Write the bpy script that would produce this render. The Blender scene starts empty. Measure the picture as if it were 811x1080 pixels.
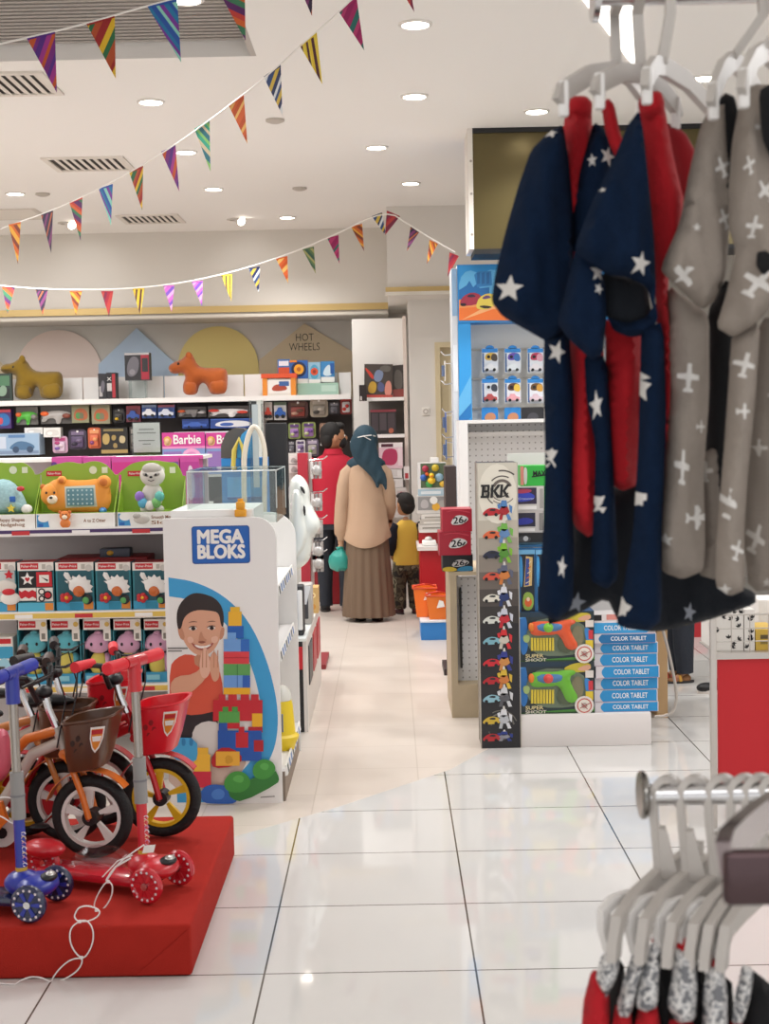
import bpy, bmesh, math, random
from mathutils import Vector, Matrix
from mathutils import noise as mnoise
from mathutils.geometry import delaunay_2d_cdt, tessellate_polygon
random.seed(7)
R = math.radians
SC = bpy.context.scene
COL = SC.collection
# ------------------------------------------------------------------ camera
CW, CH, FP = 811, 1080, 1500.0
EYE = Vector((0, 0, 1.6))
yaw, pit, rol = R(0.25), R(3.62), R(1.15)
F0 = Vector((-math.sin(yaw) * math.cos(pit), math.cos(yaw) * math.cos(pit), -math.sin(pit)))
R0 = Vector((math.cos(yaw), math.sin(yaw), 0))
U0 = R0.cross(F0)
CR = R0 * math.cos(rol) - U0 * math.sin(rol)
CU = R0 * math.sin(rol) + U0 * math.cos(rol)
cam = bpy.data.cameras.new('camera'); camo = bpy.data.objects.new('camera', cam); COL.objects.link(camo)
camo.matrix_world = Matrix(((CR.x, CU.x, -F0.x, EYE.x), (CR.y, CU.y, -F0.y, EYE.y), (CR.z, CU.z, -F0.z, EYE.z), (0, 0, 0, 1)))
cam.sensor_fit = 'VERTICAL'; cam.sensor_height = 36; cam.lens = FP / CH * 36
cam.clip_start = .05; cam.clip_end = 100
cam.dof.use_dof = True; cam.dof.focus_distance = 7.0; cam.dof.aperture_fstop = 10.0
SC.camera = camo
# ------------------------------------------------------------------ light and exposure
SC.view_settings.view_transform = 'Standard'; SC.view_settings.look = 'None'
SC.view_settings.gamma = 1; SC.view_settings.exposure = 0.64
SC.view_settings.use_curve_mapping = False
W = bpy.data.worlds.new('mall_light'); SC.world = W; W.use_nodes = True
W.node_tree.nodes['Background'].inputs[0].default_value = (1.0, .99, .985, 1)
W.node_tree.nodes['Background'].inputs[1].default_value = 0.72
LAMP_W = 46.0
def area_light(name, loc, size, power, rot=(0, 0, 0), col=(.99, .99, 1)):
    l = bpy.data.lights.new(name, 'AREA'); l.shape = 'RECTANGLE'; l.size, l.size_y = size; l.energy = power; l.color = col
    o = bpy.data.objects.new(name, l); o.location = loc; o.rotation_euler = rot; COL.objects.link(o); return o
# rows of ceiling lamps that the frame does not show: behind the viewer, over the mall aisle and deeper in the shop
area_light('ceiling_lamps_behind', (0.3, -1.6, 3.3), (3.5, 2.0), 30)
area_light('ceiling_lamps_aisle', (3.4, 4.6, 3.35), (1.4, 4.5), 80)
area_light('ceiling_lamps_shop', (-3.6, 8.0, 3.35), (1.2, 8.0), 130)

# ------------------------------------------------------------------ pixel helpers (photograph frame -> world)
def ray(px, py): return F0 + CR * ((px - 405.5) / FP) + CU * ((540 - py) / FP)
def at(px, py, Y):
    d = ray(px, py); return EYE + d * ((Y - EYE.y) / d.y)
def atz(px, py, z):
    d = ray(px, py); return EYE + d * ((z - EYE.z) / d.z)
def floorY(px, py): return atz(px, py, 0).y
def rect(x0, y0, x1, y1, Y):
    """pixel rectangle at depth Y -> centre x, bottom z, width, height in metres"""
    b = at((x0 + x1) / 2, y1, Y); t = at((x0 + x1) / 2, y0, Y)
    return b.x, b.z, (at(x1, y1, Y) - at(x0, y1, Y)).length, t.z - b.z

# ------------------------------------------------------------------ materials
def lin(h):
    h = h.lstrip('#'); o = []
    for i in (0, 2, 4):
        c = int(h[i:i + 2], 16) / 255; o.append(c / 12.92 if c <= .04045 else ((c + .055) / 1.055) ** 2.4)
    return (*o, 1)
_M = {}
def M(h, rough=.5, metal=0., coat=0., bump=0., bscale=200., var=0., vscale=8., emit=0., spec=.5, sheen=0.):
    key = (h, rough, metal, coat, bump, bscale, var, vscale, emit, spec, sheen)
    if key in _M: return _M[key]
    m = bpy.data.materials.new('mat_' + h.strip('#')); m.use_nodes = True
    nt = m.node_tree; b = nt.nodes['Principled BSDF']
    b.inputs['Base Color'].default_value = lin(h); b.inputs['Roughness'].default_value = rough
    b.inputs['Metallic'].default_value = metal; b.inputs['Coat Weight'].default_value = coat
    b.inputs['Specular IOR Level'].default_value = spec; b.inputs['Sheen Weight'].default_value = sheen
    if emit:
        b.inputs['Emission Color'].default_value = lin(h); b.inputs['Emission Strength'].default_value = emit
    if bump or var:
        tc = nt.nodes.new('ShaderNodeTexCoord')
    if bump:
        n = nt.nodes.new('ShaderNodeTexNoise'); n.inputs['Scale'].default_value = bscale; n.inputs['Detail'].default_value = 4
        bp = nt.nodes.new('ShaderNodeBump'); bp.inputs['Strength'].default_value = bump; bp.inputs['Distance'].default_value = .01
        nt.links.new(tc.outputs['Object'], n.inputs['Vector']); nt.links.new(n.outputs['Fac'], bp.inputs['Height'])
        nt.links.new(bp.outputs['Normal'], b.inputs['Normal'])
    if var:
        n = nt.nodes.new('ShaderNodeTexNoise'); n.inputs['Scale'].default_value = vscale; n.inputs['Detail'].default_value = 5
        r = nt.nodes.new('ShaderNodeMapRange'); r.inputs[3].default_value = 1 - var; r.inputs[4].default_value = 1 + var
        mx = nt.nodes.new('ShaderNodeVectorMath'); mx.operation = 'SCALE'; mx.inputs[0].default_value = lin(h)[:3]
        nt.links.new(tc.outputs['Object'], n.inputs['Vector']); nt.links.new(n.outputs['Fac'], r.inputs[0])
        nt.links.new(r.outputs[0], mx.inputs['Scale']); nt.links.new(mx.outputs[0], b.inputs['Base Color'])
    _M[key] = m; return m
def clear_mat(name, tint, fres=1.25, gloss=.03):
    if name in _M: return _M[name]
    m = bpy.data.materials.new(name); m.use_nodes = True; nt = m.node_tree; nt.nodes.clear()
    o = nt.nodes.new('ShaderNodeOutputMaterial'); t = nt.nodes.new('ShaderNodeBsdfTransparent'); g = nt.nodes.new('ShaderNodeBsdfGlossy')
    x = nt.nodes.new('ShaderNodeMixShader'); lw = nt.nodes.new('ShaderNodeLayerWeight'); pw = nt.nodes.new('ShaderNodeMath'); pw.operation = 'POWER'; pw.inputs[1].default_value = 4; nt.links.new(lw.outputs['Facing'], pw.inputs[0]); f = nt.nodes.new('ShaderNodeMapRange'); f.inputs[3].default_value = .05; f.inputs[4].default_value = .6; nt.links.new(pw.outputs[0], f.inputs[0])
    t.inputs[0].default_value = lin(tint); g.inputs['Roughness'].default_value = gloss
    nt.links.new(f.outputs[0], x.inputs[0]); nt.links.new(t.outputs[0], x.inputs[1]); nt.links.new(g.outputs[0], x.inputs[2])
    nt.links.new(x.outputs[0], o.inputs[0]); _M[name] = m; return m
ACRYL = clear_mat('clear_acrylic', '#f1f5f4', 1.45)
BLIST = clear_mat('clear_blister', '#f8fafa', 1.4, .1)

# ------------------------------------------------------------------ mesh builder
def chaikin(p, n=2, closed=True, c=.25):
    for _ in range(n):
        q = []; L = len(p)
        for i in range(L if closed else L - 1):
            a, b = p[i], p[(i + 1) % L]
            q.append(tuple(a[k] * (1 - c) + b[k] * c for k in range(len(a)))); q.append(tuple(a[k] * c + b[k] * (1 - c) for k in range(len(a))))
        if not closed: q = [p[0]] + q + [p[-1]]
        p = q
    return p
def inside(p, poly):
    x, y = p; c = False; j = len(poly) - 1
    for i in range(len(poly)):
        xi, yi = poly[i]; xj, yj = poly[j]
        if (yi > y) != (yj > y) and x < (xj - xi) * (y - yi) / (yj - yi) + xi: c = not c
        j = i
    return c
def segdist(p, poly):
    best = 1e9; x, y = p
    for i in range(len(poly)):
        x0, y0 = poly[i]; x1, y1 = poly[(i + 1) % len(poly)]
        dx, dy = x1 - x0, y1 - y0; L = dx * dx + dy * dy
        t = 0 if L == 0 else max(0, min(1, ((x - x0) * dx + (y - y0) * dy) / L))
        d = (x - x0 - t * dx) ** 2 + (y - y0 - t * dy) ** 2
        if d < best: best = d
    return math.sqrt(best)
def resample(poly, step):
    o = []
    for i in range(len(poly)):
        a, b = poly[i], poly[(i + 1) % len(poly)]; n = max(1, int(math.hypot(b[0] - a[0], b[1] - a[1]) / step))
        for k in range(n): o.append((a[0] + (b[0] - a[0]) * k / n, a[1] + (b[1] - a[1]) * k / n))
    return o
_TX = {}
def text_mesh(s, bold=0., ext=0.):
    k = (s, bold, ext)
    if k in _TX: return _TX[k]
    c = bpy.data.curves.new('t', 'FONT'); c.body = s; c.size = 1; c.offset = bold; c.extrude = ext; c.resolution_u = 3
    c.align_x = 'CENTER'; c.align_y = 'CENTER'
    o = bpy.data.objects.new('t', c); COL.objects.link(o); dg = bpy.context.evaluated_depsgraph_get()
    me = o.evaluated_get(dg).to_mesh()
    r = ([v.co.copy() for v in me.vertices], [tuple(p.vertices) for p in me.polygons])
    o.evaluated_get(dg).to_mesh_clear(); bpy.data.objects.remove(o); bpy.data.curves.remove(c)
    xs = [v.x for v in r[0]] or [0]; w = max(xs) - min(xs)
    _TX[k] = (r[0], r[1], w); return _TX[k]

class MB:
    def __init__(s, T=None): s.v = []; s.f = []; s.fm = []; s.mats = []; s.T = T
    def mi(s, m):
        if m not in s.mats: s.mats.append(m)
        return s.mats.index(m)
    def add(s, vs, fs, m):
        n = len(s.v); k = s.mi(m)
        for p in vs:
            p = Vector(p); s.v.append(s.T @ p if s.T else p)
        for f in fs: s.f.append(tuple(i + n for i in f)); s.fm.append(k)
    def box(s, x0, x1, y0, y1, z0, z1, m, front=None, top=None, side=None):
        vs = [(x0, y0, z0), (x1, y0, z0), (x1, y1, z0), (x0, y1, z0), (x0, y0, z1), (x1, y0, z1), (x1, y1, z1), (x0, y1, z1)]
        n = len(s.v); s.add(vs, [], m)
        for f, mm in (((0, 1, 5, 4), front or m), ((1, 2, 6, 5), side or m), ((2, 3, 7, 6), m), ((3, 0, 4, 7), side or m), ((4, 5, 6, 7), top or m), ((3, 2, 1, 0), m)):
            s.f.append(tuple(i + n for i in f)); s.fm.append(s.mi(mm))
    def rbox(s, x0, x1, y0, y1, z0, z1, m, r=.01, seg=2):
        b = bmesh.new(); bmesh.ops.create_cube(b, size=1)
        for v in b.verts: v.co = Vector(((x0 + x1) / 2 + v.co.x * (x1 - x0), (y0 + y1) / 2 + v.co.y * (y1 - y0), (z0 + z1) / 2 + v.co.z * (z1 - z0)))
        bmesh.ops.bevel(b, geom=list(b.edges), offset=min(r, .49 * min(x1 - x0, y1 - y0, z1 - z0)), segments=seg, profile=.5, affect='EDGES')
        s.bm(b, m)
    def bm(s, b, m):
        b.verts.index_update(); s.add([v.co for v in b.verts], [[v.index for v in f.verts] for f in b.faces], m); b.free()
    def poly(s, pts, m): s.add(pts, [list(range(len(pts)))], m)
    def cpoly(s, pts, m):
        """flat polygon that may be concave"""
        tr = tessellate_polygon([[Vector(p) for p in pts]]); s.add(pts, tr, m)
    def prism(s, pts, m, vec, cap=None):
        """concave-safe extrusion of a flat outline along vec"""
        n = len(pts); vec = Vector(vec); a = [Vector(p) for p in pts]; b = [p + vec for p in a]
        tr = [tuple(t) for t in tessellate_polygon([a])]
        k = len(s.v); s.add(a + b, [], m); mi = s.mi(m); mc = s.mi(cap or m)
        for t in tr:
            s.f.append(tuple(i + k for i in t)); s.fm.append(mc)
            s.f.append(tuple(i + n + k for i in reversed(t))); s.fm.append(mi)
        for i in range(n):
            j = (i + 1) % n; s.f.append((i + k, j + k, j + n + k, i + n + k)); s.fm.append(mi)
    def disc(s, c, r, m, nrm=(0, -1, 0), n=20, ry=None):
        c = Vector(c); nrm = Vector(nrm).normalized(); a = nrm.orthogonal().normalized() if abs(nrm.y) < .99 else Vector((1, 0, 0)); b = nrm.cross(a)
        ry = ry or r
        s.poly([c + a * (r * math.cos(2 * math.pi * i / n)) + b * (ry * math.sin(2 * math.pi * i / n)) for i in range(n)], m)
    def cyl(s, p0, p1, r0, m, r1=None, n=14, cap=True):
        p0, p1 = Vector(p0), Vector(p1); r1 = r0 if r1 is None else r1; d = (p1 - p0).normalized(); a = d.orthogonal().normalized(); b = d.cross(a)
        vs = []
        for p, r in ((p0, r0), (p1, r1)):
            vs += [p + (a * math.cos(2 * math.pi * i / n) + b * math.sin(2 * math.pi * i / n)) * r for i in range(n)]
        fs = [(i, (i + 1) % n, n + (i + 1) % n, n + i) for i in range(n)]
        if cap: fs += [tuple(range(n))[::-1], tuple(range(n, 2 * n))]
        s.add(vs, fs, m)
    def tube(s, path, r, m, n=8, closed=False, flat=None):
        P = [Vector(p) for p in path]; L = len(P); vs = []; prev = None
        rr = r if isinstance(r, (list, tuple)) else [r] * L
        for i in range(L):
            if closed: t = P[(i + 1) % L] - P[i - 1]
            else: t = P[min(i + 1, L - 1)] - P[max(i - 1, 0)]
            t = t.normalized() if t.length > 1e-9 else Vector((0, 0, 1))
            a = (prev - t * prev.dot(t)) if prev is not None else t.orthogonal()
            a = a.normalized() if a.length > 1e-6 else t.orthogonal().normalized(); prev = a; b = t.cross(a)
            vs += [P[i] + (a * math.cos(2 * math.pi * k / n) + b * math.sin(2 * math.pi * k / n)) * rr[i] for k in range(n)]
        fs = []
        for i in range(L if closed else L - 1):
            j = (i + 1) % L
            fs += [(i * n + k, i * n + (k + 1) % n, j * n + (k + 1) % n, j * n + k) for k in range(n)]
        if not closed: fs += [tuple(range(n))[::-1], tuple(range((L - 1) * n, L * n))]
        s.add(vs, fs, m)
    def ribbon(s, path, wid, thk, side, m):
        """flat strip with rectangular section; side = direction across the strip"""
        P = [Vector(p) for p in path]; side = Vector(side).normalized(); vs = []; L = len(P)
        for i in range(L):
            t = (P[min(i + 1, L - 1)] - P[max(i - 1, 0)]).normalized(); nn = t.cross(side).normalized()
            for a, b in ((-1, -1), (1, -1), (1, 1), (-1, 1)): vs.append(P[i] + side * (wid / 2 * a) + nn * (thk / 2 * b))
        fs = [(i * 4 + k, i * 4 + (k + 1) % 4, i * 4 + 4 + (k + 1) % 4, i * 4 + 4 + k) for i in range(L - 1) for k in range(4)]
        fs += [(0, 1, 2, 3), tuple((L - 1) * 4 + k for k in (3, 2, 1, 0))]; s.add(vs, fs, m)
    def ell(s, c, r, m, rot=None, u=16, v=10):
        c = Vector(c); vs = []; q = rot or Matrix.Identity(3)
        for j in range(1, v):
            th = math.pi * j / v
            for i in range(u):
                ph = 2 * math.pi * i / u
                vs.append(c + q @ Vector((r[0] * math.sin(th) * math.cos(ph), r[1] * math.sin(th) * math.sin(ph), r[2] * math.cos(th))))
        top = len(vs); vs += [c + q @ Vector((0, 0, r[2])), c + q @ Vector((0, 0, -r[2]))]
        fs = [(j * u + i, (j + 1) * u + i, (j + 1) * u + (i + 1) % u, j * u + (i + 1) % u) for j in range(v - 2) for i in range(u)]
        fs += [(top, i, (i + 1) % u) for i in range(u)] + [(top + 1, (v - 2) * u + (i + 1) % u, (v - 2) * u + i) for i in range(u)]
        s.add(vs, fs, m)
    def lathe(s, c, prof, m, axis=(0, 0, 1), n=20, mats=None):
        c = Vector(c); d = Vector(axis).normalized(); a = d.orthogonal().normalized(); b = d.cross(a); vs = []
        for r, h in prof: vs += [c + d * h + (a * math.cos(2 * math.pi * i / n) + b * math.sin(2 * math.pi * i / n)) * max(r, 1e-5) for i in range(n)]
        k = len(s.v); s.add(vs, [], m)
        for j in range(len(prof) - 1):
            mm = s.mi(mats[j] if mats else m)
            for i in range(n): s.f.append(tuple(k + q for q in (j * n + i, j * n + (i + 1) % n, (j + 1) * n + (i + 1) % n, (j + 1) * n + i))); s.fm.append(mm)
    def loft(s, rings, m, n=24, wave=None, cap=True):
        """rings: (centre, rx, ry[, yaw]); wave(ring_index, angle) scales the radius"""
        vs = []
        for j, rg in enumerate(rings):
            c = Vector(rg[0]); ya = rg[3] if len(rg) > 3 else 0
            for i in range(n):
                a = 2 * math.pi * i / n; k = wave(j, a) if wave else 1; x, y = rg[1] * math.cos(a) * k, rg[2] * math.sin(a) * k
                vs.append(c + Vector((x * math.cos(ya) - y * math.sin(ya), x * math.sin(ya) + y * math.cos(ya), 0)))
        L = len(rings)
        fs = [(j * n + i, j * n + (i + 1) % n, (j + 1) * n + (i + 1) % n, (j + 1) * n + i) for j in range(L - 1) for i in range(n)]
        if cap: fs += [tuple(range(n))[::-1], tuple(range((L - 1) * n, L * n))]
        s.add(vs, fs, m)
    def text(s, t, c, size, m, right=(1, 0, 0), up=(0, 0, 1), bold=0., fit=None, ext=0.):
        vs, fs, w = text_mesh(t, bold, ext); c = Vector(c); right = Vector(right); up = Vector(up); nr = right.cross(up)
        kx = fit / w if fit else size
        s.add([c + right * (v.x * kx) + up * (v.y * size) + nr * (v.z * size) for v in vs], fs, m)
    def puff(s, outline, Y, thick, m, decals=(), step=6., D=None, smooth=2, ripple=0., rk=(.12, .01), back=True, tilt=0.):
        """cushion-like solid: a pixel outline at depth Y given a rounded thickness; decals are (outline, material) printed in it"""
        if smooth: outline = chaikin(outline, smooth)
        O = resample(outline, step); mpp = Y / FP
        xs = [p[0] for p in O]; ys = [p[1] for p in O]; V = list(O); E = [(i, (i + 1) % len(O)) for i in range(len(O))]
        dec = []
        for dp, dm in decals:
            q = resample(dp, step * 1.5); q = [p for p in q]; dec.append((dp, dm))
            q = [p for p in q]
            if all(inside(p, outline) for p in q):
                b = len(V); V += q; E += [(b + i, b + (i + 1) % len(q)) for i in range(len(q))]
            else:
                q2 = [p for p in q if inside(p, outline) and segdist(p, O) > .8]; V += q2
        y = min(ys) + step * .5; row = 0
        while y < max(ys):
            x = min(xs) + (step * .5 if row % 2 else 0)
            while x < max(xs):
                if inside((x, y), O) and segdist((x, y), O) > step * .55: V.append((x, y))
                x += step
            y += step * .87; row += 1
        r = delaunay_2d_cdt([Vector(p) for p in V], E, [], 0, 1e-4)
        v2, tri = r[0], r[2]
        d = [segdist(p, O) for p in v2]
        D = (D or max(max(d), 1e-3) * mpp)
        fr, bk, sh = [], [], []
        cx = sum(xs) / len(xs)
        for p, dd in zip(v2, d):
            q = min(1, dd * mpp / D); t = thick * math.sqrt(max(0, 1 - (1 - q) ** 2))
            w = ripple * (math.sin(p.x * rk[0] * 6.28 + p.y * rk[1] * 6.28) + .6 * math.sin(p.x * rk[0] * 2.3 * 6.28 - p.y * rk[1] * 9 + 1) + 1.5 * mnoise.noise(Vector((p.x * .035, p.y * .018, Y * 7)))) * min(1, dd / 8) if ripple else 0
            base = at(p.x, p.y, Y); base.y += tilt * (p.x - cx) * mpp
            a = base.copy(); a.y -= t + w; c = base.copy(); c.y += t - w
            fr.append(a); bk.append(c); sh.append(dd < 1e-3)
        k = len(s.v); n = len(v2); s.add(fr + bk, [], m)
        for t in tri:
            c = sum((v2[i] for i in t), Vector((0, 0))) / len(t)
            if not inside(c, O): continue
            mm = m
            for dp, dm in dec:
                if inside(c, dp): mm = dm
            f = [k + i for i in t]; g = [k + (i if sh[i] else i + n) for i in t]
            a, b, c3 = [Vector(v2[i]) for i in t[:3]]
            if (b - a).cross(c3 - a) > 0: f.reverse()
            else: g.reverse()
            # pixel y runs down, so reversed winding faces the viewer
            s.f.append(tuple(f)); s.fm.append(s.mi(mm))
            s.f.append(tuple(g)); s.fm.append(s.mi(m if not back else mm))
    def build(s, name, parent=None, smooth=True, ang=38):
        me = bpy.data.meshes.new(name)
        if parent is not None: o0 = worldloc(parent)
        else:
            o0 = Vector(((min(p.x for p in s.v) + max(p.x for p in s.v)) / 2, (min(p.y for p in s.v) + max(p.y for p in s.v)) / 2, min(p.z for p in s.v)))
        me.from_pydata([p - o0 for p in s.v], [], s.f)
        for m in s.mats: me.materials.append(m)
        me.polygons.foreach_set('material_index', s.fm)
        me.validate(); me.update()
        if smooth:
            me.polygons.foreach_set('use_smooth', [True] * len(me.polygons)); me.set_sharp_from_angle(angle=R(ang))
        o = bpy.data.objects.new(name, me); COL.objects.link(o)
        if parent is not None: o.parent = parent; OLOC[o.name] = o0
        else: o.location = o0; OLOC[o.name] = o0
        return o
OLOC = {}
def worldloc(o): return OLOC[o.name]
def tag(o, label, cat, group=None, kind=None):
    if label: o['label'] = label
    if cat: o['category'] = cat
    if group: o['group'] = group
    if kind: o['kind'] = kind
    return o
def thing(name, label, cat, loc, group=None):
    o = bpy.data.objects.new(name, None); o.empty_display_size = .05; o.location = loc; COL.objects.link(o); OLOC[o.name] = Vector(loc)
    return tag(o, label, cat, group)
def struct(mb, name, smooth=False): o = mb.build(name, smooth=smooth); o['kind'] = 'structure'; return o
def one(mb, name, label, cat, group=None, **k): return tag(mb.build(name, **k), label, cat, group)

def copy_mesh_to(mb, verts, faces, m): mb.add(verts, faces, m)
def skin(chains, extra_sub=1):
    """one continuous skinned surface; chains: list of dicts of joints -> returns verts, faces"""
    V, E, RR = chains
    me = bpy.data.meshes.new('sk'); me.from_pydata(V, E, []); o = bpy.data.objects.new('sk', me); COL.objects.link(o)
    md = o.modifiers.new('s', 'SKIN'); md.use_smooth_shade = True; md.branch_smoothing = .5
    sv = me.skin_vertices[0].data
    for i, r in enumerate(RR):
        sv[i].radius = r if isinstance(r, (tuple, list)) else (r, r); sv[i].use_root = (i == 0)
    sb = o.modifiers.new('ss', 'SUBSURF'); sb.levels = extra_sub; sb.render_levels = extra_sub
    dg = bpy.context.evaluated_depsgraph_get(); ev = o.evaluated_get(dg); m2 = ev.to_mesh()
    r = ([v.co.copy() for v in m2.vertices], [tuple(p.vertices) for p in m2.polygons]); ev.to_mesh_clear()
    bpy.data.objects.remove(o); bpy.data.meshes.remove(me); return r
# printed pack helper: u,v in 0..1 over the front face
def decor(mb, x0, z0, w, h, y, items, lay0=1, lay=.0007):
    k = lay0
    for it in items:
        yy = y - lay * k; k += 1
        if it[0] == 'r': mb.poly([(x0 + w * it[1], yy, z0 + h * it[2]), (x0 + w * it[3], yy, z0 + h * it[2]), (x0 + w * it[3], yy, z0 + h * it[4]), (x0 + w * it[1], yy, z0 + h * it[4])], it[5])
        elif it[0] == 'c': mb.disc((x0 + w * it[1], yy, z0 + h * it[2]), w * it[3], it[4], ry=w * it[3] * (it[5] if len(it) > 5 else 1), n=16)
        elif it[0] == 'p': mb.cpoly([(x0 + w * a, yy, z0 + h * b) for a, b in it[1]], it[2])
        elif it[0] == 's': mb.cpoly([(x0 + w * a, yy, z0 + h * b) for a, b in chaikin(it[1], 2)], it[2])
        elif it[0] == 't': mb.text(it[1], (x0 + w * it[2], yy, z0 + h * it[3]), h * it[4], it[5], bold=it[7] if len(it) > 7 else 0., fit=w * it[6] if len(it) > 6 and it[6] else None)
WHITE = M('#f0eeea', .45); BLACK = M('#141416', .5); RED = M('#c8161d', .45); CHROME = M('#d8d8da', .18, 1.0); STEEL = M('#9a9a9c', .3, 1.0)
# ================================================================== STRUCTURE
CZ = 3.4
def tile_mat(name, col, grout, sx, sy, ox, oy, rough, gw, var=.03, gmix=1.):
    m = bpy.data.materials.new(name); m.use_nodes = True; nt = m.node_tree; b = nt.nodes['Principled BSDF']; L = nt.links
    g = nt.nodes.new('ShaderNodeNewGeometry'); sp = nt.nodes.new('ShaderNodeSeparateXYZ'); L.new(g.outputs['Position'], sp.inputs[0])
    def axis(out, size, off):
        a = nt.nodes.new('ShaderNodeMath'); a.operation = 'ADD'; a.inputs[1].default_value = -off + 100 * size; L.new(out, a.inputs[0])
        d = nt.nodes.new('ShaderNodeMath'); d.operation = 'DIVIDE'; d.inputs[1].default_value = size; L.new(a.outputs[0], d.inputs[0])
        f = nt.nodes.new('ShaderNodeMath'); f.operation = 'FRACT'; L.new(d.outputs[0], f.inputs[0])
        pp = nt.nodes.new('ShaderNodeMath'); pp.operation = 'PINGPONG'; pp.inputs[1].default_value = .5; L.new(f.outputs[0], pp.inputs[0])
        l = nt.nodes.new('ShaderNodeMath'); l.operation = 'LESS_THAN'; l.inputs[1].default_value = gw / size / 2; L.new(pp.outputs[0], l.inputs[0])
        fl = nt.nodes.new('ShaderNodeMath'); fl.operation = 'FLOOR'; L.new(d.outputs[0], fl.inputs[0]); return l, fl
    lx, fx = axis(sp.outputs[0], sx, ox); ly, fy = axis(sp.outputs[1], sy, oy)
    mx = nt.nodes.new('ShaderNodeMath'); mx.operation = 'MAXIMUM'; L.new(lx.outputs[0], mx.inputs[0]); L.new(ly.outputs[0], mx.inputs[1])
    cb = nt.nodes.new('ShaderNodeCombineXYZ'); L.new(fx.outputs[0], cb.inputs[0]); L.new(fy.outputs[0], cb.inputs[1])
    wn = nt.nodes.new('ShaderNodeTexWhiteNoise'); L.new(cb.outputs[0], wn.inputs[0])
    ns = nt.nodes.new('ShaderNodeTexNoise'); ns.inputs['Scale'].default_value = 3.; ns.inputs['Detail'].default_value = 6; L.new(g.outputs['Position'], ns.inputs['Vector'])
    ad = nt.nodes.new('ShaderNodeMath'); ad.operation = 'ADD'; L.new(wn.outputs[0], ad.inputs[0]); L.new(ns.outputs['Fac'], ad.inputs[1])
    mr = nt.nodes.new('ShaderNodeMapRange'); mr.inputs[2].default_value = 2; mr.inputs[3].default_value = 1 - var; mr.inputs[4].default_value = 1 + var; L.new(ad.outputs[0], mr.inputs[0])
    sc = nt.nodes.new('ShaderNodeVectorMath'); sc.operation = 'SCALE'; sc.inputs[0].default_value = lin(col)[:3]; L.new(mr.outputs[0], sc.inputs['Scale'])
    mc = nt.nodes.new('ShaderNodeMix'); mc.data_type = 'RGBA'; L.new(sc.outputs[0], mc.inputs[6]); mc.inputs[7].default_value = lin(grout)
    mg = nt.nodes.new('ShaderNodeMath'); mg.operation = 'MULTIPLY'; mg.inputs[1].default_value = gmix; L.new(mx.outputs[0], mg.inputs[0]); L.new(mg.outputs[0], mc.inputs[0])
    L.new(mc.outputs[2], b.inputs['Base Color']); b.inputs['Roughness'].default_value = rough
    return m
TILE = tile_mat('polished_tile', '#d3d1ce', '#5d564e', .617, .575, -.395, 4.055, .045, .006)
SHOPF = tile_mat('shop_floor_tile', '#d3c8bd', '#b0a394', .45, .45, .1, .2, .32, .006, .05, .5)
f = MB()
bd = [(-6, 3.9), (-2.2, 3.9), (-.62, 5.46), (-.25, 5.84), (.25, 6.45), (.52, 6.98), (.62, 7.6), (.75, 14.2), (-6, 14.2)]
f.cpoly([(x, y, 0) for x, y in bd], SHOPF)
f.cpoly([(x, y, 0) for x, y in [(-6, -3), (6, -3), (6, 14.2), (.75, 14.2), (.62, 7.6), (.52, 6.98), (.25, 6.45), (-.25, 5.84), (-.62, 5.46), (-2.2, 3.9), (-6, 3.9)]], TILE)
struct(f, 'floor')
CEIL = M('#f5f2ee', .85); WALLM = M('#e2ddd6', .8); WALLW = M('#dcd7cf', .75)
hx = atz(270, 58, CZ).x; hy = atz(135, 62, CZ).y
c = MB()
for x0, x1, y0, y1 in ((-6, 6, hy, 14.2), (hx, 6, -3, hy), (-6, -3.4, -3, hy), (-3.4, hx, -3, 3.2)):
    c.box(x0, x1, y0, y1, CZ, CZ + .12, CEIL)
struct(c, 'ceiling')
# recessed grey slatted panel in the ceiling
p = MB(); SL = M('#8f8984', .6); SL2 = M('#a39d97', .6)
p.box(-3.4, hx, 3.2, hy, CZ + .10, CZ + .12, SL)
y = 3.22
while y < hy - .02:
    p.box(-3.4, hx - .03, y, y + .03, CZ + .07, CZ + .10, SL2); y += .055
p.box(hx - .03, hx, 3.2, hy, CZ, CZ + .1, M('#b8b1aa', .6))
struct(p, 'trim_1')
w = MB(); w.box(-6.1, -6, -3, 14.2, 0, CZ, WALLM); struct(w, 'wall_left')
w = MB(); w.box(6, 6.1, -3, 14.2, 0, CZ, WALLM); struct(w, 'wall_right')
w = MB(); w.box(-6, 6, 14.0, 14.1, 0, CZ, WALLW); struct(w, 'wall_back')
# bulkhead above the wall bays, with a brass coloured trim strip
YB = 13.33; xb = at(409, 300, 12.0).x
zb = at(200, 336, YB).z
w = MB(); w.box(-6, xb, YB, 14.0, zb, CZ, WALLW); struct(w, 'wall_bulkhead')
GOLD = M('#c9ad72', .4, .3)
w = MB(); z1 = at(200, 327, YB).z; w.box(-6, xb, YB - .03, YB, z1 - .03, z1 + .03, GOLD); w.box(-6, xb, YB - .045, YB, z1 - .075, z1 - .05, M('#d9d2c6', .6)); struct(w, 'trim_2')
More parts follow.
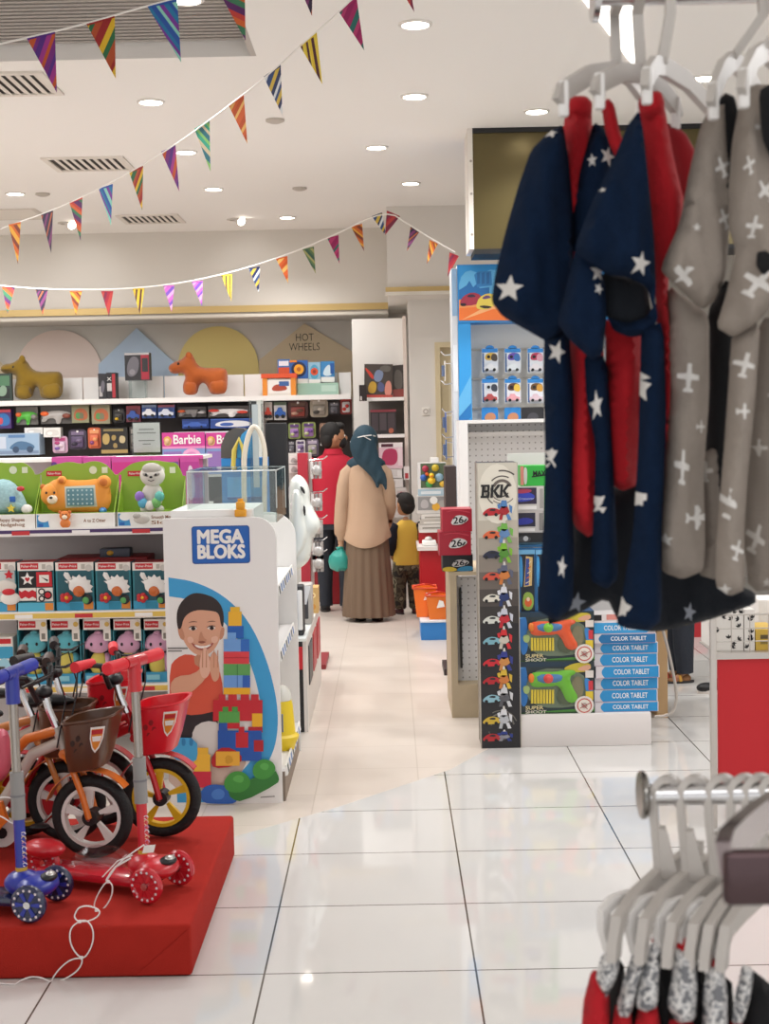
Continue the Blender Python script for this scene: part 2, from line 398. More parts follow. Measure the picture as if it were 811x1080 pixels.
# deeper box over the doorway wall
Y2 = 12.05; x2r = at(497, 240, Y2).x; z2 = at(450, 311, Y2).z
w = MB(); w.box(xb, 2.3, Y2, 14.0, z2, CZ, WALLM); struct(w, 'wall_upper')
w = MB(); zt = at(450, 305, Y2).z; w.box(xb - .02, 2.3, Y2 - .035, Y2, zt - .02, zt + .02, GOLD); w.box(xb - .02, 2.3, Y2 - .05, Y2, zt - .05, zt - .02, M('#d9d2c6', .6)); struct(w, 'trim_3')
Y3 = 12.5; x3 = at(432, 400, Y3).x
w = MB(); dx0 = at(459, 400, Y3).x; dx1 = dx0 + .82; dz = at(465, 361, Y3).z
w.box(x3, dx0, Y3, 14.0, 0, z2, WALLM); w.box(dx1, 2.3, Y3, 14.0, 0, z2, WALLM); w.box(dx0, dx1, Y3, 14.0, dz, z2, WALLM)
struct(w, 'wall_right_back')
d = MB(); DM = M('#d9c9a4', .5)
d.box(dx0, dx1, Y3 + .06, Y3 + .1, 0, dz, DM)
for a, b in ((dx0, dx0 + .045), (dx1 - .045, dx1)): d.box(a, b, Y3 - .02, Y3 + .06, 0, dz, DM)
d.box(dx0 + .045, dx1 - .045, Y3 - .02, Y3 + .06, dz - .045, dz, DM)
d.box(dx0 + .12, dx1 - .12, Y3 + .05, Y3 + .06, .95, dz - .15, M('#e3d6b6', .5)); d.box(dx0 + .12, dx1 - .12, Y3 + .05, Y3 + .06, .15, .85, M('#e3d6b6', .5))
struct(d, 'door_1')
sw = MB(); pc = at(449, 434, Y3); sw.rbox(pc.x - .035, pc.x + .035, Y3 - .012, Y3, pc.z - .035, pc.z + .035, M('#e8e2da', .4), .004); sw.disc((pc.x, Y3 - .0125, pc.z), .024, M('#b9b0a6', .5)); sw.disc((pc.x, Y3 - .0135, pc.z), .013, M('#e8e2da', .5))
one(sw, 'wall_switch', 'small pale round wall plate on the beige wall beside the door', 'wall plate')
# bronze mirrored bulkhead hanging from the ceiling at right
Y4 = 8.93; xl = at(499, 200, Y4).x; zl = 2.66
w = MB(); BRZ = M('#5f5433', .28, .5)
w.box(xl, 4.2, Y4, Y4 + .34, zl, CZ, BRZ, side=M('#ddd6cc', .5)); struct(w, 'wall_bronze')
w = MB(); w.box(xl - .03, xl, Y4 - .01, Y4 + .35, zl, CZ, M('#e6e0d8', .5)); w.box(xl, 4.2, Y4 - .012, Y4, CZ - .03, CZ, BLACK)
for z in (2.75, 3.0, 3.2): w.disc((xl - .012, Y4 - .011, z), .008, M('#a8a29a', .3, 1))
w.box(xl, 4.2, Y4 - .01, Y4 + .34, zl - .03, zl, BLACK); struct(w, 'trim_4')
# wall bays: white low backs and dividers live on the shelf unit, the pastel shapes on the wall
WS = 13.55
def wall_shape(name, label, pts, Y, m, sm=0):
    q = [at(a, b, Y) for a, b in (chaikin(pts, sm) if sm else pts)]
    b = MB(); b.prism([(v.x, Y, v.z) for v in q], m, (0, .02, 0)); return one(b, name, label, 'wall decoration', smooth=False)
def arch(cx, r, top, base): return [(cx - r, base)] + [(cx - r * math.cos(t * math.pi / 20), base - (base - top) * math.sin(t * math.pi / 20) ** .9) for t in range(1, 20)] + [(cx + r, base)]
YW = 13.97
wall_shape('house_panel', 'tan gabled wall panel cut off by the left edge of the photo', [(-55, 420), (-55, 395), (-30, 356), (18, 397), (18, 420)], YW - .024, M('#d8c6a8', .7))
wall_shape('wall_arch', 'pale pink round arch panel on the wall behind the mustard plush animal', [(14, 420)] + arch(62, 46, 348, 398) + [(106, 420)], YW, M('#f3e0d6', .7))
wall_shape('house_panel', 'pale blue gabled wall panel behind the two dark toy boxes', [(104, 420), (104, 384), (144, 346), (188, 386), (188, 420)], YW - .024, M('#c3d8ee', .7))
wall_shape('wall_arch', 'yellow round arch panel on the wall behind the orange plush animal', [(187, 420)] + arch(230, 43, 344, 392) + [(273, 420)], YW, M('#f1dc90', .7))
hw = wall_shape('house_panel', 'light wood gabled wall panel reading HOT WHEELS', [(273, 420), (273, 380), (321, 341), (372, 371), (372, 420)], YW - .004, M('#dcc9a8', .6, var=.06, vscale=5))
t = MB()
for s_, cy in (('HOT', 356), ('WHEELS', 366)):
    q = at(321, cy, YW - .03); t.text(s_, (q.x, YW - .0055, q.z), .105, M('#2e2a26', .6), bold=-.008, fit={'HOT': 18.5, 'WHEELS': 32}[s_] * YW / FP)
t.build('lettering', hw, smooth=False)

# ------------------------------------------------------------------ lamps, vents and sensors on the ceiling
LGT = M('#fff6e8', .5, emit=14.0)
def downlight(px, py, label, pw=1.0, tilt=0):
    c = atz(px, py, CZ); t = thing('ceiling_lamp', label, 'ceiling light', (c.x, c.y, CZ - .01), 'round ceiling downlights')
    r = MB(); r.lathe((c.x, c.y, CZ), [(.078, 0), (.078, -.006), (.064, -.01), (.06, -.002)], M('#e6e2dc', .4), n=24); r.build('trim_ring', t)
    d = MB(); d.disc((c.x, c.y, CZ - .004), .06, LGT, (0, 0, -1), 24); d.build('lens', t)
    l = bpy.data.lights.new('downlight', 'SPOT'); l.energy = LAMP_W * pw; l.spot_size = R(130); l.spot_blend = .8; l.shadow_soft_size = .06; l.color = (1, .99, .985)
    o = bpy.data.objects.new('downlight', l); o.location = (0, 0, -.02); o.parent = t; COL.objects.link(o)
for px, py, lb in ((438, 25, 'large round ceiling downlight nearest in the middle column, at the top of the photo'), (437, 101, 'round ceiling downlight, second one down the middle column'),
                   (397, 155, 'round ceiling downlight set left of the middle column'), (433, 193, 'round ceiling downlight furthest down the middle column'),
                   (566, 117, 'round ceiling downlight just in front of the bronze bulkhead'), (159, 107, 'round ceiling downlight alone between the two bunting strings at left'),
                   (196, 160, 'round ceiling downlight partly behind the upper bunting, by the green zigzag flag'), (225, 199, 'round ceiling downlight beyond the bunting at left centre'),
                   (303, 229, 'small far ceiling downlight just in front of the back bulkhead'), (16, 204, 'round ceiling downlight at far left above the bunting'),
                   (196, -1, 'round ceiling downlight cut by the top edge near the grey slatted panel'), (742, 82, 'round ceiling downlight seen above the taupe pyjamas')):
    downlight(px, py, lb)
for px, py, lb in ((248, 231, 'small tilted spotlight near the back bulkhead, right of the vent'), (70, 235, 'small tilted spotlight behind the bunting at the far left')):
    c = atz(px, py, CZ); t = thing('ceiling_spotlight', lb, 'spotlight', (c.x, c.y, CZ))
    b = MB(); b.lathe((c.x, c.y, CZ), [(.075, 0), (.075, -.008), (.05, -.012), (.045, -.002)], M('#cfc8c0', .4)); b.build('trim_ring', t)
    b = MB(); b.cyl((c.x + .03, c.y - .01, CZ + .0), (c.x + .06, c.y - .05, CZ - .03), .04, M('#e8e4de', .4)); b.build('lamp_head', t)
    l = bpy.data.lights.new('spot', 'SPOT'); l.energy = 2; l.spot_size = R(75); l.spot_blend = .9; l.shadow_soft_size = .05; l.color = (1, .99, .98); o = bpy.data.objects.new('spot', l); o.location = (.04, .04, -.09); o.rotation_euler = (R(62), 0, 0); o.parent = t; COL.objects.link(o)
    b = MB(); b.disc((c.x + .061, c.y - .052, CZ - .031), .034, LGT, (.5, -.65, -.5)); b.build('lens', t)
VD = M('#3d3833', .7); VW = M('#e4ddd4', .5)
for px0, px1, py, lb in ((-40, 50, 89, 'slatted air vent in the ceiling at the left edge, nearest one'), (58, 132, 173, 'slatted air vent in the ceiling in the middle of the left side'), (132, 188, 231, 'slatted air vent in the ceiling furthest back, near the bulkhead')):
    a, b_ = atz(px0, py, CZ), atz(px1, py, CZ); cy = a.y; dep = .42
    t = thing('air_vent', lb, 'air vent', ((a.x + b_.x) / 2, cy, CZ), 'ceiling air vents')
    m = MB(); x0, x1, y0, y1 = a.x, b_.x, cy - dep / 2, cy + dep / 2
    for q in ((x0 - .04, x1 + .04, y0 - .04, y0), (x0 - .04, x1 + .04, y1, y1 + .04), (x0 - .04, x0, y0, y1), (x1, x1 + .04, y0, y1)): m.box(*q, CZ - .012, CZ, VW)
    m.build('frame', t, smooth=False)
    m = MB(); m.box(x0, x1, y0, y1, CZ - .003, CZ - .001, VD); m.build('duct', t, smooth=False)
    m = MB(); n = 9
    for i in range(n):
        xx = x0 + (x1 - x0) * (i + .5) / n; m.prism([(xx, y0, CZ - .002), (xx + .035, y0, CZ - .012), (xx + .04, y0, CZ - .011), (xx + .005, y0, CZ - .001)], VW, (0, y1 - y0, 0))
    m.build('louvre', t, smooth=False)
m = MB(); a = atz(8, 226, CZ); m.box(a.x - .35, a.x + .3, a.y - .3, a.y + .3, CZ - .006, CZ, M('#d2cac0', .6)); m.box(a.x - .31, a.x + .26, a.y - .26, a.y + .26, CZ - .007, CZ - .006, M('#e6dfd6', .8)); one(m, 'access_hatch', 'square access hatch in the ceiling at the far left', 'hatch', smooth=False)
for px, py, lb in ((45, 204, 'flat round ceiling sensor right of the far left downlight'), (290, 126, 'tiny flush sprinkler below the navy patterned flag'), (316, 198, 'tiny flush sprinkler in the ceiling near the middle')):
    c = atz(px, py, CZ); m = MB(); m.lathe((c.x, c.y, CZ), [(.055, 0), (.055, -.012), (.03, -.022), (0, -.024)], M('#bdb5ab', .5)); one(m, 'ceiling_sensor', lb, 'sensor')
# bright recessed light panel seen behind the upper hangers
m = MB(); q = [atz(*p_, CZ) for p_ in ((606, -12), (672, -12), (670, 30), (673, 76))]; m.cpoly([(v.x, v.y, CZ - .004) for v in q], M('#fffaf2', .5, emit=2.2)); m.prism([(v.x, v.y, CZ - .002) for v in q], VW, (0, 0, .002))
one(m, 'ceiling_light_panel', 'bright white ceiling light panel behind the upper clothes hangers', 'ceiling light', smooth=False)

# ------------------------------------------------------------------ bunting
def clip(poly, a, b, c_):
    """keep a*x+b*y>=c"""
    o = []
    for i in range(len(poly)):
        p, q = poly[i], poly[(i + 1) % len(poly)]; dp, dq = a * p[0] + b * p[1] - c_, a * q[0] + b * q[1] - c_
        if dp >= 0: o.append(p)
        if (dp > 0) != (dq > 0) and dp != dq:
            t = dp / (dp - dq); o.append((p[0] + (q[0] - p[0]) * t, p[1] + (q[1] - p[1]) * t))
    return o
PAT = {'purple': (['#5a2f86', '#a63a8e', '#c7592f', '#7a2f80'], 35), 'rasta': (['#9e2b2b', '#e0b62e', '#2f6b46', '#b5512d'], 40), 'blue': (['#2f58a6', '#8fd0c0', '#7b3b9a', '#2a7aa8'], -20),
       'pinkred': (['#c2403a', '#5c2a63', '#3f7a58', '#d1632f'], -50), 'giraffe': (['#d4602a', '#c2511f', '#e8b765'], 60), 'navy': (['#22305e', '#dfe3e6', '#2f4a7d', '#d6b84a'], 45),
       'zig': (['#3aa387', '#8ac06a', '#2b6f7d', '#cdbb9a'], -35), 'yellow': (['#e2c23c', '#57303c', '#e6cd4d'], 10), 'magenta': (['#a62a63', '#2c6a63', '#b73a6d', '#93225a'], 55),
       'dark': (['#35283f', '#b0603f', '#2b2440', '#7b3a6a'], 30), 'lilac': (['#c668c0', '#7a54b8', '#e0a3cf'], 50), 'orange': (['#c7642b', '#7d3a2a', '#dba23f'], -40), 'crimson': (['#a5283c', '#b8433f', '#7a2a45'], 20), 'green': (['#5f7a52', '#a5a36a', '#3f5f4e'], -30)}
def bunting(label, flags, Yf, path, hf, rt=.0035):
    """flags: (left top px, right top px, tip px, pattern)"""
    t = thing('bunting', label, 'bunting', at(path[0][0], path[0][1], Yf(path[0][0])))
    m = MB(); m.tube([at(a, b, Yf(a)) for a, b in chaikin(path, 2, False)], rt, M('#f2eee8', .7), 6); m.build('string', t)
    for (lt, rtp, tip, pat) in flags:
        Yl, Yr = Yf(lt[0]), Yf(rtp[0]); tri3 = [at(*lt, Yl), at(*rtp, Yr), at(*tip, (Yl + Yr) / 2 - .01)]
        cols, ang = PAT[pat]; ca, sa = math.cos(R(ang)), math.sin(R(ang))
        base = [(0, 0), (1, 0), (.5, 2)]   # flag space
        # barycentric map so that the pattern bends with the cloth
        def mp(u, v):
            w2 = v / 2; w1 = u - .5 * w2; w0 = 1 - w1 - w2
            return tri3[0] * w0 + tri3[1] * w1 + tri3[2] * w2
        m = MB(); vals = [ca * a + sa * b for a, b in base]; lo, hi = min(vals), max(vals); n = 9 if pat != 'crimson' else 5; hsh = random.random()
        e = lo; i = 0
        while e < hi:
            e2 = e + (hi - lo) / n * random.uniform(.6, 1.4); pl = clip(clip(base, ca, sa, e), -ca, -sa, -e2); e = e2; i += 1
            if len(pl) > 2: m.poly([mp(*q) for q in pl], M(cols[i % len(cols)], .8))
        hem = [mp(0, 0), mp(1, 0), mp(.975, .08), mp(.025, .08)]; m.poly([q + Vector((0, -.0015, 0)) for q in hem], M(cols[0], .8))
        m.build('flag', t, smooth=False)
def auto_flags(lst, w0, h0, slope=0.): return [((x - w * .5, y0), (x + w * .5, y0 + dy), (x + tx, y0 + h), pt) for x, y0, w, h, dy, tx, pt in lst]
bunting('near bunting of large zigzag and striped flags across the top left corner',
        [((28, 40), (58, 33), (60, 98), 'purple'), ((91, 25), (121, 16), (122, 83), 'rasta'), ((155, 6), (187, -1), (191, 66), 'blue'), ((229, -12), (258, -20), (259, 43), 'pinkred'), ((305, -38), (330, -47), (329, 17), 'dark')],
        lambda x: 4.8, [(-40, 55), (28, 40), (91, 25), (155, 6), (229, -13), (305, -40), (340, -52)], .2)
L2 = lambda x: 8.1 - min(max(x - 15, 0), 290) / 290 * 2.7
bunting('long bunting rising from the far left towards the top centre',
        [((9, 237), (22, 234), (19, 279), 'orange'), ((43, 226), (56, 222), (54, 267), 'dark'), ((73, 213), (87, 208), (85, 254), 'pinkred'), ((104, 199), (119, 194), (117, 238), 'blue'), ((136, 181), (151, 175), (150, 222), 'rasta'),
         ((170, 160), (185, 153), (189, 202), 'purple'), ((205, 136), (221, 126), (222, 181), 'zig'), ((241, 111), (257, 99), (261, 152), 'giraffe'), ((278, 81), (296, 68), (298, 122), 'navy'), ((316, 48), (334, 34), (340, 89), 'yellow'), ((357, 12), (376, -3), (384, 53), 'magenta'), ((404, -42), (425, -58), (437, 13), 'crimson')],
        L2, [(-6, 245), (9, 238), (56, 222), (112, 196), (180, 157), (249, 106), (287, 76), (325, 41), (368, 4), (425, -58)], .2, .003)
fl3 = []
for x, y0, w_, h_, dy, tx, pt in ((9, 302, 14, 29, 0, -1, 'pinkred'), (44, 305, 13, 28, 1, 1, 'dark'), (80, 307, 13, 26, 0, 0, 'orange'), (113, 307, 13, 27, 0, 2, 'crimson'), (146, 304, 13, 29, 0, 2, 'yellow'), (178, 301, 12, 28, 0, 3, 'lilac'), (208, 297, 12, 26, -1, 5, 'lilac'), (239, 290, 12, 28, -1, 5, 'yellow'),
                          (268, 283, 12, 26, -2, 5, 'navy'), (297, 273, 12, 26, -3, 7, 'giraffe'), (325, 263, 12, 26, -3, 8, 'green'), (351, 251, 12, 27, -3, 7, 'magenta'), (376, 239, 12, 26, -3, 8, 'orange')):
    fl3.append(((x - w_ / 2, y0), (x + w_ / 2, y0 + dy), (x + tx, y0 + h_), pt))
fl3 += [((392, 228), (403, 224), (407, 249), 'navy'), ((408, 222), (422, 228), (406, 248), 'crimson'), ((433, 239), (442, 245), (429, 265), 'dark'), ((453, 253), (462, 257), (450, 279), 'orange'), ((474, 266), (484, 270), (472, 292), 'crimson')]
bunting('far bunting of small flags in front of the back bulkhead', fl3, lambda x: 11.4, [(-30, 299), (8, 302), (44, 305), (113, 306), (178, 301), (239, 289), (297, 271), (351, 249), (407, 221), (433, 238), (462, 256), (480, 266)], .2, .006)
# ================================================================== LARGE LEFT SIDE
# red carpeted platform
PZ = .155
def patz(px, py): return atz(px, py, PZ)
fr = floorY(187, 1030); pr = -.605; pb = 5.2
FELT = M('#a6281f', .95, bump=.25, bscale=350, var=.10, vscale=14, spec=.2)
p = MB(); p.rbox(-2.3, pr, fr, pb, 0, PZ, FELT, .012, 3)
# the folded carpet seam on the front corner
p.prism([(pr - .16, fr - .003, .008), (pr - .005, fr - .003, .008), (pr - .005, fr - .003, PZ - .012)], FELT, (0, .004, 0))
one(p, 'display_platform', 'low platform covered in red carpet under the bikes and scooters', 'platform')

# ---- block toy display stand
YM = floorY(240, 848)
ML = at(176, 700, YM).x; MR = at(294.5, 700, YM).x; MZ = at(232, 546, YM).z
t = thing('block_display_stand', 'tall white display stand reading MEGA BLOKS with a smiling toddler printed on its front', 'display stand', ((ML + MR) / 2, YM, 0))
CARD = M('#eeecea', .45)
fb = MB()
rr = .09; out = [(ML, 0), (MR, 0)] + [(MR - rr + rr * math.cos(a * math.pi / 16), MZ - rr + rr * math.sin(a * math.pi / 16)) for a in range(9)] + [(ML, MZ)]
fb.prism([(x, YM, z) for x, z in out], CARD, (0, .02, 0))
def mp(pts, lay, sm=1):
    q = chaikin(pts, sm) if sm else pts
    return [Vector((v.x, YM - .0009 * lay, v.z)) for v in (at(a, b, YM) for a, b in q)]
ALAY = [0]
def art(pts, col, lay, sm=1, rough=.4):
    ALAY[0] += 1; fb.cpoly(mp(pts, ALAY[0] * .14, sm), M(col, rough))
# blue swoosh ring: outer minus inner disc
art(chaikin([(177.5, 609), (205, 613), (235, 627), (262, 653), (282, 696), (293, 742), (293, 775), (286, 800), (269, 824), (240, 846)], 2, False) + [(187, 846.5)], '#3c9fd6', 1, 0)
art(chaikin([(178.2, 629), (200, 632), (228, 647), (252, 674), (267, 706), (276, 745), (276, 775), (267, 800), (249, 820), (226, 831)], 2, False) + [(186.5, 831)], '#eae8e6', 2, 0)
art([(178, 788), (215, 786), (245, 790), (262, 800), (252, 820), (226, 833), (178, 836)], '#cbb3a6', 3, 1)
SK = '#d9a387'; SK2 = '#c48b6e'; SK3 = '#e6b7a0'
art([(178, 778), (178, 745), (196, 738), (226, 742), (231, 768), (236, 790), (205, 772), (196, 790), (180, 790)], '#2e2a2f', 4)
art([(203, 768), (216, 760), (232, 762), (238, 780), (230, 797), (210, 800), (203, 788)], '#d8d3d0', 5)
art([(179, 703), (186, 694), (198, 689), (214, 695), (226, 700), (234, 712), (236, 748), (205, 755), (190, 752), (179, 745)], '#d65a44', 5)
art([(204, 690), (222, 690), (224, 704), (206, 704)], SK2, 6)
art([(188, 650), (192, 636), (206, 628), (222, 630), (234, 642), (235, 660), (231, 678), (222, 690), (209, 692), (198, 684), (190, 668)], SK, 7, 2)
art([(187, 660), (191, 660), (195, 670), (194, 676), (189, 672)], SK2, 8); art([(233, 662), (237, 661), (236, 672), (231, 676)], SK2, 8)
art([(187, 663), (186, 645), (192, 633), (203, 625), (215, 626), (228, 631), (236, 643), (236, 662), (233, 660), (231, 646), (222, 644), (206, 643), (194, 650), (191, 664)], '#2a211f', 9, 2)
for ex, ey in ((203.5, 663), (223, 662.5)):
    art([(ex - 5.5, ey + .5), (ex - 1, ey - 3), (ex + 5.5, ey - .5), (ex + 1, ey + 2.2)], '#e4d8d0', 10, 2); art([(ex - 2.6, ey), (ex + .4, ey - 3), (ex + 3.4, ey), (ex + .4, ey + 2.6)], '#1d1512', 11, 2); art([(ex - 6, ey), (ex - 1, ey - 3.6), (ex + 6, ey - 1.6), (ex, ey - 2.2)], '#4a352c', 12, 1)
    art([(ex - 6, ey - 6), (ex, ey - 8.2), (ex + 6, ey - 6.8), (ex, ey - 7)], '#6a4a3a', 10, 1)
art([(212, 664), (215, 673), (219, 675), (213, 678), (209, 675)], SK2, 10); art([(208, 677), (213, 675.5), (218, 677), (213, 679)], '#8f5340', 11, 1)
art([(201, 677), (207, 680.5), (214, 681.5), (221, 680), (227, 676), (222, 683.5), (214, 686), (206, 684)], '#a5534a', 10, 1); art([(204, 679.3), (214, 682), (224, 678.8), (220, 682.5), (214, 684), (208, 683)], '#f3ece6', 11, 1)
art([(197, 672), (203, 671), (205, 677), (199, 679)], SK3, 9, 2); art([(222, 672), (230, 670), (230, 677), (224, 679)], SK3, 9, 2)
# forearm and clapping hands
art([(179, 722), (186, 713), (205, 711), (216, 700), (222, 708), (210, 724), (190, 738), (182, 738)], SK, 12)
art([(212, 714), (210, 700), (213, 686), (217, 681), (220, 690), (223, 706), (218, 716)], SK3, 13, 2); art([(222, 712), (221, 695), (225, 686), (229, 690), (232, 706), (231, 716), (226, 720)], SK, 13, 2)
for hx0 in (213, 217, 225, 229): art([(hx0, 704), (hx0 + .5, 686), (hx0 + 1.4, 685), (hx0 + 1.2, 704)], SK2, 14, 0)
art([(177, 683), (198, 683), (198, 684.2), (177, 684.2)], '#555050', 4, 0); art([(177, 686), (192, 686), (192, 687), (177, 687)], '#555050', 4, 0)
# block tower printed on the board
def blk(x0, y0, x1, y1, col, lay): art([(x0, y1), (x1, y1), (x1, y0), (x0, y0)], col, lay, 0)
for b_ in ((243, 640, 253, 646, '#e8b52c'), (241, 645, 255, 660, '#eeb62f'), (240, 660, 257, 673, '#1e5fb4'), (240, 667, 249, 674, '#6fa3de'), (236, 674, 263, 687, '#6fa0dc'), (254, 674, 263, 687, '#2f6cc0'),
           (236, 687, 263, 700, '#d8424a'), (236, 693, 263, 694, '#b52f38'), (236, 700, 264, 712, '#5ea35c'), (250, 700, 251, 712, '#3f7f44'), (236, 712, 264, 725, '#6f9fde'), (256, 712, 264, 725, '#2f62b8'), (250, 712, 251, 725, '#4a78bd'),
           (236, 725, 264, 732, '#ecb22c'), (231, 732, 238, 740, '#c6303a'), (241, 732, 250, 740, '#c6303a'), (254, 732, 263, 740, '#c6303a'), (265, 732, 273, 740, '#c6303a'), (225, 738, 277, 760, '#c52a36'), (231, 750, 253, 762, '#5aa552'), (235, 745, 241, 751, '#4d9748'), (245, 745, 251, 751, '#4d9748'),
           (231, 762, 240, 772, '#2a56a8'), (240, 762, 253, 768, '#c52a36'), (266, 752, 277, 766, '#ecb22c'), (262, 766, 277, 772, '#b02530'), (230, 770, 276, 802, '#2257ac'), (249, 772, 262, 788, '#c52a36'), (252, 766, 258, 772, '#c52a36'), (268, 780, 278, 792, '#b02530')):
    blk(*b_[:4], b_[4], 6)
    if b_[3] - b_[1] > 8: blk(b_[0], b_[1], b_[2], b_[1] + 1.5, '#ffffff' if False else b_[4], 7)
art([(222, 802), (230, 788), (246, 788), (258, 800), (246, 808), (226, 810)], '#b3222c', 6, 1)
for b_ in ((228, 792, 253, 807, '#e9ae3e'), (207, 788, 220, 796, '#eab63d'), (205, 795, 222, 814, '#efb93c'), (204, 813, 223, 830, '#cc2a44')): blk(*b_[:4], b_[4], 8)
art([(238, 796), (244, 796), (247, 803), (238, 806)], '#d2982f', 9, 1)
art([(181, 780), (185, 777), (208, 778), (209, 800), (203, 803), (181, 800)], '#47a5d8', 7, 1)
for i in range(3): art([(184 + 8 * i, 778), (188 + 8 * i, 778), (188 + 8 * i, 786), (184 + 8 * i, 786)], '#2f7fb6', 8, 1)
art([(213, 846), (212, 832), (222, 826), (240, 828), (250, 838), (250, 847), (228, 847)], '#2d62b8', 8, 2); art([(222, 836), (230, 830), (238, 834), (236, 842), (226, 843)], '#4a82d0', 9, 2)
art([(240, 832), (290, 810), (295, 820), (293, 826), (256, 845), (244, 842)], '#2f7a34', 9, 1); art([(238, 834), (236, 822), (246, 812), (260, 814), (266, 826), (256, 836)], '#43963f', 10, 2); art([(268, 820), (266, 808), (276, 799), (288, 802), (292, 812), (282, 822)], '#43963f', 10, 2)
art([(244, 822), (250, 816), (258, 818), (256, 826)], '#5aad52', 11, 2); art([(273, 808), (278, 803), (285, 806), (281, 813)], '#5aad52', 11, 2)
art([(275, 839.5), (290, 838.5), (290, 839.7), (275, 840.7)], '#8c8784', 4, 0)
fb.build('front_panel', t, smooth=False)
lg = MB(); a = at(203, 595, YM); b_ = at(263, 554, YM); cx, cz = (a.x + b_.x) / 2, (a.z + b_.z) / 2; w_, h_ = b_.x - a.x, b_.z - a.z
def rrect(cx, cz, w_, h_, r, y, n=5):
    o = []
    for sx, sz, a0 in ((1, -1, -90), (1, 1, 0), (-1, 1, 90), (-1, -1, 180)):
        for k in range(n + 1):
            an = R(a0 + 90 * k / n); o.append((cx + sx * (w_ / 2 - r) + r * math.cos(an), y, cz + sz * (h_ / 2 - r) + r * math.sin(an)))
    return o
lg.cpoly(rrect(cx, cz, w_, h_, .012, YM - .001), M('#0f4a96', .4)); lg.cpoly(rrect(cx, cz, w_ - .008, h_ - .008, .01, YM - .0018), M('#1660b8', .4))
WT = M('#f4f2ef', .5)
for bi, (ox, oz) in enumerate(((0, 0), (.0036, 0), (-.0036, 0), (0, .0034), (0, -.0034), (.0025, .0025), (-.0025, -.0025), (.0025, -.0025), (-.0025, .0025))):
    lg.text('MEGA', (cx - .003 + ox, YM - .0026 - bi * .0002, cz + h_ * .2 + oz), .078, WT, fit=w_ * .78); lg.text('BLOKS', (cx + ox, YM - .0026 - bi * .0002, cz - h_ * .2 + oz), .078, WT, fit=w_ * .8)
lg.build('logo_panel', t, smooth=False)
YMB = YM + .95; xs_ = at(291, 622, YM).x
bp = MB(); xr = at(313, 620, YMB).x; zt = at(300, 540, YMB).z
out = [(ML + .02, 0), (xr, 0)] + [(xr - .12 + .12 * math.cos(k * math.pi / 12), zt - .12 + .12 * math.sin(k * math.pi / 12)) for k in range(7)] + [(ML + .02, zt)]
bp.prism([(x, YMB, z) for x, z in out], CARD, (0, .025, 0)); bp.build('back_panel', t, smooth=False)
ip = MB(); ip.box(ML + .02, ML + .04, YM + .02, YMB, 0, 1.05, CARD); ip.build('side_panel', t, smooth=False)
ip = MB(); ip.box(ML + .16, ML + .18, YM + .02, YMB, .1, zt - .1, M('#cfc9c8', .5)); ip.build('divider_panel', t, smooth=False)
for zz, xe in ((at(291, 622, YM).z, xs_), (at(291, 692, YM).z, xs_), (at(298, 812, YM).z, at(300, 812, YM).x)):
    s_ = MB(); s_.box(ML + .18, xe, YM + .02, YMB - .005, zz - .012, zz, CARD)
    s_.prism([(xe, YM + .03, zz - .035), (xe + .012, YM + .03, zz - .03), (xe + .006, YM + .03, zz + .012), (xe, YM + .03, zz + .012)], WHITE, (0, .9, 0))
    for k in range(8):
        y0 = YM + .06 + k * .105; s_.poly([(xe + .0125, y0, zz - .027), (xe + .0125, y0 + .05, zz - .027), (xe + .008, y0 + .05, zz + .006), (xe + .008, y0, zz + .006)], M('#3f74b5' if k % 3 else '#2a2f3a', .5))
    sh_ = s_.build('shelf', t, smooth=False)
kb = MB(); kb.prism([(at(298, 812, YM).x - .06, YM + .03, 0), (at(300, 812, YM).x, YM + .03, 0), (at(300, 812, YM).x, YM + .03, at(298, 812, YM).z - .013), (at(298, 812, YM).x - .06, YM + .03, at(298, 812, YM).z - .013)], M('#8a7a6c', .6), (0, .9, 0)); kb.build('plinth', t, smooth=False)

# acrylic case on top with the yellow block in front of it
zc0 = at(250, 528, YM + .06).z
ct = thing('acrylic_case', 'clear acrylic display case on top of the white block stand', 'display case', (at(240, 530, YM + .2).x, YM + .3, MZ))
base = MB(); xa, xb2 = at(197, 500, YM + .1).x, at(291, 500, YM + .1).x; ztop = at(240, 497, YM + .1).z
base.box(ML + .03, MR - .1, YM + .03, YM + .55, MZ - .05, MZ + .03, CARD); base.build('base', ct, smooth=False)
g = MB(); T = .006
for q in ((xa, xb2, YM + .1, YM + .1 + T), (xa, xb2, YM + .62, YM + .62 + T), (xa, xa + T, YM + .1 + T, YM + .62), (xb2 - T, xb2, YM + .1 + T, YM + .62)): g.box(*q, MZ - .03, ztop, ACRYL)
g.box(xa, xb2, YM + .1, YM + .63, ztop, ztop + T, ACRYL); g.build('cover', ct, smooth=False)
g = MB(); EDGE = M('#cfd6d6', .2)
for x in (xa, xb2): g.cyl((x, YM + .1, MZ + .03), (x, YM + .1, ztop), .0025, EDGE, n=6); g.cyl((x, YM + .1, ztop), (x, YM + .62, ztop), .0025, EDGE, n=6); g.cyl((x, YM + .62, MZ), (x, YM + .62, ztop), .002, EDGE, n=6)
for y_ in (YM + .1, YM + .62): g.cyl((xa, y_, ztop), (xb2, y_, ztop), .0025, EDGE, n=6)
g.build('edge', ct, smooth=False)
yb = MB(); q = at(254, 543, YM - .0); YEL = M('#e8a326', .35)
zb0 = MZ + .002; xq = at(254, 540, YM + .03).x
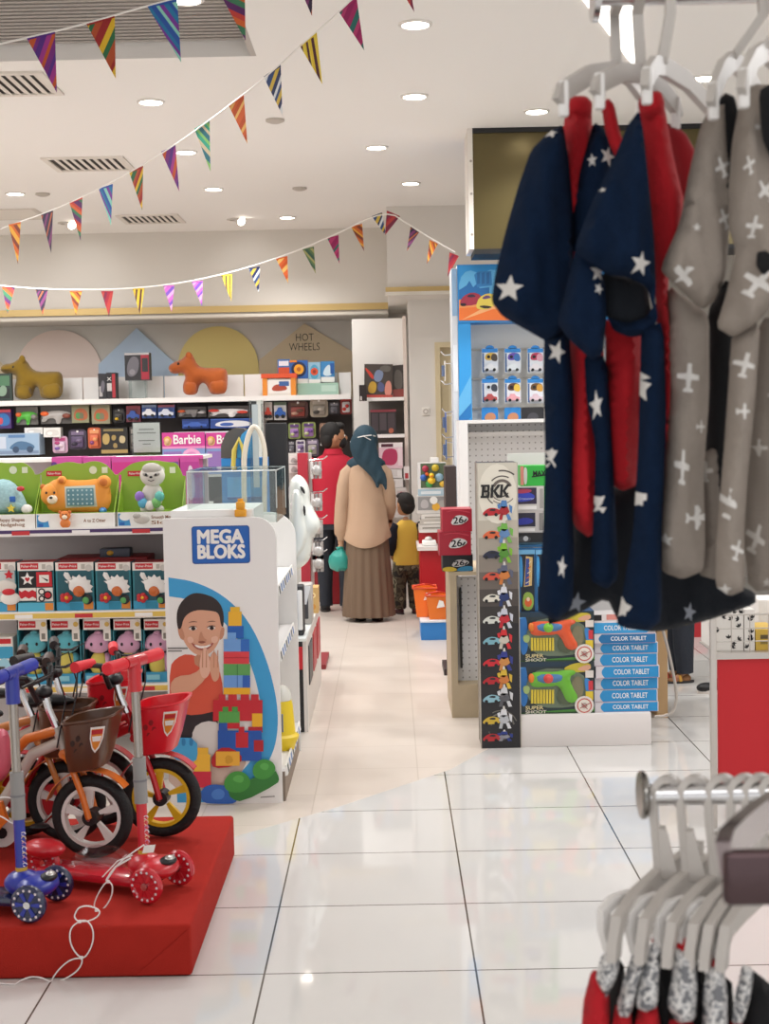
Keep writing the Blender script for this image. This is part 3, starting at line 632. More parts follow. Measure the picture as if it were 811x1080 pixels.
yb.rbox(xq - .024, xq + .024, YM + .003, YM + .045, zb0 - .0, zb0 + .03, YEL, .004); yb.rbox(xq - .018, xq + .018, YM + .008, YM + .042, zb0 + .03, zb0 + .062, YEL, .004); yb.cyl((xq, YM + .025, zb0 + .06), (xq, YM + .025, zb0 + .075), .012, YEL)
one(yb, 'toy_block', 'small yellow stud toy block standing on the top edge of the white block stand', 'toy block')
# yellow tub on the lowest shelf of the stand
zt0 = at(298, 812, YM).z; tx = at(303, 760, YM + .45).x - .03; ty = YM + .40
tt = thing('toy_tub', 'yellow and clear toy tub on the bottom shelf of the white block stand', 'tub', (tx, ty, zt0))
m = MB(); m.lathe((tx, ty, zt0 + .001), [(0, 0), (.065, 0), (.07, .02), (.085, .05), (.085, .06), (.07, .07), (.06, .2), (.055, .22)], M('#e6c828', .35)); m.build('body', tt)
m = MB(); m.lathe((tx, ty, zt0 + .222), [(.055, 0), (.05, .04), (.03, .062), (0, .066)], M('#d5d4cc', .25)); m.build('lid', tt)
m = MB(); m.box(tx + .015, tx + .02, ty - .075, ty - .066, zt0 + .09, zt0 + .17, M('#4d6fa8', .5)); m.build('sticker', tt, smooth=False)

# ---- infant toy shelf
YF = 6.36
uL, uR = -2.0, ML - .03
t = thing('toy_shelf_unit', 'white metal shelf unit of infant toys at the left', 'shelf unit', ((uL + uR) / 2, YF + .25, 0))
SHW = M('#ebe7e3', .4); BKG = M('#b9b3b3', .6)
zs = [at(90, y_, YF).z for y_ in (557, 645, 723, 800)]
m = MB(); m.box(uL, uR, YF + .44, YF + .46, .05, zs[0] + .0, BKG); m.build('back_panel', t, smooth=False)
m = MB(); m.box(uR - .02, uR, YF + .03, YF + .44, 0, zs[0] - .03, SHW); m.build('side_panel', t, smooth=False)
for i, z in enumerate(zs):
    m = MB(); m.box(uL, uR, YF, YF + .44, z - .022, z, SHW); m.box(uL, uR, YF + .02, YF + .44, z - .03, z - .022, M('#d8d4d0', .5)); s_ = m.build('shelf', t, smooth=False)
    m = MB(); cc = ['#4a3566', '#e3c25c', '#e3c25c', '#d9d3cc'][i]; m.box(uL, uR, YF - .006, YF - .001, z - .032, z + .004, M('#f2efec', .3)); m.box(uL, uR, YF - .0075, YF - .006, z - .027 + (.008 if i == 0 else 0), z - .004, M(cc, .5))
    for k in range(3):
        xx = uL + .3 + k * .27; m.box(xx, xx + .08, YF - .0085, YF - .0075, z - .026, z - .008, M('#f3f0ee' if (k + i) % 2 else '#c9343a', .5))
    m.build('label_strip', s_, smooth=False)
m = MB(); m.box(uL, uR, YF + .02, YF + .44, 0, .09, SHW); m.build('plinth', t, smooth=False)
LIME = M('#93b53a', .5); LIME2 = M('#7fa32e', .5); FPR = M('#c9202c', .5); GRY = M('#cfcac4', .5); ORG = M('#ec9a3c', .6, bump=.1, bscale=300); DKO = M('#c9702a', .6)
def cpx(x, y): return (x / 4.055, 460 + y / 4.055)
def C4(*pts): return [cpx(*p) for p in pts]
def green_box(x0, x1, top, label, words, wx, fit, Y=YF + .03):
    xl_, xr_ = at(cpx(x0, 390)[0], 556, Y).x, at(cpx(x1, 390)[0], 556, Y).x; z0 = zs[0] + .001; c = thing('toy_box', label, 'toy box', ((xl_ + xr_) / 2, Y + .06, z0), 'open-front green infant toy boxes')
    b = MB(); b.box(xl_, xr_, Y, Y + .13, z0, z0 + .065, M('#efece6', .5)); b.box(xl_, xr_, Y, Y + .13, z0 + .065, z0 + .066, LIME2)
    b.poly([(xl_ + .004, Y - .001, z0 + .004), (xl_ + .06, Y - .001, z0 + .004), (xl_ + .05, Y - .001, z0 + .055), (xl_ + .004, Y - .001, z0 + .06)], M('#3f8fc4', .5))
    b.disc((xl_ + .035, Y - .0015, z0 + .045), .026, WHITE, ry=.018); b.rbox(xl_ + .01, xl_ + .032, Y - .003, Y, z0 + .006, z0 + .02, M('#1f5ca6', .5), .002)
    for k, (tx_, zz) in enumerate(words): b.text(tx_, (at(cpx(wx, 0)[0], 550, Y).x, Y - .0016, z0 + zz), .021, M('#8a5a3a' if k == 0 else '#8a5a3a', .5), bold=.015, fit=fit)
    b.build('tray', c, smooth=False)
    pts = [(at(*cpx(a, b_), Y + .13)) for a, b_ in chaikin(top, 2, False)]; q = [(xl_, Y + .125, z0)] + [(v.x, Y + .125, v.z) for v in pts] + [(xr_, Y + .125, z0)]
    q[1] = (xl_, q[1][1], q[1][2]); q[-2] = (xr_, q[-2][1], q[-2][2])
    b = MB(); b.prism(q, LIME, (0, .006, 0)); 
    for lx in (x1 - 45, x1 - 95):
        v = at(*cpx(lx, 145), Y + .12); b.disc((v.x, Y + .124, v.z), .018, M('#dfe6c8', .5)) if lx == x1 - 95 else b.box(v.x - .013, v.x + .013, Y + .1235, Y + .1245, v.z - .014, v.z + .014, M('#dfe6c8', .5))
    v = at(*cpx(x0 + 75, 160), Y + .12); b.box(v.x - .035, v.x + .035, Y + .1235, Y + .1245, v.z - .012, v.z + .012, FPR); b.text('Fisher-Price', (v.x, Y + .1228, v.z), .014, WT, bold=.01, fit=.058)
    b.build('backdrop', c, smooth=False)
    b = MB(); b.prism([(xl_, Y, z0 + .066), (xl_, Y + .124, z0 + .066), (xl_, Y + .124, z0 + .2)], LIME, (.004, 0, 0)); b.build('side_wing', c, smooth=False); b = MB(); b.prism([(xr_ - .004, Y, z0 + .066), (xr_ - .004, Y + .124, z0 + .066), (xr_ - .004, Y + .124, z0 + .2)], LIME, (.004, 0, 0)); b.build('side_wing', c, smooth=False)
    return c
Yt = YF + .085
c = green_box(155, 492, [(155, 165), (175, 160), (205, 132), (250, 118), (300, 108), (350, 120), (400, 104), (450, 116), (480, 148), (492, 165)], 'green infant toy box with an orange otter tablet on its front', [('A to Z Otter', .03)], 405, .1)
m = MB(); m.puff(C4((190, 215), (240, 180), (285, 185), (350, 190), (430, 180), (470, 210), (478, 270), (465, 315), (420, 330), (330, 322), (240, 330), (195, 305)), Yt, .028, ORG, step=3.2, smooth=1, decals=[(C4((282, 215), (410, 208), (420, 300), (285, 306)), M('#cfd3c4', .5))])
m.build('otter_body', c)
m = MB(); q0 = at(*cpx(290, 222), Yt); q1 = at(*cpx(408, 295), Yt); m.rbox(q0.x, q1.x, Yt - .033, Yt - .026, q1.z, q0.z, M('#5e8a94', .3), .004)
for i in range(6):
    for j in range(4): m.disc((q0.x + (q1.x - q0.x) * (i + .5) / 6, Yt - .0335, q1.z + (q0.z - q1.z) * (j + .5) / 4), .0045, M('#b9cfcf', .4), n=8)
m.build('screen', c)
m = MB(); v = at(*cpx(218, 250), Yt); m.ell(v, (.047, .04, .052), ORG); m.ell((v.x + .012, v.y - .03, v.z - .02), (.024, .016, .022), M('#f2e3c8', .6)); m.ell((v.x + .01, v.y - .045, v.z - .012), (.008, .005, .006), BLACK)
for ex in (-.012, .024): m.ell((v.x + ex, v.y - .037, v.z + .01), (.005, .004, .006), BLACK)
m.ell((v.x - .035, v.y, v.z + .035), (.014, .01, .014), DKO); m.build('otter_head', c)
for (a, b_, r_) in ((265, 190, .022), (445, 197, .033), (440, 318, .018)):
    m = MB(); v = at(*cpx(a, b_), Yt - .01); m.ell(v, (r_, .02, r_ * .95), ORG if r_ != .018 else M('#3f7fc0', .5)); m.ell((v.x, v.y - .012, v.z), (r_ * .6, .012, r_ * .6), DKO if r_ != .018 else M('#5f9fd8', .5)); m.build('paw', c)
m = MB(); v = at(*cpx(278, 340), YF + .01); m.ell(v, (.026, .012, .022), M('#dd7f3a', .6)); m.ell((v.x, v.y, v.z - .035), (.024, .012, .022), M('#dd7f3a', .6)); m.ell((v.x, v.y - .01, v.z - .006), (.012, .006, .01), M('#f2e3c8', .6))
for ex in (-.022, .022): m.ell((v.x + ex, v.y, v.z + .016), (.008, .006, .008), M('#c96a2a', .6))
for ex in (-.008, .008): m.ell((v.x + ex, v.y - .011, v.z + .006), (.0028, .002, .003), BLACK)
m.build('cub_figure', c)
c = green_box(503, 782, [(503, 165), (520, 150), (560, 118), (600, 108), (660, 102), (720, 112), (755, 112), (775, 150), (782, 170)], 'green infant toy box with a grey sloth holding a rainbow ring', [('Smooth Moves', .04), ('Sloth', .016)], 700, .11)
SLO = M('#d9d4cb', .8, bump=.15, bscale=250); SLD = M('#8f8a84', .8)
m = MB(); v = at(*cpx(652, 240), Yt); m.ell((v.x, v.y, v.z - .015), (.05, .035, .06), SLO); m.ell((v.x - .035, v.y - .02, v.z - .075), (.02, .02, .016), SLO); m.ell((v.x + .035, v.y - .02, v.z - .075), (.02, .02, .016), SLO); m.build('sloth_body', c)
m = MB(); v = at(*cpx(652, 168), Yt - .01); m.ell(v, (.057, .042, .05), SLO); m.ell((v.x, v.y - .012, v.z + .028), (.045, .03, .03), M('#b8b2a9', .8))
for ex in (-1, 1): m.ell((v.x + ex * .024, v.y - .033, v.z + .004), (.016, .012, .008), SLD, Matrix.Rotation(-ex * .4, 3, 'Y')); m.ell((v.x + ex * .022, v.y - .045, v.z + .005), (.005, .004, .006), BLACK)
m.ell((v.x, v.y - .044, v.z - .006), (.007, .005, .005), BLACK); m.tube([(v.x - .014, v.y - .043, v.z - .019), (v.x, v.y - .045, v.z - .024), (v.x + .014, v.y - .043, v.z - .019)], .0018, BLACK, 6); m.build('sloth_head', c)
for i, (a, b_, cl) in enumerate(((597, 258, '#8f6fc0'), (610, 285, '#5aa9c9'), (640, 298, '#d9d4cb'), (668, 285, '#78b86a'), (682, 258, '#5fb3a8'))):
    m = MB(); v = at(*cpx(a, b_), Yt - .04); m.ell(v, (.022, .018, .024), M(cl, .6)); m.build('ring_segment', c)
m = MB(); v = at(*cpx(606, 355), YF + .012); m.ell(v, (.036, .01, .022), M('#c3beb6', .7)); m.ell((v.x - .02, v.y - .002, v.z + .014), (.02, .01, .012), M('#a9a49d', .7)); m.build('sloth_print', c)
c = green_box(-130, 150, [(-130, 165), (-100, 130), (-40, 112), (0, 112), (60, 118), (100, 110), (140, 140), (150, 165)], 'green infant toy box with a pale blue hedgehog, cut by the left edge', [('Happy Shapes', .04), ('Hedgehog', .018)], 48, .12)
TEA = M('#9fc4c8', .7, var=.35, vscale=90)
m = MB(); m.puff(C4((-90, 300), (-60, 215), (0, 180), (55, 192), (95, 240), (120, 300), (108, 328), (20, 335), (-80, 335)), Yt, .05, TEA, step=3.5, smooth=1); m.build('hedgehog_body', c)
m = MB(); v = at(*cpx(52, 270), Yt - .05); m.rbox(v.x - .013, v.x + .013, v.y, v.y + .012, v.z - .013, v.z + .013, M('#2f66b5', .4), .004); m.build('blue_square', c)
m = MB(); v = at(*cpx(46, 310), Yt - .055); m.prism([(v.x + .02 * (1 if k % 2 == 0 else .45) * math.sin(k * math.pi / 5), v.y, v.z + .02 * (1 if k % 2 == 0 else .45) * math.cos(k * math.pi / 5)) for k in range(10)], M('#e6d24a', .4), (0, .012, 0)); m.build('yellow_star', c)
m = MB(); v = at(*cpx(88, 225), Yt - .035); m.ell(v, (.018, .014, .012), M('#c2343a', .5)); m.build('red_button', c)
m = MB(); v = at(*cpx(115, 312), Yt - .03); m.ell(v, (.026, .02, .022), M('#eeeae4', .7)); m.build('hedgehog_snout', c)

# middle row: infant sensory toys in printed boxes
def box_px(x0, y0, x1, y1, Y, d, zz=None):
    cx_, z0, w_, h_ = rect(x0, y0, x1, y1, Y)
    if zz is not None: h_ = z0 + h_ - zz; z0 = zz
    return cx_ - w_ / 2, z0, w_, h_
TEAL = M('#2f7f8c', .5); DTEAL = M('#245c68', .5); ORB = M('#e08a33', .5); SKY = M('#3f9fc6', .5); CREAM = M('#efeae2', .55)
def header_box(x0, x1, y0, y1, zsh, label, base, group, d=.13, Y=YF + .04):
    a, z0, w_, h_ = box_px(x0, y0, x1, y1, Y, d, zsh + .001)
    c = thing('toy_box', label, 'toy box', (a + w_ / 2, Y + d / 2, z0), group)
    b = MB(); b.box(a, a + w_, Y, Y + d, z0, z0 + h_, base, top=M('#b3343a', .5))
    decor(b, a, z0, w_, h_, Y, [('r', 0, .83, 1, 1, CREAM), ('r', .08, .86, .58, .98, FPR), ('t', 'Fisher-Price', .33, .92, .07, WT, .44, .01), ('r', .68, .86, .78, .96, M('#bdb7ae', .5)), ('c', .88, .88, .09, GRY)])
    return c, b, a, z0, w_, h_, Y
BW = M('#26262a', .5)
for i, (x0, x1, lb) in enumerate(((60, 100, 'boxed white zebra toy leftmost of the three zebra boxes'), (102, 139, 'boxed white zebra toy middle one of the three zebra boxes'), (141, 178, 'boxed white zebra toy beside the white block stand'))):
    c, b, a, z0, w_, h_, Y = header_box(x0, x1, 593, 645, zs[1], lb, TEAL, 'boxed zebra toys')
    decor(b, a, z0, w_, h_, Y, [('r', .05, .18, .95, .82, DTEAL), ('r', 0, 0, 1, .18, SKY), ('r', .35, .02, .68, .16, M('#2f8fb0', .5)), ('r', .72, .02, .97, .18, ORB)]); b.build('box', c, smooth=False)
    X = lambda u, v: (x0 + (x1 - x0) * u, 645 - 52 * v)
    m = MB(); body = [(.16, .78), (.2, .66), (.3, .62)]
    n = 13
    for k in range(n + 1):
        an = math.pi * (.95 - k / n * .98); rr_ = .38 if k % 2 == 0 else .31; body.append((.58 + rr_ * math.cos(an), .47 + rr_ * .75 * math.sin(an)))
    body += [(.95, .4), (.8, .38), (.45, .38), (.33, .45), (.3, .56), (.2, .62)]
    m.puff([X(.17, .74), X(.2, .8), X(.3, .79), X(.36, .7), X(.42, .66)] + [X(u, v) for u, v in body[5:]] + [X(.3, .62), X(.22, .68)], Y - .008, .01, WHITE, step=2.4, smooth=0); m.build('zebra', c)
    m = MB(); v = at(*X(.58, .42), Y - .012); m.ell(v, (w_ * .16, .012, w_ * .16), M('#c96a34', .25)); m.build('ball', c)
    m = MB()
    for k in range(5):
        v = at(*X(.24 + .1 * math.cos(k * 1.257), .28 + .055 * math.sin(k * 1.257)), Y - .01); m.ell(v, (w_ * .075, .008, w_ * .075), M('#c22a30', .5))
    v = at(*X(.25, .28), Y - .016); m.ell(v, (w_ * .05, .008, w_ * .05), M('#e6b42c', .5)); m.build('flower', c)
    m = MB(); v = at(*X(.8, .25), Y - .006); m.ell(v, (w_ * .14, .008, w_ * .14), BW); m.ell((v.x - .006, v.y - .006, v.z - .004), (w_ * .09, .006, w_ * .09), M('#58a35a', .5)); m.build('leaf_rattle', c)
c, b, a, z0, w_, h_, Y = header_box(20, 58, 593, 645, zs[1], 'boxed black, white and red sensory cards toy left of the zebra boxes', TEAL, None)
decor(b, a, z0, w_, h_, Y, [('r', .03, .2, .97, .82, BW), ('r', .03, .5, .5, .82, BLACK), ('p', [(.27 + .2 * (1 if k % 2 == 0 else .45) * math.sin(k * math.pi / 5), .66 + .145 * (1 if k % 2 == 0 else .45) * math.cos(k * math.pi / 5)) for k in range(10)], WHITE), ('p', [(.27, .6), (.2, .66), (.22, .7), (.27, .68), (.32, .7), (.34, .66)], FPR),
    ('r', .52, .5, .95, .8, FPR), ('r', .6, .58, .87, .74, CREAM), ('p', [(.65, .7), (.85, .64), (.83, .6)], BW), ('r', .03, .22, .5, .48, CREAM), ('p', [(.03, .3), (.1, .26), (.2, .3), (.3, .26), (.4, .3), (.5, .26), (.5, .4), (.4, .44), (.3, .4), (.2, .44), (.1, .4), (.03, .44)], FPR),
    ('r', .52, .2, .97, .48, CREAM), ('c', .66, .4, .1, BLACK), ('c', .66, .4, .06, CREAM), ('c', .83, .33, .12, BLACK), ('c', .83, .33, .08, FPR), ('c', .66, .26, .09, BLACK), ('c', .66, .26, .05, CREAM), ('r', 0, 0, 1, .18, M('#55b3cf', .5)), ('r', .75, .02, .98, .17, ORB)]); b.build('box', c, smooth=False)
c, b, a, z0, w_, h_, Y = header_box(-18, 18, 593, 645, zs[1], 'boxed white and red plush rattle cut by the left edge of the shelf', TEAL, None)
decor(b, a, z0, w_, h_, Y, [('r', .03, .2, .97, .82, M('#cfdad8', .5)), ('r', 0, 0, 1, .18, SKY), ('r', .72, .02, .97, .17, ORB)]); b.build('box', c, smooth=False)
m = MB(); v = at(11, 624, Y); m.ell((v.x, Y - .006, v.z - .03), (.045, .012, .03), CREAM); m.ell((v.x - .02, Y - .006, v.z + .025), (.05, .01, .028), M('#e3ddd4', .6)); m.ell((v.x - .005, Y - .012, v.z), (.03, .01, .016), FPR); m.build('plush_rattle', c)
q = at(10, 606, Y - .002); m = MB(); m.prism([(q.x + .022 * (1 if k % 2 == 0 else .5) * math.sin(k * math.pi / 5), Y - .018, q.z + .022 * (1 if k % 2 == 0 else .5) * math.cos(k * math.pi / 5)) for k in range(10)], FPR, (0, .01, 0)); m.build('red_star', c)

# lower row: soothing seahorse plush boxes
DBL = M('#27414a', .5)
def seahorse(x0, x1, colr, lb, grp, hw_=1):
    Y = YF + .05; a, z0, w_, h_ = box_px(x0, 653, x1, 723, Y, .12, zs[2] + .001)
    c = thing('seahorse_box', lb, 'toy box', (a + w_ / 2, Y + .06, z0), grp)
    b = MB(); b.box(a, a + w_, Y + .09, Y + .12, z0, z0 + h_, DBL); b.box(a, a + .006, Y, Y + .09, z0, z0 + h_, TEAL); b.box(a + w_ - .006, a + w_, Y, Y + .09, z0, z0 + h_, TEAL); b.box(a, a + w_, Y, Y + .09, z0, z0 + .045, SKY)
    b.box(a, a + w_, Y, Y + .09, z0 + h_ - .048, z0 + h_, CREAM)
    decor(b, a, z0, w_, h_, Y, [('r', .08, .87, .6, .97, FPR), ('t', 'Fisher-Price', .34, .92, .05, WT, .46, .01), ('r', .72, .66, .97, .84, CREAM), ('r', .78, .69, .9, .78, M('#8a857c', .5)), ('c', .85, .92, .08, M('#d9b45a', .5)), ('r', .1, .04, .6, .12, M('#8fd0de', .5))]); b.build('box', c, smooth=False)
    fur = M(colr, .9, bump=.3, bscale=300, sheen=.4); cx_ = (x0 + x1) / 2
    m = MB(); v = at(cx_, 678, Y + .03); m.ell(v, (.058, .045, .048), fur); m.ell((v.x - .05, v.y - .005, v.z - .008), (.022, .02, .02), fur); m.ell((v.x + .05, v.y + .01, v.z + .02), (.016, .012, .03), fur); m.ell((v.x, v.y - .0, v.z + .045), (.02, .02, .012), fur); m.build('head', c)
    m = MB()
    for ex in (-.025, .02): m.ell((v.x + ex, v.y - .042, v.z + .0), (.006, .005, .008), BLACK)
    m.build('eye', c)
    m = MB(); v = at(cx_ + .5, 700, Y + .03); m.ell(v, (.042, .035, .058), M('#d3c15a', .6)); m.build('belly', c)
    m = MB(); m.ell((v.x + .035, v.y + .01, v.z), (.025, .03, .05), fur); m.ell((v.x - .03, v.y - .01, v.z - .062), (.022, .02, .018), fur); m.ell((v.x + .02, v.y - .01, v.z - .066), (.02, .02, .016), fur); m.build('tail', c)
seahorse(20, 53, '#5fb6c4', 'boxed turquoise seahorse plush at the left end of the lower row', 'boxed seahorse plush toys'); seahorse(54, 87, '#5fb6c4', 'boxed turquoise seahorse plush next to the pink ones', 'boxed seahorse plush toys')
seahorse(88.5, 119.5, '#dba6c4', 'boxed pink seahorse plush leftmost of the three pink ones', 'boxed seahorse plush toys'); seahorse(120.5, 151.5, '#dba6c4', 'boxed pink seahorse plush in the middle of the three pink ones', 'boxed seahorse plush toys'); seahorse(152.5, 180, '#dba6c4', 'boxed pink seahorse plush against the white block stand', 'boxed seahorse plush toys')
b = MB(); a, z0, w_, h_ = box_px(-20, 672, 15, 723, YF + .05, .12, zs[2] + .001); b.box(a, a + w_, YF + .05, YF + .17, z0, z0 + h_, CREAM)
decor(b, a, z0, w_, h_, YF + .05, [('r', 0, .55, 1, .8, SKY), ('s', [(.4, .1), (.9, .1), (.95, .5), (.6, .6)], M('#9fcfe0', .5)), ('r', .3, .86, .95, .96, FPR)]); one(b, 'toy_box', 'low white and blue toy box left of the seahorse boxes', 'toy box', smooth=False)
# carton stored flat behind the zebra boxes
m = MB(); z0 = zs[1] + .001; q = at(120, 586, YF + .3); m.rbox(uL + .45, uR - .15, YF + .2, YF + .42, z0, q.z, M('#8f2228', .6), .004); m.rbox(q.x - .05, q.x + .09, YF + .22, YF + .3, q.z, q.z + .04, M('#4b5260', .5), .004); m.ell((q.x + .0, YF + .215, q.z + .02), (.016, .012, .012), M('#d9a83a', .5))
one(m, 'stacked_toy_box', 'dark red cartons lying at the back of the shelf behind the zebra boxes', 'toy box')
# ================================================================== BACK WALL BAYS
YG = 13.05      # front edge of the wall shelving
gx0, gx1 = -5.2, at(371, 430, YG + .3).x
zt = at(150, 420, YG).z
t = thing('wall_shelf_unit', 'long white-topped shelf unit with dark pegboard along the back wall', 'shelf unit', ((gx0 + gx1) / 2, YG + .3, 0))
DK = M('#3a3433', .7); WHS = M('#f1eeea', .45)
m = MB(); m.box(gx0, gx1, YG + .36, YG + .40, 0, zt - .03, DK)
PEG = M('#1f1c1c', .8)
m.build('pegboard', t, smooth=False)
m = MB(); m.box(gx0, gx1, YG, YG + .42, zt - .045, zt, WHS); m.build('top_shelf', t, smooth=False)
zlb = at(150, 397, YG + .38).z
bx = [at(x, 410, YG + .4).x for x in (-30, 87.5, 173, 257.5, 357)] + [gx1]
for i in range(5):
    m = MB(); m.box(bx[i] + .006, bx[i + 1] - .006, YG + .4, YG + .415, zt, zlb, M('#efece9', .4)); m.build('low_back', t, smooth=False)
for x in (274,):
    m = MB(); q = at(x, 430, YG).x; m.box(q - .03, q + .03, YG + .005, YG + .36, 0, zt - .045, WHS); m.build('upright', t, smooth=False)
m = MB(); m.box(gx0, gx1, YG - .05, YG + .36, 0, .12, WHS); m.build('plinth', t, smooth=False)
zb_ = at(225, 455, YG).z; m = MB(); m.box(at(183, 455, YG).x, at(268, 455, YG).x, YG, YG + .36, zb_ - .025, zb_, WHS); m.build('shelf', t, smooth=False)
zb2 = at(225, 500, YG).z; m = MB(); m.box(at(-40, 455, YG).x, at(268, 455, YG).x, YG, YG + .36, zb2 - .025, zb2, WHS); m.build('shelf', t, smooth=False)
def C3(*pts): return [(x / 2.703, 240 + y / 2.703) for x, y in pts]
def plush(name, label, col, body, ear, legs, eye, base_x, shade):
    Y = YG + .16; fur = M(col, .95, bump=.35, bscale=120, var=.16, vscale=16, sheen=.25)
    c = thing(name, label, 'plush toy', (at(base_x, 417, Y).x, Y, zt))
    m = MB(); m.puff(C3(*body), Y, .11, fur, step=2.2, smooth=2, D=.12); m.build('body', c)
    for lg_ in legs:
        m = MB(); m.puff(C3(*lg_), Y - .085, .05, fur, step=2., smooth=2); m.build('leg', c)
    m = MB(); v = at(ear[0] / 2.703, 240 + ear[1] / 2.703, Y - .06); m.ell(v, (.03, .02, .042), fur); m.build('ear', c)
    m = MB(); v = at(eye[0] / 2.703, 240 + eye[1] / 2.703, Y - .085); m.ell(v, (.012, .01, .012), BLACK); m.build('eye', c)
plush('plush_animal', 'mustard yellow long-snouted plush animal standing on the top wall shelf', '#8a6d1c', [(-2, 405), (8, 390), (35, 387), (52, 375), (62, 368), (78, 382), (90, 402), (110, 412), (150, 410), (176, 411), (181, 440), (178, 483), (150, 490), (115, 487), (112, 462), (104, 452), (98, 462), (92, 488), (44, 490), (40, 460), (48, 432), (42, 418), (12, 417)], (63, 377), [[(45, 448), (85, 445), (93, 488), (45, 490)], [(118, 445), (172, 440), (176, 486), (120, 488)]], (38, 398), 35, 0)
plush('plush_animal', 'rust orange long-snouted plush animal standing on the top wall shelf', '#b45a22', [(478, 402), (487, 387), (518, 376), (532, 360), (546, 357), (554, 374), (566, 396), (590, 401), (635, 399), (650, 408), (648, 470), (625, 476), (600, 475), (592, 455), (584, 443), (574, 443), (566, 455), (562, 477), (524, 478), (520, 450), (530, 425), (520, 414), (490, 418)], (538, 367), [[(522, 440), (560, 438), (562, 477), (524, 478)], [(594, 436), (645, 432), (647, 472), (602, 475)]], (508, 388), 210, 0)

# ---- boxes on the top wall shelf
def pk(x0, y0, x1, y1, Y, d, col, items, name, label, cat='toy box', group=None, zz=None, rot=0., rough=.45):
    a, z0, w_, h_ = box_px(x0, y0, x1, y1, Y, d, zz); b = MB()
    if rot: b.T = Matrix.Translation((a + w_ / 2, Y, z0)) @ Matrix.Rotation(rot, 4, 'Y') @ Matrix.Translation((-a - w_ / 2, -Y, -z0))
    b.box(a, a + w_, Y, Y + d, z0, z0 + h_, M(col, rough)); decor(b, a, z0, w_, h_, Y, items)
    return one(b, name, label, cat, group, smooth=False)
K = lambda h: M(h, .45)
pk(104, 394, 112.5, 418, YG + .1, .14, '#232126', [('r', .1, .1, .5, .5, K('#b9b4b2')), ('s', [(.2, .3), (.6, .2), (.9, .6), (.5, .8)], K('#6a6670'))], 'toy_box', 'narrow black toy box left of the red-striped one on the top wall shelf', zz=zt + .001)
pk(112.8, 393, 122.5, 418, YG + .1, .14, '#1d1b20', [('r', .6, .05, .95, .95, K('#b12a34')), ('r', .05, .3, .55, .6, K('#c9c4c2')), ('t', 'X', .3, .75, .2, K('#e8e4e0'), .5)], 'toy_box', 'narrow black toy box with a red stripe on the top wall shelf', zz=zt + .001)
pk(132, 372, 158, 401, YG + .17, .12, '#2a282c', [('r', .66, .02, .98, .98, K('#a8263a')), ('s', [(.08, .2), (.3, .1), (.55, .3), (.6, .8), (.3, .9), (.1, .6)], K('#6f6c74')), ('c', .3, .3, .12, K('#8d8a90')), ('r', .7, .3, .94, .8, K('#2a282c')), ('r', 0, .92, 1, 1, K('#b9b6b8'))], 'toy_box', 'black and red boxed toy vehicle raised in front of the blue gabled panel')
# its clear stand
a, z0, w_, h_ = box_px(136, 401, 154, 418, YG + .2, .1, zt + .001); g = MB(); g.box(a, a + w_, YG + .2, YG + .215, z0, z0 + h_, ACRYL); g.box(a, a + w_, YG + .2, YG + .3, z0, z0 + .01, ACRYL); g.box(a, a + .012, YG + .215, YG + .3, z0 + .01, z0 + h_, ACRYL); g.box(a + w_ - .012, a + w_, YG + .215, YG + .3, z0 + .01, z0 + h_, ACRYL)
one(g, 'riser', 'clear plastic riser under the black and red toy vehicle box', 'display riser', smooth=False)
pk(-10, 394, 13, 421, YG + .0, .04, '#2b3a34', [('r', .1, .55, .9, .92, K('#4f7a5a')), ('r', .1, .1, .9, .45, K('#1d2421')), ('s', [(.3, .2), (.7, .15), (.8, .5), (.5, .6)], K('#86a08a'))], 'toy_box', 'dark green toy box in front of the mustard plush animal', zz=zt + .001)
# clear bucket with orange rim
Yb = YG + .1; a, z0, w_, h_ = box_px(277, 394, 312, 417, Yb, .2, zt + .001)
c = thing('toy_bucket', 'clear rectangular toy bucket with an orange handle on the top wall shelf', 'toy bucket', (a + w_ / 2, Yb + .1, z0))
m = MB(); m.box(a + .02, a + w_ - .02, Yb + .005, Yb + .19, z0, z0 + h_ * .75, M('#d8d0c8', .3)); decor(m, a + .05, z0 + .01, w_ - .1, h_ * .7, Yb + .005, [('r', 0, .1, 1, .95, K('#e6e0da')), ('s', [(.1, .2), (.9, .25), (.8, .6), (.3, .7)], K('#a9442e')), ('r', .5, .55, .95, .85, K('#3a5f9a'))]); m.build('tub', c, smooth=False)
m = MB(); m.box(a, a + .045, Yb, Yb + .2, z0, z0 + h_ * .8, K('#e0892c')); m.build('handle', c, smooth=False)
m = MB(); m.box(a + w_ - .045, a + w_, Yb, Yb + .2, z0, z0 + h_ * .8, K('#e0892c')); m.build('handle', c, smooth=False)
m = MB(); m.box(a - .01, a + w_ + .01, Yb - .005, Yb + .205, z0 + h_ * .8, z0 + h_, K('#d9532c')); m.build('rim', c, smooth=False)
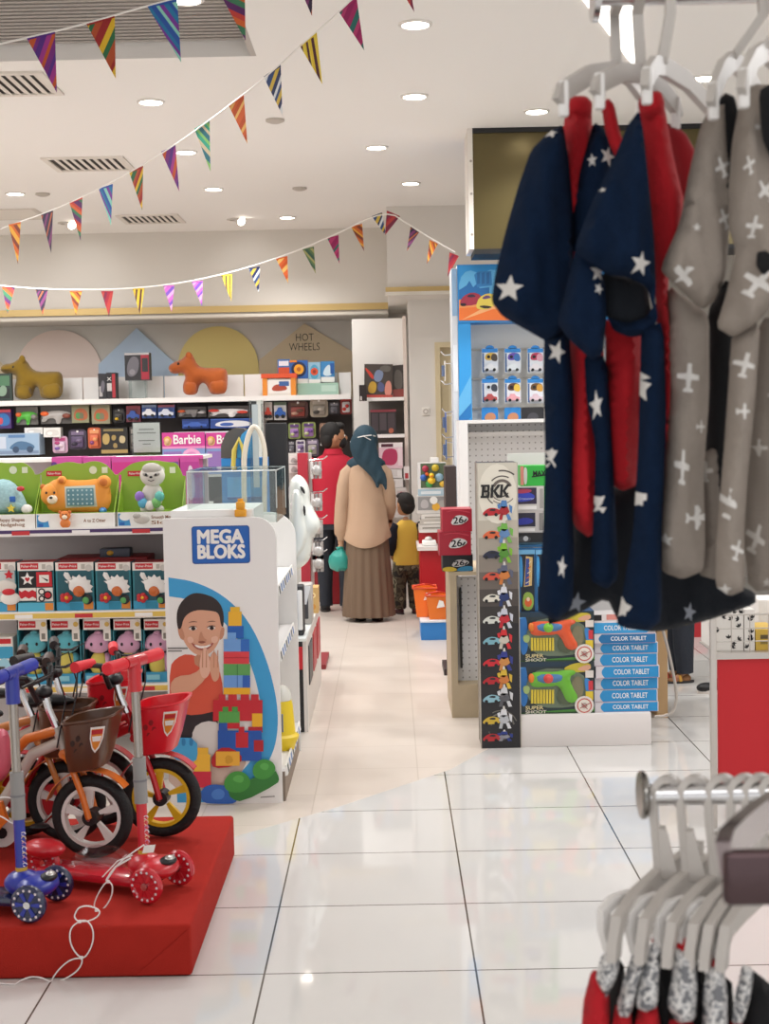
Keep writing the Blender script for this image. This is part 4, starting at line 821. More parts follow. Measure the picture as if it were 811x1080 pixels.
# wheel launcher sets
pk(293, 379, 306, 396, YG + .33, .04, '#3f6fae', [('r', .05, .05, .95, .5, K('#c9532e')), ('r', .1, .6, .9, .9, K('#dfe4ea'))], 'toy_box', 'small blue and orange box peeking up behind the orange-handled bucket')
pk(306, 380, 325, 405, YG + .32, .05, '#2c5fa8', [('c', .5, .62, .42, K('#1c2a4a')), ('c', .5, .62, .28, K('#e6a52c')), ('c', .5, .62, .12, K('#b9651c')), ('r', 0, 0, 1, .22, K('#e9e6e2')), ('r', 0, .92, .4, 1, K('#e0862c'))], 'toy_box', 'blue wheel playset box with a yellow cog under the HOT WHEELS lettering')
pk(325.5, 382, 338, 404, YG + .31, .05, '#8fb8cf', [('s', [(.2, .2), (.8, .2), (.9, .7), (.5, .95), (.1, .7)], K('#4f9fc0')), ('c', .5, .55, .32, K('#d9502c')), ('c', .5, .55, .15, K('#8f2f1c')), ('r', 0, 0, 1, .18, K('#e9e6e2'))], 'toy_box', 'pale blue playset box with an orange-red cog beside the yellow cog box')
pk(338.5, 381, 353, 403, YG + .32, .05, '#3d86bd', [('r', 0, 0, 1, .25, K('#e9e6e2')), ('s', [(.1, .3), (.9, .3), (.7, .9), (.3, .7)], K('#cfe2ec')), ('r', .7, .4, .95, .9, K('#2458a0'))], 'toy_box', 'light blue and white playset box rightmost under the HOT WHEELS lettering')
pk(312, 404, 357, 418, YG + .28, .1, '#a9c9b4', [('r', .02, .05, .98, .95, K('#9dbfae')), ('r', .6, .3, .95, .8, K('#b9d2c4'))], 'toy_box', 'long pale green box under the blue playset boxes on the top wall shelf', zz=zt + .001)

# ---- packs hanging on the pegboard
def hang(x0, y0, x1, y1, base, label, kind='card', cols=(), dep=.22, Y=None, group='toys hanging on the dark pegboard', cat='hanging toy'):
    """a carded or boxed toy on a peg: one mesh, card behind, moulded toy in front"""
    Y = Y or YG + .3 - dep; a, z0, w_, h_ = box_px(x0, y0, x1, y1, Y, .05); m = MB(); cl = [K(c_) for c_ in cols] or [K('#888888')]
    if kind == 'box':
        m.box(a, a + w_, Y, Y + .10, z0, z0 + h_, K(base)); its = []
        its.append(('s', [(.08, .15), (.9, .12), (.95, .6), (.6, .85), (.15, .7)], cl[0]))
        for k, cc in enumerate(cl[1:]): its.append(('s', [(.2 + .22 * k, .25), (.5 + .2 * k, .2), (.55 + .15 * k, .55), (.25 + .2 * k, .6)], cc))
        its.append(('r', 0, .86, 1, 1, cl[-1])); decor(m, a, z0, w_, h_, Y, its)
    elif kind == 'card':
        rr = w_ * .2; q = rrect(a + w_ / 2, z0 + h_ / 2, w_, h_, rr, Y + .03); m.prism(q, K(base), (0, .004, 0))
        decor(m, a, z0, w_, h_, Y + .029, [('r', .15, .72, .85, .9, cl[-1]), ('c', .5, .9, .06, K('#e9e6e2'))])
        m.rbox(a + w_ * .16, a + w_ * .84, Y, Y + .03, z0 + h_ * .1, z0 + h_ * .66, cl[0], .012)
        for k, cc in enumerate(cl[1:]): m.ell((a + w_ * (.35 + .25 * (k % 2)), Y, z0 + h_ * (.28 + .16 * k)), (w_ * .18, .02, h_ * .1), cc, u=10, v=6)
    elif kind == 'gun':
        m.box(a, a + w_, Y + .05, Y + .06, z0 + h_ * .1, z0 + h_, K(base))
        X = lambda u, v: (x0 + (x1 - x0) * u, y1 - (y1 - y0) * v)
        m.puff([X(.02, .62), (X(.5, .78)), X(.98, .7), X(.98, .48), X(.7, .42), X(.66, .1), X(.52, .08), X(.5, .38), X(.25, .36), X(.2, .2), X(.05, .18), X(.1, .45)], Y + .03, .022, cl[0], step=2.5, smooth=1)
        for k, cc in enumerate(cl[1:]): v = at(*X(.15 + .7 * (k % 2), .6 - .1 * k), Y + .01); m.ell(v, (w_ * .14, .02, h_ * .12), cc, u=10, v=6)
    elif kind == 'car':
        m.box(a, a + w_, Y + .02, Y + .10, z0, z0 + h_, K(base)); zc = z0 + h_ * .2
        m.prism([(a + w_ * u, Y - .012, z0 + h_ * v) for u, v in ((.06, .22), (.94, .22), (.95, .42), (.72, .5), (.6, .7), (.36, .7), (.24, .5), (.07, .44))], cl[0], (0, .03, 0))
        for u in (.26, .74): m.cyl((a + w_ * u, Y - .018, zc), (a + w_ * u, Y + .02, zc), h_ * .11, BLACK, n=10)
        if len(cl) > 1: decor(m, a, z0, w_, h_, Y + .02, [('r', 0, .82, 1, 1, cl[1])])
    return one(m, 'hanging_toy', label, cat, group)
H = hang
H(-6, 432, 12, 452, '#4a2f6f', 'purple and blue boxed toy at the left edge of the top pegboard row', 'box', ('#2f6fb0', '#c9485a'))
H(16, 429, 39, 450, '#6f6b68', 'carded green and orange toy blaster, second from the left on the pegboard', 'gun', ('#5fbf4a', '#e0662c', '#8f8a86'))
H(42, 428, 75, 449, '#5a5654', 'carded grey toy blaster with a bright orange tip', 'gun', ('#b9b5b2', '#ef6a30', '#8a4a3a'))
H(76, 427, 94, 446, '#8a8a6a', 'olive boxed toy with an orange picture, left one of two alike', 'box', ('#b0603a', '#4f8a4a', '#6f6f52'))
H(97, 427, 116, 447, '#8f8c70', 'olive boxed toy with an orange picture, right one of two alike', 'box', ('#b9623a', '#5a8f4f', '#77755a'))
H(119, 431, 131, 446, '#252326', 'small black carded toy with a yellow figure', 'card', ('#3a3530', '#e0b62c', '#4a4640'))
H(133, 428, 148, 445, '#6f2f3a', 'maroon and blue boxed toy truck, left of two blue ones', 'car', ('#2f4f9a', '#8a3a44'))
H(149.5, 427, 165, 441, '#34508f', 'blue boxed toy car with white wheels, leftmost of the two', 'car', ('#e2e2e6', '#7f8fae'))
H(166.5, 427, 184, 441, '#34508f', 'blue boxed toy car with white wheels, rightmost of the two', 'car', ('#d5dbe6', '#8f4a5a'))
H(187, 429, 217, 441, '#4a4644', 'grey and orange carded toy launcher above the blue car box', 'gun', ('#8f8b88', '#d9602e', '#c2bebb'))
H(192, 442, 220, 452, '#2a4a93', 'flat dark blue toy car box below the grey launcher', 'car', ('#3f63b5', '#203a78'))
H(219, 428, 262, 441, '#4d4745', 'long white toy blaster with red ends on the pegboard', 'gun', ('#ece8e6', '#cf3a2e', '#d9432e'), dep=.26)
H(222, 441.5, 268, 451.5, '#2d4c96', 'long flat blue and white toy box under the white blaster', 'box', ('#e6e6ea', '#3f63b5'))
pk(-8, 457, 42, 480, YG + .02, .2, '#a9bfd4', [('r', .02, .05, .98, .95, K('#9db8d2')), ('r', .02, .05, .98, .2, K('#7f93b0')), ('s', [(.35, .25), (.85, .2), (.92, .4), (.75, .6), (.55, .65), (.4, .45)], K('#4f7396')), ('c', .5, .25, .07, K('#3a4f6a')), ('c', .8, .25, .07, K('#3a4f6a')), ('r', .08, .3, .3, .85, K('#c9d3e2')), ('r', .35, .8, .7, .93, K('#5f86b5'))], 'toy_box', 'wide pale blue boxed toy car at the left end of the second row')
H(26, 451, 45, 458, '#ece9e5', 'white price strip above the pale blue car box', 'box', ('#ddd9d4', '#f2f0ec'), cat='price strip', group=None)
H(46, 451, 64, 461, '#efece8', 'white header card above the pink unicorn pack', 'box', ('#dcd8d3', '#f2f0ec'), cat='header card', group=None)
H(55, 460, 71, 478, '#c9a0b8', 'pink and lilac unicorn pack under the white header card', 'card', ('#d9c2d4', '#7f5aa5', '#e6cfd9', '#b5427a'))
H(72, 453, 91, 474, '#3f3448', 'dark purple carded toy robot in the second row', 'card', ('#5a4a6a', '#332c3d', '#7a6a86'))
H(92.5, 451, 106, 473, '#c9603a', 'orange and pink carded toy in the second row', 'card', ('#d9704a', '#8a4a7a', '#e8a06a'))
pk(107, 451, 135, 478, YG + .06, .12, '#1e1b1a', [('s', [(.06, .35), (.3, .35), (.34, .7), (.2, .8), (.05, .7)], K('#b59a5c')), ('s', [(.4, .5), (.55, .5), (.58, .7), (.4, .72)], K('#a48a50')), ('s', [(.68, .4), (.9, .38), (.93, .65), (.7, .7)], K('#c2b088')), ('s', [(.45, .2), (.62, .2), (.6, .4), (.46, .4)], K('#9a8250')), ('r', 0, 0, 1, .14, K('#a88d56')), ('r', .1, .86, .85, .95, K('#8a7a4f'))], 'toy_box', 'black box with gold masks printed on it in the second row')
H(136.5, 450, 146, 476, '#4a4340', 'narrow dark carded toy just left of the sign', 'card', ('#77706a', '#4f4540', '#a39a90'))
# white upright row of the middle bay
H(279, 424, 287, 443, '#e6dfd8', 'small white and red carded car beside the upright', 'car', ('#d0432e', '#cfc8c0'))
H(289, 424, 302, 443, '#e4e2e0', 'white boxed blue racing car on the pegboard', 'car', ('#2f62b5', '#5f6f5a'))
H(303.5, 423, 325, 441, '#4f2a26', 'brown and red carded toy vehicle with rounded corners', 'card', ('#8a3a30', '#c29a86', '#6a4a3a'))
H(327, 421, 346, 440, '#a89c8a', 'tan and grey carded toy vehicle next to the brown one', 'card', ('#8f877c', '#4a4540', '#c2b8aa'))
H(347, 424, 358, 437, '#3f3c40', 'small dark grey carded toy car', 'card', ('#5a585f', '#8a8a92'))
H(359, 417, 371, 437, '#8a2f2a', 'red carded toy with a silver car beneath, at the right end of the pegboard', 'card', ('#c9c6c6', '#d03a2e', '#c2302a'))
H(304, 446, 317, 463, '#8a9a5a', 'green and purple carded figure, left one of two', 'card', ('#a07ab0', '#b9c08a', '#6f4a8a'))
H(318.5, 445, 333, 462, '#93a05a', 'green and purple carded figure, right one of two', 'card', ('#9a72ac', '#c0c48f', '#6a468a'))
H(337, 446, 350, 463, '#9a7a66', 'tan carded figure with a red toy, beside the man', 'card', ('#b0504a', '#c9a58a'))
H(304, 465, 311, 479, '#3a3a40', 'small dark carded toy beside the white and purple one', 'card', ('#6a6a70', '#9a9aa0'))
H(312, 464, 322, 479, '#d9d4d6', 'white and purple carded toy in the third peg row', 'card', ('#8f7aa5', '#e6e0e2', '#5a4a6f'))
H(323, 463, 336, 481, '#6a5f72', 'purple and green carded toy near the man’s shoulder'.replace('’', ''), 'card', ('#a9a39a', '#7fa05a', '#c2b5c9'))
H(338, 463, 346, 470, '#efece8', 'small white price card beside the man', 'box', ('#d5d0ca', '#e6e2dd'), cat='price card', group=None)
# sign in an acrylic holder
a, z0, w_, h_ = box_px(141, 446, 169, 477, 8.6, .02)
c = thing('sign_holder', 'clear acrylic stand with a printed white notice above the infant toys', 'sign', (a + w_ / 2, 8.6, z0))
m = MB(); m.box(a, a + w_, 8.6, 8.604, z0, z0 + h_, M('#dcd6d2', .5)); sg = M('#8a8480', .6)
for i, (zz, fw) in enumerate(((.78, .55), (.66, .7), (.4, .6), (.28, .3))): m.box(a + w_ * (.5 - fw / 2), a + w_ * (.5 + fw / 2), 8.599, 8.6, z0 + h_ * zz - .003, z0 + h_ * zz + .003, sg)
m.build('notice', c, smooth=False)
m = MB(); m.box(a - .006, a + w_ + .006, 8.59, 8.594, z0 - .02, z0 + h_ + .006, ACRYL); m.box(a - .006, a + w_ + .006, 8.595, 8.68, z0 - .025, z0 - .02, ACRYL); m.build('holder', c, smooth=False)
# centre gondola that carries the sign and the pink doll boxes
zg = z0 - .026; g0, g1 = -3.0, at(214, 480, 8.55).x
t = thing('shelf_gondola', 'white free-standing shelf unit behind the infant toys holding pink boxes', 'shelf unit', ((g0 + g1) / 2, 8.8, 0))
m = MB(); m.box(g0, g1, 8.74, 8.78, .1, zg - .02, BKG); m.build('back_panel', t, smooth=False)
m = MB(); m.box(g0, g1, 8.56, 9.0, zg - .02, zg, WHS); m.build('shelf', t, smooth=False)
m = MB(); m.box(g0, g1, 8.5, 9.0, zg - .33, zg - .3, WHS); m.build('shelf', t, smooth=False)
m = MB(); m.box(g0, g1, 8.5, 9.0, 0, .12, WHS); m.build('plinth', t, smooth=False)
m = MB(); m.box(at(55, 480, 8.55).x, g1, 8.545, 8.56, zg - .018, zg + .004, K('#d0499a')); m.build('label_strip', t, smooth=False)
zz = zg - .299
for x0, x1, lb, its in ((56, 88, 'pink doll playset box with purple round corner, leftmost under the pink strip', [('c', .08, .85, .1, K('#5a2f7a')), ('r', .15, .2, .9, .8, K('#b03a86')), ('s', [(.4, .2), (.85, .2), (.8, .8), (.5, .7)], K('#7f9fc9'))]),
                     (89, 118, 'pink and violet doll playset box second under the pink strip', [('r', .1, .2, .9, .85, K('#8f4aa0')), ('s', [(.2, .3), (.8, .25), (.8, .8), (.3, .8)], K('#4f5fa8'))]),
                     (119, 160, 'pink doll playset box with a grey-blue vehicle, behind the sloth box', [('r', .02, .1, .98, .9, K('#c02f7f')), ('s', [(.15, .2), (.9, .2), (.85, .75), (.3, .7)], K('#5f6a8f')), ('s', [(.3, .2), (.7, .2), (.6, .5), (.4, .5)], K('#b9c2d9'))]),
                     (161, 190, 'purple doll playset box with a pink figure, above the sloth box', [('r', .02, .1, .98, .9, K('#6f4a8f')), ('s', [(.2, .1), (.7, .15), (.75, .75), (.35, .8)], K('#c04a90'))]),
                     (191, 211, 'magenta doll box with a pale figure at the right end of the gondola', [('r', .02, .1, .98, .9, K('#b03a8a')), ('s', [(.3, .1), (.8, .15), (.7, .8), (.4, .85)], K('#d9c2d0'))])):
    pk(x0, 482, x1, 530, 8.54, .18, '#c24a95', its, 'doll_box', lb, 'toy box', 'pink doll playset boxes', zz=zz)
# doll boxes with their script logo
for i, (x0, x1, lb) in enumerate(((172, 217, 'tall pink and blue doll box reading Barbie, the fully visible left one'), (218, 262, 'tall pink and blue doll box reading Barbie, partly hidden behind the grey arch'))):
    Y = YG - .02; a, z0, w_, h_ = box_px(x0, 456, x1, 499, Y, .2, zb2 + .001)
    c = thing('doll_box', lb, 'toy box', (a + w_ / 2, Y, z0), 'tall doll boxes')
    b = MB(); b.box(a, a + w_, Y, Y + .16, z0, z0 + h_, K('#7f97c9')); PK = K('#d03f96')
    decor(b, a, z0, w_, h_, Y, [('r', 0, .66, 1, 1, PK), ('r', .0, .62, 1, .67, K('#e68fc0')), ('s', [(.02, .7), (.2, .68), (.24, .85), (.1, .95)], K('#d9b07a')), ('r', .03, .05, .45, .55, K('#8f6fb0')), ('c', .68, .38, .24, K('#e9a9d0')), ('c', .68, .38, .16, K('#d98ac0')), ('c', .68, .38, .09, K('#f0d0e2')), ('s', [(.45, .05), (.95, .05), (.85, .2), (.55, .2)], K('#c77fb5')), ('r', .5, .12, .9, .18, K('#f0dbe6')), ('t', 'Barbie', .58, .82, .3, WT, .64, .012), ('t', 'Barbie', .585, .825, .3, WT, .64, .012)])
    b.build('box', c, smooth=False)
    m = MB(); v = Vector((a + w_ * .12, Y - .012, z0 + h_ * .8)); m.ell(v, (.024, .012, .028), K('#e0b98f')); m.ell((v.x, v.y + .004, v.z + .012), (.032, .01, .03), K('#d9a94f')); m.build('doll_print', c)

# ---- white shelf tower with dark boxes right of the HOT WHEELS bay
YS = 12.75; tx0, tx1 = at(371, 400, YS + .3).x + .01, x3 - .02; zS = at(400, 336, YS + .3).z; zS = min(zS, zb - .02)
t = thing('shelf_tower', 'tall white shelf tower with dark boxes beside the beige wall', 'shelf unit', ((tx0 + tx1) / 2, YS + .2, 0))
m = MB(); m.box(tx0, tx1, YS + .3, YS + .33, 0, zS, M('#f0ede8', .5)); m.build('back_panel', t, smooth=False)
m = MB(); m.box(tx1 - .03, tx1, YS + .02, YS + .3, 0, zS, M('#dccfc6', .5)); m.build('side_panel', t, smooth=False)
sx0 = at(388, 420, YS).x
zsh = [at(410, y_, YS).z for y_ in (419, 458, 545)]
for z in zsh:
    m = MB(); m.box(sx0, tx1 - .03, YS, YS + .3, z - .03, z, WHS); m.build('shelf', t, smooth=False)
m = MB(); m.box(sx0, tx1 - .03, YS + .28, YS + .299, zsh[2], zsh[0], M('#6f6863', .6)); m.build('dark_back', t, smooth=False)
pk(384, 384, 414, 419, YS + .03, .14, '#4a423c', [('s', [(.05, .9), (.35, .65), (.3, .5), (.02, .85)], K('#d0402f')), ('s', [(.3, .5), (.6, .45), (.7, .8), (.4, .85)], K('#7f8fae')), ('s', [(.1, .15), (.4, .1), (.45, .45), (.2, .5)], K('#c9a03a')), ('s', [(.45, .2), (.7, .15), (.72, .4), (.5, .5)], K('#5a5f8a')), ('s', [(.7, .05), (.98, .05), (.95, .5), (.75, .5)], K('#d98f7f')), ('r', 0, 0, 1, .08, K('#b9493f')), ('s', [(.5, .8), (.9, .75), (.95, .95), (.6, .97)], K('#6a6660'))], 'toy_box', 'large dark action toy box leaning on the top shelf of the white tower', zz=zsh[0] + .001, rot=.03)
pk(414.5, 385, 428, 419, YS + .05, .12, '#3d3733', [('s', [(.1, .3), (.8, .2), (.9, .8), (.3, .9)], K('#5f5a55')), ('r', 0, 0, 1, .25, K('#8a3f3a'))], 'toy_box', 'narrow dark action toy box beside the large one on the white tower', zz=zsh[0] + .001, rot=-.06)
pk(379, 406, 387, 423, YS - .03, .02, '#2a1f1d', [('r', .1, .05, .35, .3, K('#c9c2bc'))], 'price_card', 'small dark card hanging at the left end of the tower shelf', 'card')
pk(391, 432, 418, 458, YS + .04, .14, '#2f2a2c', [('r', .05, .15, .3, .85, K('#4a4044')), ('r', .36, .15, .62, .85, K('#52484c')), ('r', .68, .15, .95, .85, K('#4a4044')), ('r', 0, .9, 1, 1, K('#8a3a44')), ('c', .8, .14, .1, K('#b0604a'))], 'toy_box', 'black triple figure box on the second shelf of the white tower', zz=zsh[1] + .001)
pk(400, 467, 425, 494, YS - .06, .1, '#e3c2cc', [('r', .0, .82, 1, 1, K('#efe6e6')), ('s', [(.1, .15), (.75, .1), (.8, .7), (.5, .8), (.15, .7)], K('#b5395f')), ('r', .1, .84, .6, .96, K('#5a2a3a')), ('r', .8, .1, .98, .8, K('#efd8de'))], 'toy_box', 'pink boxed tea set behind the woman with the dark scarf')
pk(408, 494, 424, 504, YS - .05, .1, '#e9e6e4', [('r', .05, .15, .7, .8, K('#d5d0ce'))], 'toy_box', 'white carton under the pink boxed tea set')
pk(409, 504.5, 425, 514, YS - .04, .1, '#e2dedc', [('r', .1, .3, .5, .7, K('#c5bfbc'))], 'toy_box', 'second white carton below the pink boxed tea set')
pk(408, 514.5, 429, 546, YS - .06, .12, '#d9d3cf', [('c', .3, .72, .2, K('#6f5a55')), ('c', .3, .72, .13, K('#d98f86')), ('c', .3, .35, .2, K('#c98f6a')), ('c', .3, .35, .12, K('#efd2b9')), ('r', .55, .1, .95, .9, K('#cbb9b6')), ('c', .75, .8, .1, K('#c23a5a')), ('c', .72, .5, .08, K('#8a5a6a'))], 'toy_box', 'white box with round cake pictures, just left of the boy')
pk(426, 492, 432, 506, YS - .05, .1, '#e6e0de', [('r', .2, .1, .8, .5, K('#b53a3f'))], 'toy_box', 'slim white and red carton right of the white cartons')

# ---- black panel, grey/blue/beige arches and clear stand above the block display
Ya = 7.6
a, z0, w_, h_ = box_px(282, 446, 305, 560, Ya, .2, .0)
m = MB(); m.rbox(a, a + w_, Ya, Ya + .05, 0, at(293, 446, Ya).z, M('#111012', .6), .008); m.rbox(a - .1, a + w_ + .02, Ya - .1, Ya + .15, 0, .03, M('#1a191b', .6), .008); one(m, 'display_screen', 'tall matte black panel standing behind the acrylic case', 'panel')
Yb = 7.2; zbot = at(255, 540, Yb).z
c = thing('arch_toy_display', 'blue toy display with a dark grey arched top behind the acrylic case', 'toy display', (at(255, 540, Yb).x, Yb, 0))
def arch_px(x0, x1, top, base, n=10):
    cx_, r_ = (x0 + x1) / 2, (x1 - x0) / 2; return [(x0, base)] + [(cx_ - r_ * math.cos(math.pi * k / n), top + r_ * 1.2 - r_ * 1.2 * math.sin(math.pi * k / n)) for k in range(n + 1)] + [(x1, base)]
def arch_solid(mb, px, Y, dep, m_): mb.prism([Vector((v.x, Y, v.z)) for v in (at(a_, b_, Y) for a_, b_ in px)], m_, (0, dep, 0))
m = MB(); arch_solid(m, [(233, 483), (233, 470), (238, 457), (247, 451), (257, 452), (262, 460), (262, 483)], Yb + .05, .16, M('#55504e', .6)); m.build('arch_top', c, smooth=False)
m = MB(); v0, v1 = at(234, 560, Yb), at(279, 483, Yb); m.box(v0.x, v1.x, Yb + .05, Yb + .25, 0, v1.z, M('#2f86cf', .4)); m.build('body', c, smooth=False)
m = MB(); arch_solid(m, [(250, 483), (250, 470), (255, 458), (262, 452), (268, 456), (270, 470), (270, 483)], Yb, .05, M('#3f9fe0', .4)); m.build('blue_arch', c, smooth=False)
m = MB(); m.tube([at(x, y, Yb - .02) for x, y in ((246, 492), (247, 475), (252, 463), (257, 475), (257, 492))], .012, M('#d9c25a', .5), 8); m.build('yellow_trim', c)
m = MB(); a_, b_ = at(239, 525, Yb), at(276, 503, Yb); m.box(a_.x, b_.x, Yb + .045, Yb + .05, a_.z, b_.z, M('#56a8e6', .4)); m.box(a_.x, b_.x, Yb + .04, Yb + .045, a_.z - .012, a_.z, M('#1f5fa8', .4)); m.build('front_tray', c, smooth=False)
m = MB(); m.tube([at(x, y, 7.0) for x, y in [(258.5, 640), (258, 560)] + chaikin([(258, 540), (257, 500), (258, 475), (264, 452), (270, 449), (277, 462), (280, 480), (279, 500), (279, 540)], 2, False) + [(278.5, 560), (277, 640)]], .013, M('#d9cfc0', .5), 8)
for hx in (258.5, 277): v = at(hx, 640, 7.0); m.tube([v, (v.x, 7.0, .0)], .013, M('#d9cfc0', .5), 8)
one(m, 'hoop_stand', 'cream arched hoop standing beside the blue toy display', 'hoop')
a, z0, w_, h_ = box_px(265, 422, 279, 540, 7.1, .05)
m = MB(); 
for q in ((a, a + .006), (a + w_ - .006, a + w_)): m.box(q[0], q[1], 7.1, 7.19, .0, z0 + h_, ACRYL)
m.box(a + .006, a + w_ - .006, 7.18, 7.186, 0, z0 + h_, ACRYL); m.box(a + .01, a + .04, 7.16, 7.165, z0 + .12, z0 + h_ - .02, M('#b9c0c4', .2))
one(m, 'acrylic_tower', 'tall clear acrylic tube display rising behind the cream hoop', 'display stand', smooth=False)
# ================================================================== AISLE FIXTURES LEFT OF CENTRE
def P2(pts, Y): return [Vector((v.x, Y, v.z)) for v in (at(a, b, Y) for a, b in pts)]
# white sculpted ride-on shell seen edge-on
Yw = 7.75
SHELL = M('#e9eee8', .22, coat=.4)
c = thing('toy_shell', 'large glossy white moulded toy shell with nose-like bulges beside the aisle', 'toy', (at(318, 605, Yw).x, Yw, at(318, 605, Yw).z))
m = MB(); m.puff([(304, 512), (309, 502), (316, 500), (324, 508), (327, 519), (327, 530), (333, 541), (338, 550), (338, 559), (330, 566), (329, 580), (326, 592), (316, 600), (307, 603), (303, 590), (302, 550)], Yw, .07, SHELL, step=2.6, smooth=2, D=.07); m.build('body', c)
m = MB(); m.puff([(306, 520), (314, 512), (321, 524), (322, 545), (326, 560), (322, 580), (312, 592), (305, 585)], Yw - .05, .045, SHELL, step=2.6, smooth=2); m.build('cheek', c)
m = MB(); m.puff([(316, 512), (321, 515), (322, 522), (318, 518)], Yw - .075, .012, BLACK, step=1.5, smooth=1); m.build('eye_slot', c)
m = MB(); m.puff([(320, 532), (322.5, 536), (322, 546), (319.5, 540)], Yw - .09, .01, BLACK, step=1.5, smooth=1); m.build('side_slot', c)
# narrow floor unit with red and black panels that carries the shell
a0, a1 = at(313, 700, Yw).x, at(329, 700, Yw).x
c = thing('floor_unit', 'low red and black product unit along the aisle behind the block stand', 'display unit', ((a0 + a1) / 2, 7.5, 0))
zt5 = at(322, 676, 7.3).z
m = MB(); m.box(a0 - .25, at(325, 760, 7.3).x - .02, 7.3, 8.75, 0, zt5, M('#1a191b', .5)); m.build('body', c, smooth=False)
m = MB(); xf = at(325, 760, 7.3).x; m.box(a0 - .2, xf - .021, 7.294, 7.3, at(318, 706, 7.3).z, zt5 - .03, M('#c8202a', .4)); m.build('red_panel', c, smooth=False)
m = MB(); m.box(xf - .02, xf, 7.3, 8.75, 0, zt5, M('#d8d2cc', .5)); m.build('side_panel', c, smooth=False)
for k in range(3):
    m = MB(); y0 = 7.45 + k * .42; m.box(xf, xf + .006, y0, y0 + .3, .22, zt5 - .05, K('#b3242c') if k else K('#3a3a3c')); m.build('side_graphic', c, smooth=False)
m = MB(); m.box(a0 - .25, xf, 7.28, 8.77, zt5, zt5 + .015, M('#dfe2de', .4)); m.build('top_tray', c, smooth=False)
m = MB(); m.cyl((at(314, 605, 8.0).x, 8.0, zt5 + .01), (at(314, 605, 8.0).x, 8.0, at(316, 595, 8.0).z), .02, M('#d9d4cc', .4)); m.build('post', c)
# small things on the unit
zz = zt5 + .016; q = at(314, 660, 7.42)
m = MB(); m.rbox(q.x - .02, q.x + .035, 7.38, 7.5, zz, zz + .26, M('#2a2a2d', .5), .01); m.rbox(q.x + .005, q.x + .03, 7.37, 7.38, zz + .03, zz + .24, WHITE, .01); one(m, 'figure_box', 'black and white upright toy box standing at the front of the low aisle unit', 'toy box')
q = at(320, 625, 7.6); m = MB(); m.T = Matrix.Translation((q.x, 7.6, q.z)) @ Matrix.Rotation(.25, 4, 'Y'); m.box(-.03, .03, 0, .01, -.06, .04, WHITE); one(m, 'price_tag', 'tilted white price tag sticking out over the low aisle unit', 'price tag', smooth=False)
q = at(331, 650, 8.3); m = MB(); m.box(q.x - .03, q.x + .03, 8.25, 8.4, zz, zz + .15, K('#c9a468')); decor(m, q.x - .03, zz, .06, .15, 8.25, [('c', .5, .7, .28, K('#efd9a0')), ('c', .5, .25, .28, K('#c98a3a')), ('c', .5, .7, .12, K('#b5602f'))]); one(m, 'toy_box', 'tan box with round pictures standing on the low aisle unit', 'toy box', smooth=False)
q = at(325, 665, 7.9); m = MB(); m.rbox(q.x - .05, q.x + .03, 7.8, 7.95, zz, zz + .22, M('#b9b5b0', .4), .01); m.rbox(q.x - .035, q.x + .01, 7.79, 7.8, zz + .03, zz + .2, M('#3a3a3f', .4), .006); one(m, 'toy_box', 'grey box with a dark window on the low aisle unit', 'toy box')
# red pole stand with hooks of silver packs facing the aisle
Yp = 9.2; px_ = at(322, 600, Yp).x; zp = at(322, 478, Yp).z
c = thing('hook_stand', 'red display post with hooks of small clear packs beside the aisle', 'display stand', (px_, Yp, 0))
m = MB(); m.box(px_ - .035, px_ + .03, Yp, Yp + .12, .03, zp, M('#b02a3a', .5)); m.build('post', c, smooth=False)
m = MB(); m.box(px_ - .14, px_ + .12, Yp - .02, Yp + .5, 0, .03, M('#8a2a30', .5)); m.build('base', c, smooth=False)
m = MB(); m.box(px_ - .1, px_ + .05, Yp + .12, Yp + .14, .2, zp + .0, M('#c9c4be', .5)); m.build('back_panel', c, smooth=False)
SIL = M('#b9b6b4', .25, .3)
for i, y_ in enumerate((490, 524, 552, 575, 588)):
    v = at(331, y_, Yp + .02); m = MB(); m.tube([(px_ + .03, Yp + .02, v.z + .03), (v.x + .06, Yp + .0, v.z + .035), (v.x + .09, Yp - .01, v.z + .055)], .004, CHROME, 6); m.build('hook', c)
    m = MB(); 
    for k in range(3):
        xx = px_ + .05 + k * .025; m.box(xx, xx + .018, Yp - .03 + k * .004, Yp + .06, v.z - .09, v.z + .02, K(['#cfccc9', '#8f8c8a', '#a9a4a0'][k]))
    m.ell((px_ + .09, Yp - .035, v.z - .035), (.035, .02, .035), SIL, u=10, v=6)
    one(m, 'clear_pack', ['clear toy pack on the topmost hook of the red post', 'clear toy pack on the second hook of the red post, by the white shell', 'clear toy pack on the third hook of the red post', 'clear toy pack on the fourth hook of the red post', 'clear toy pack on the lowest hook of the red post'][i], 'hanging toy', 'clear packs on the red post')
# white rack of cards left of the post
for i, (x0, y0, x1, y1, lb) in enumerate(((305, 481, 315, 489, 'short white hanging card left of the red post, upper one'), (305, 490, 316, 499, 'white and grey hanging card left of the red post, lower one'))):
    pk(x0, y0, x1, y1, Yp + .1, .019, '#dcd8d3', [('s', [(.1, .1), (.9, .1), (.7, .7), (.3, .8)], K('#a8a4a0')), ('r', .5, .1, .95, .4, K('#8f8a86'))], 'hanging_card', lb, 'card')

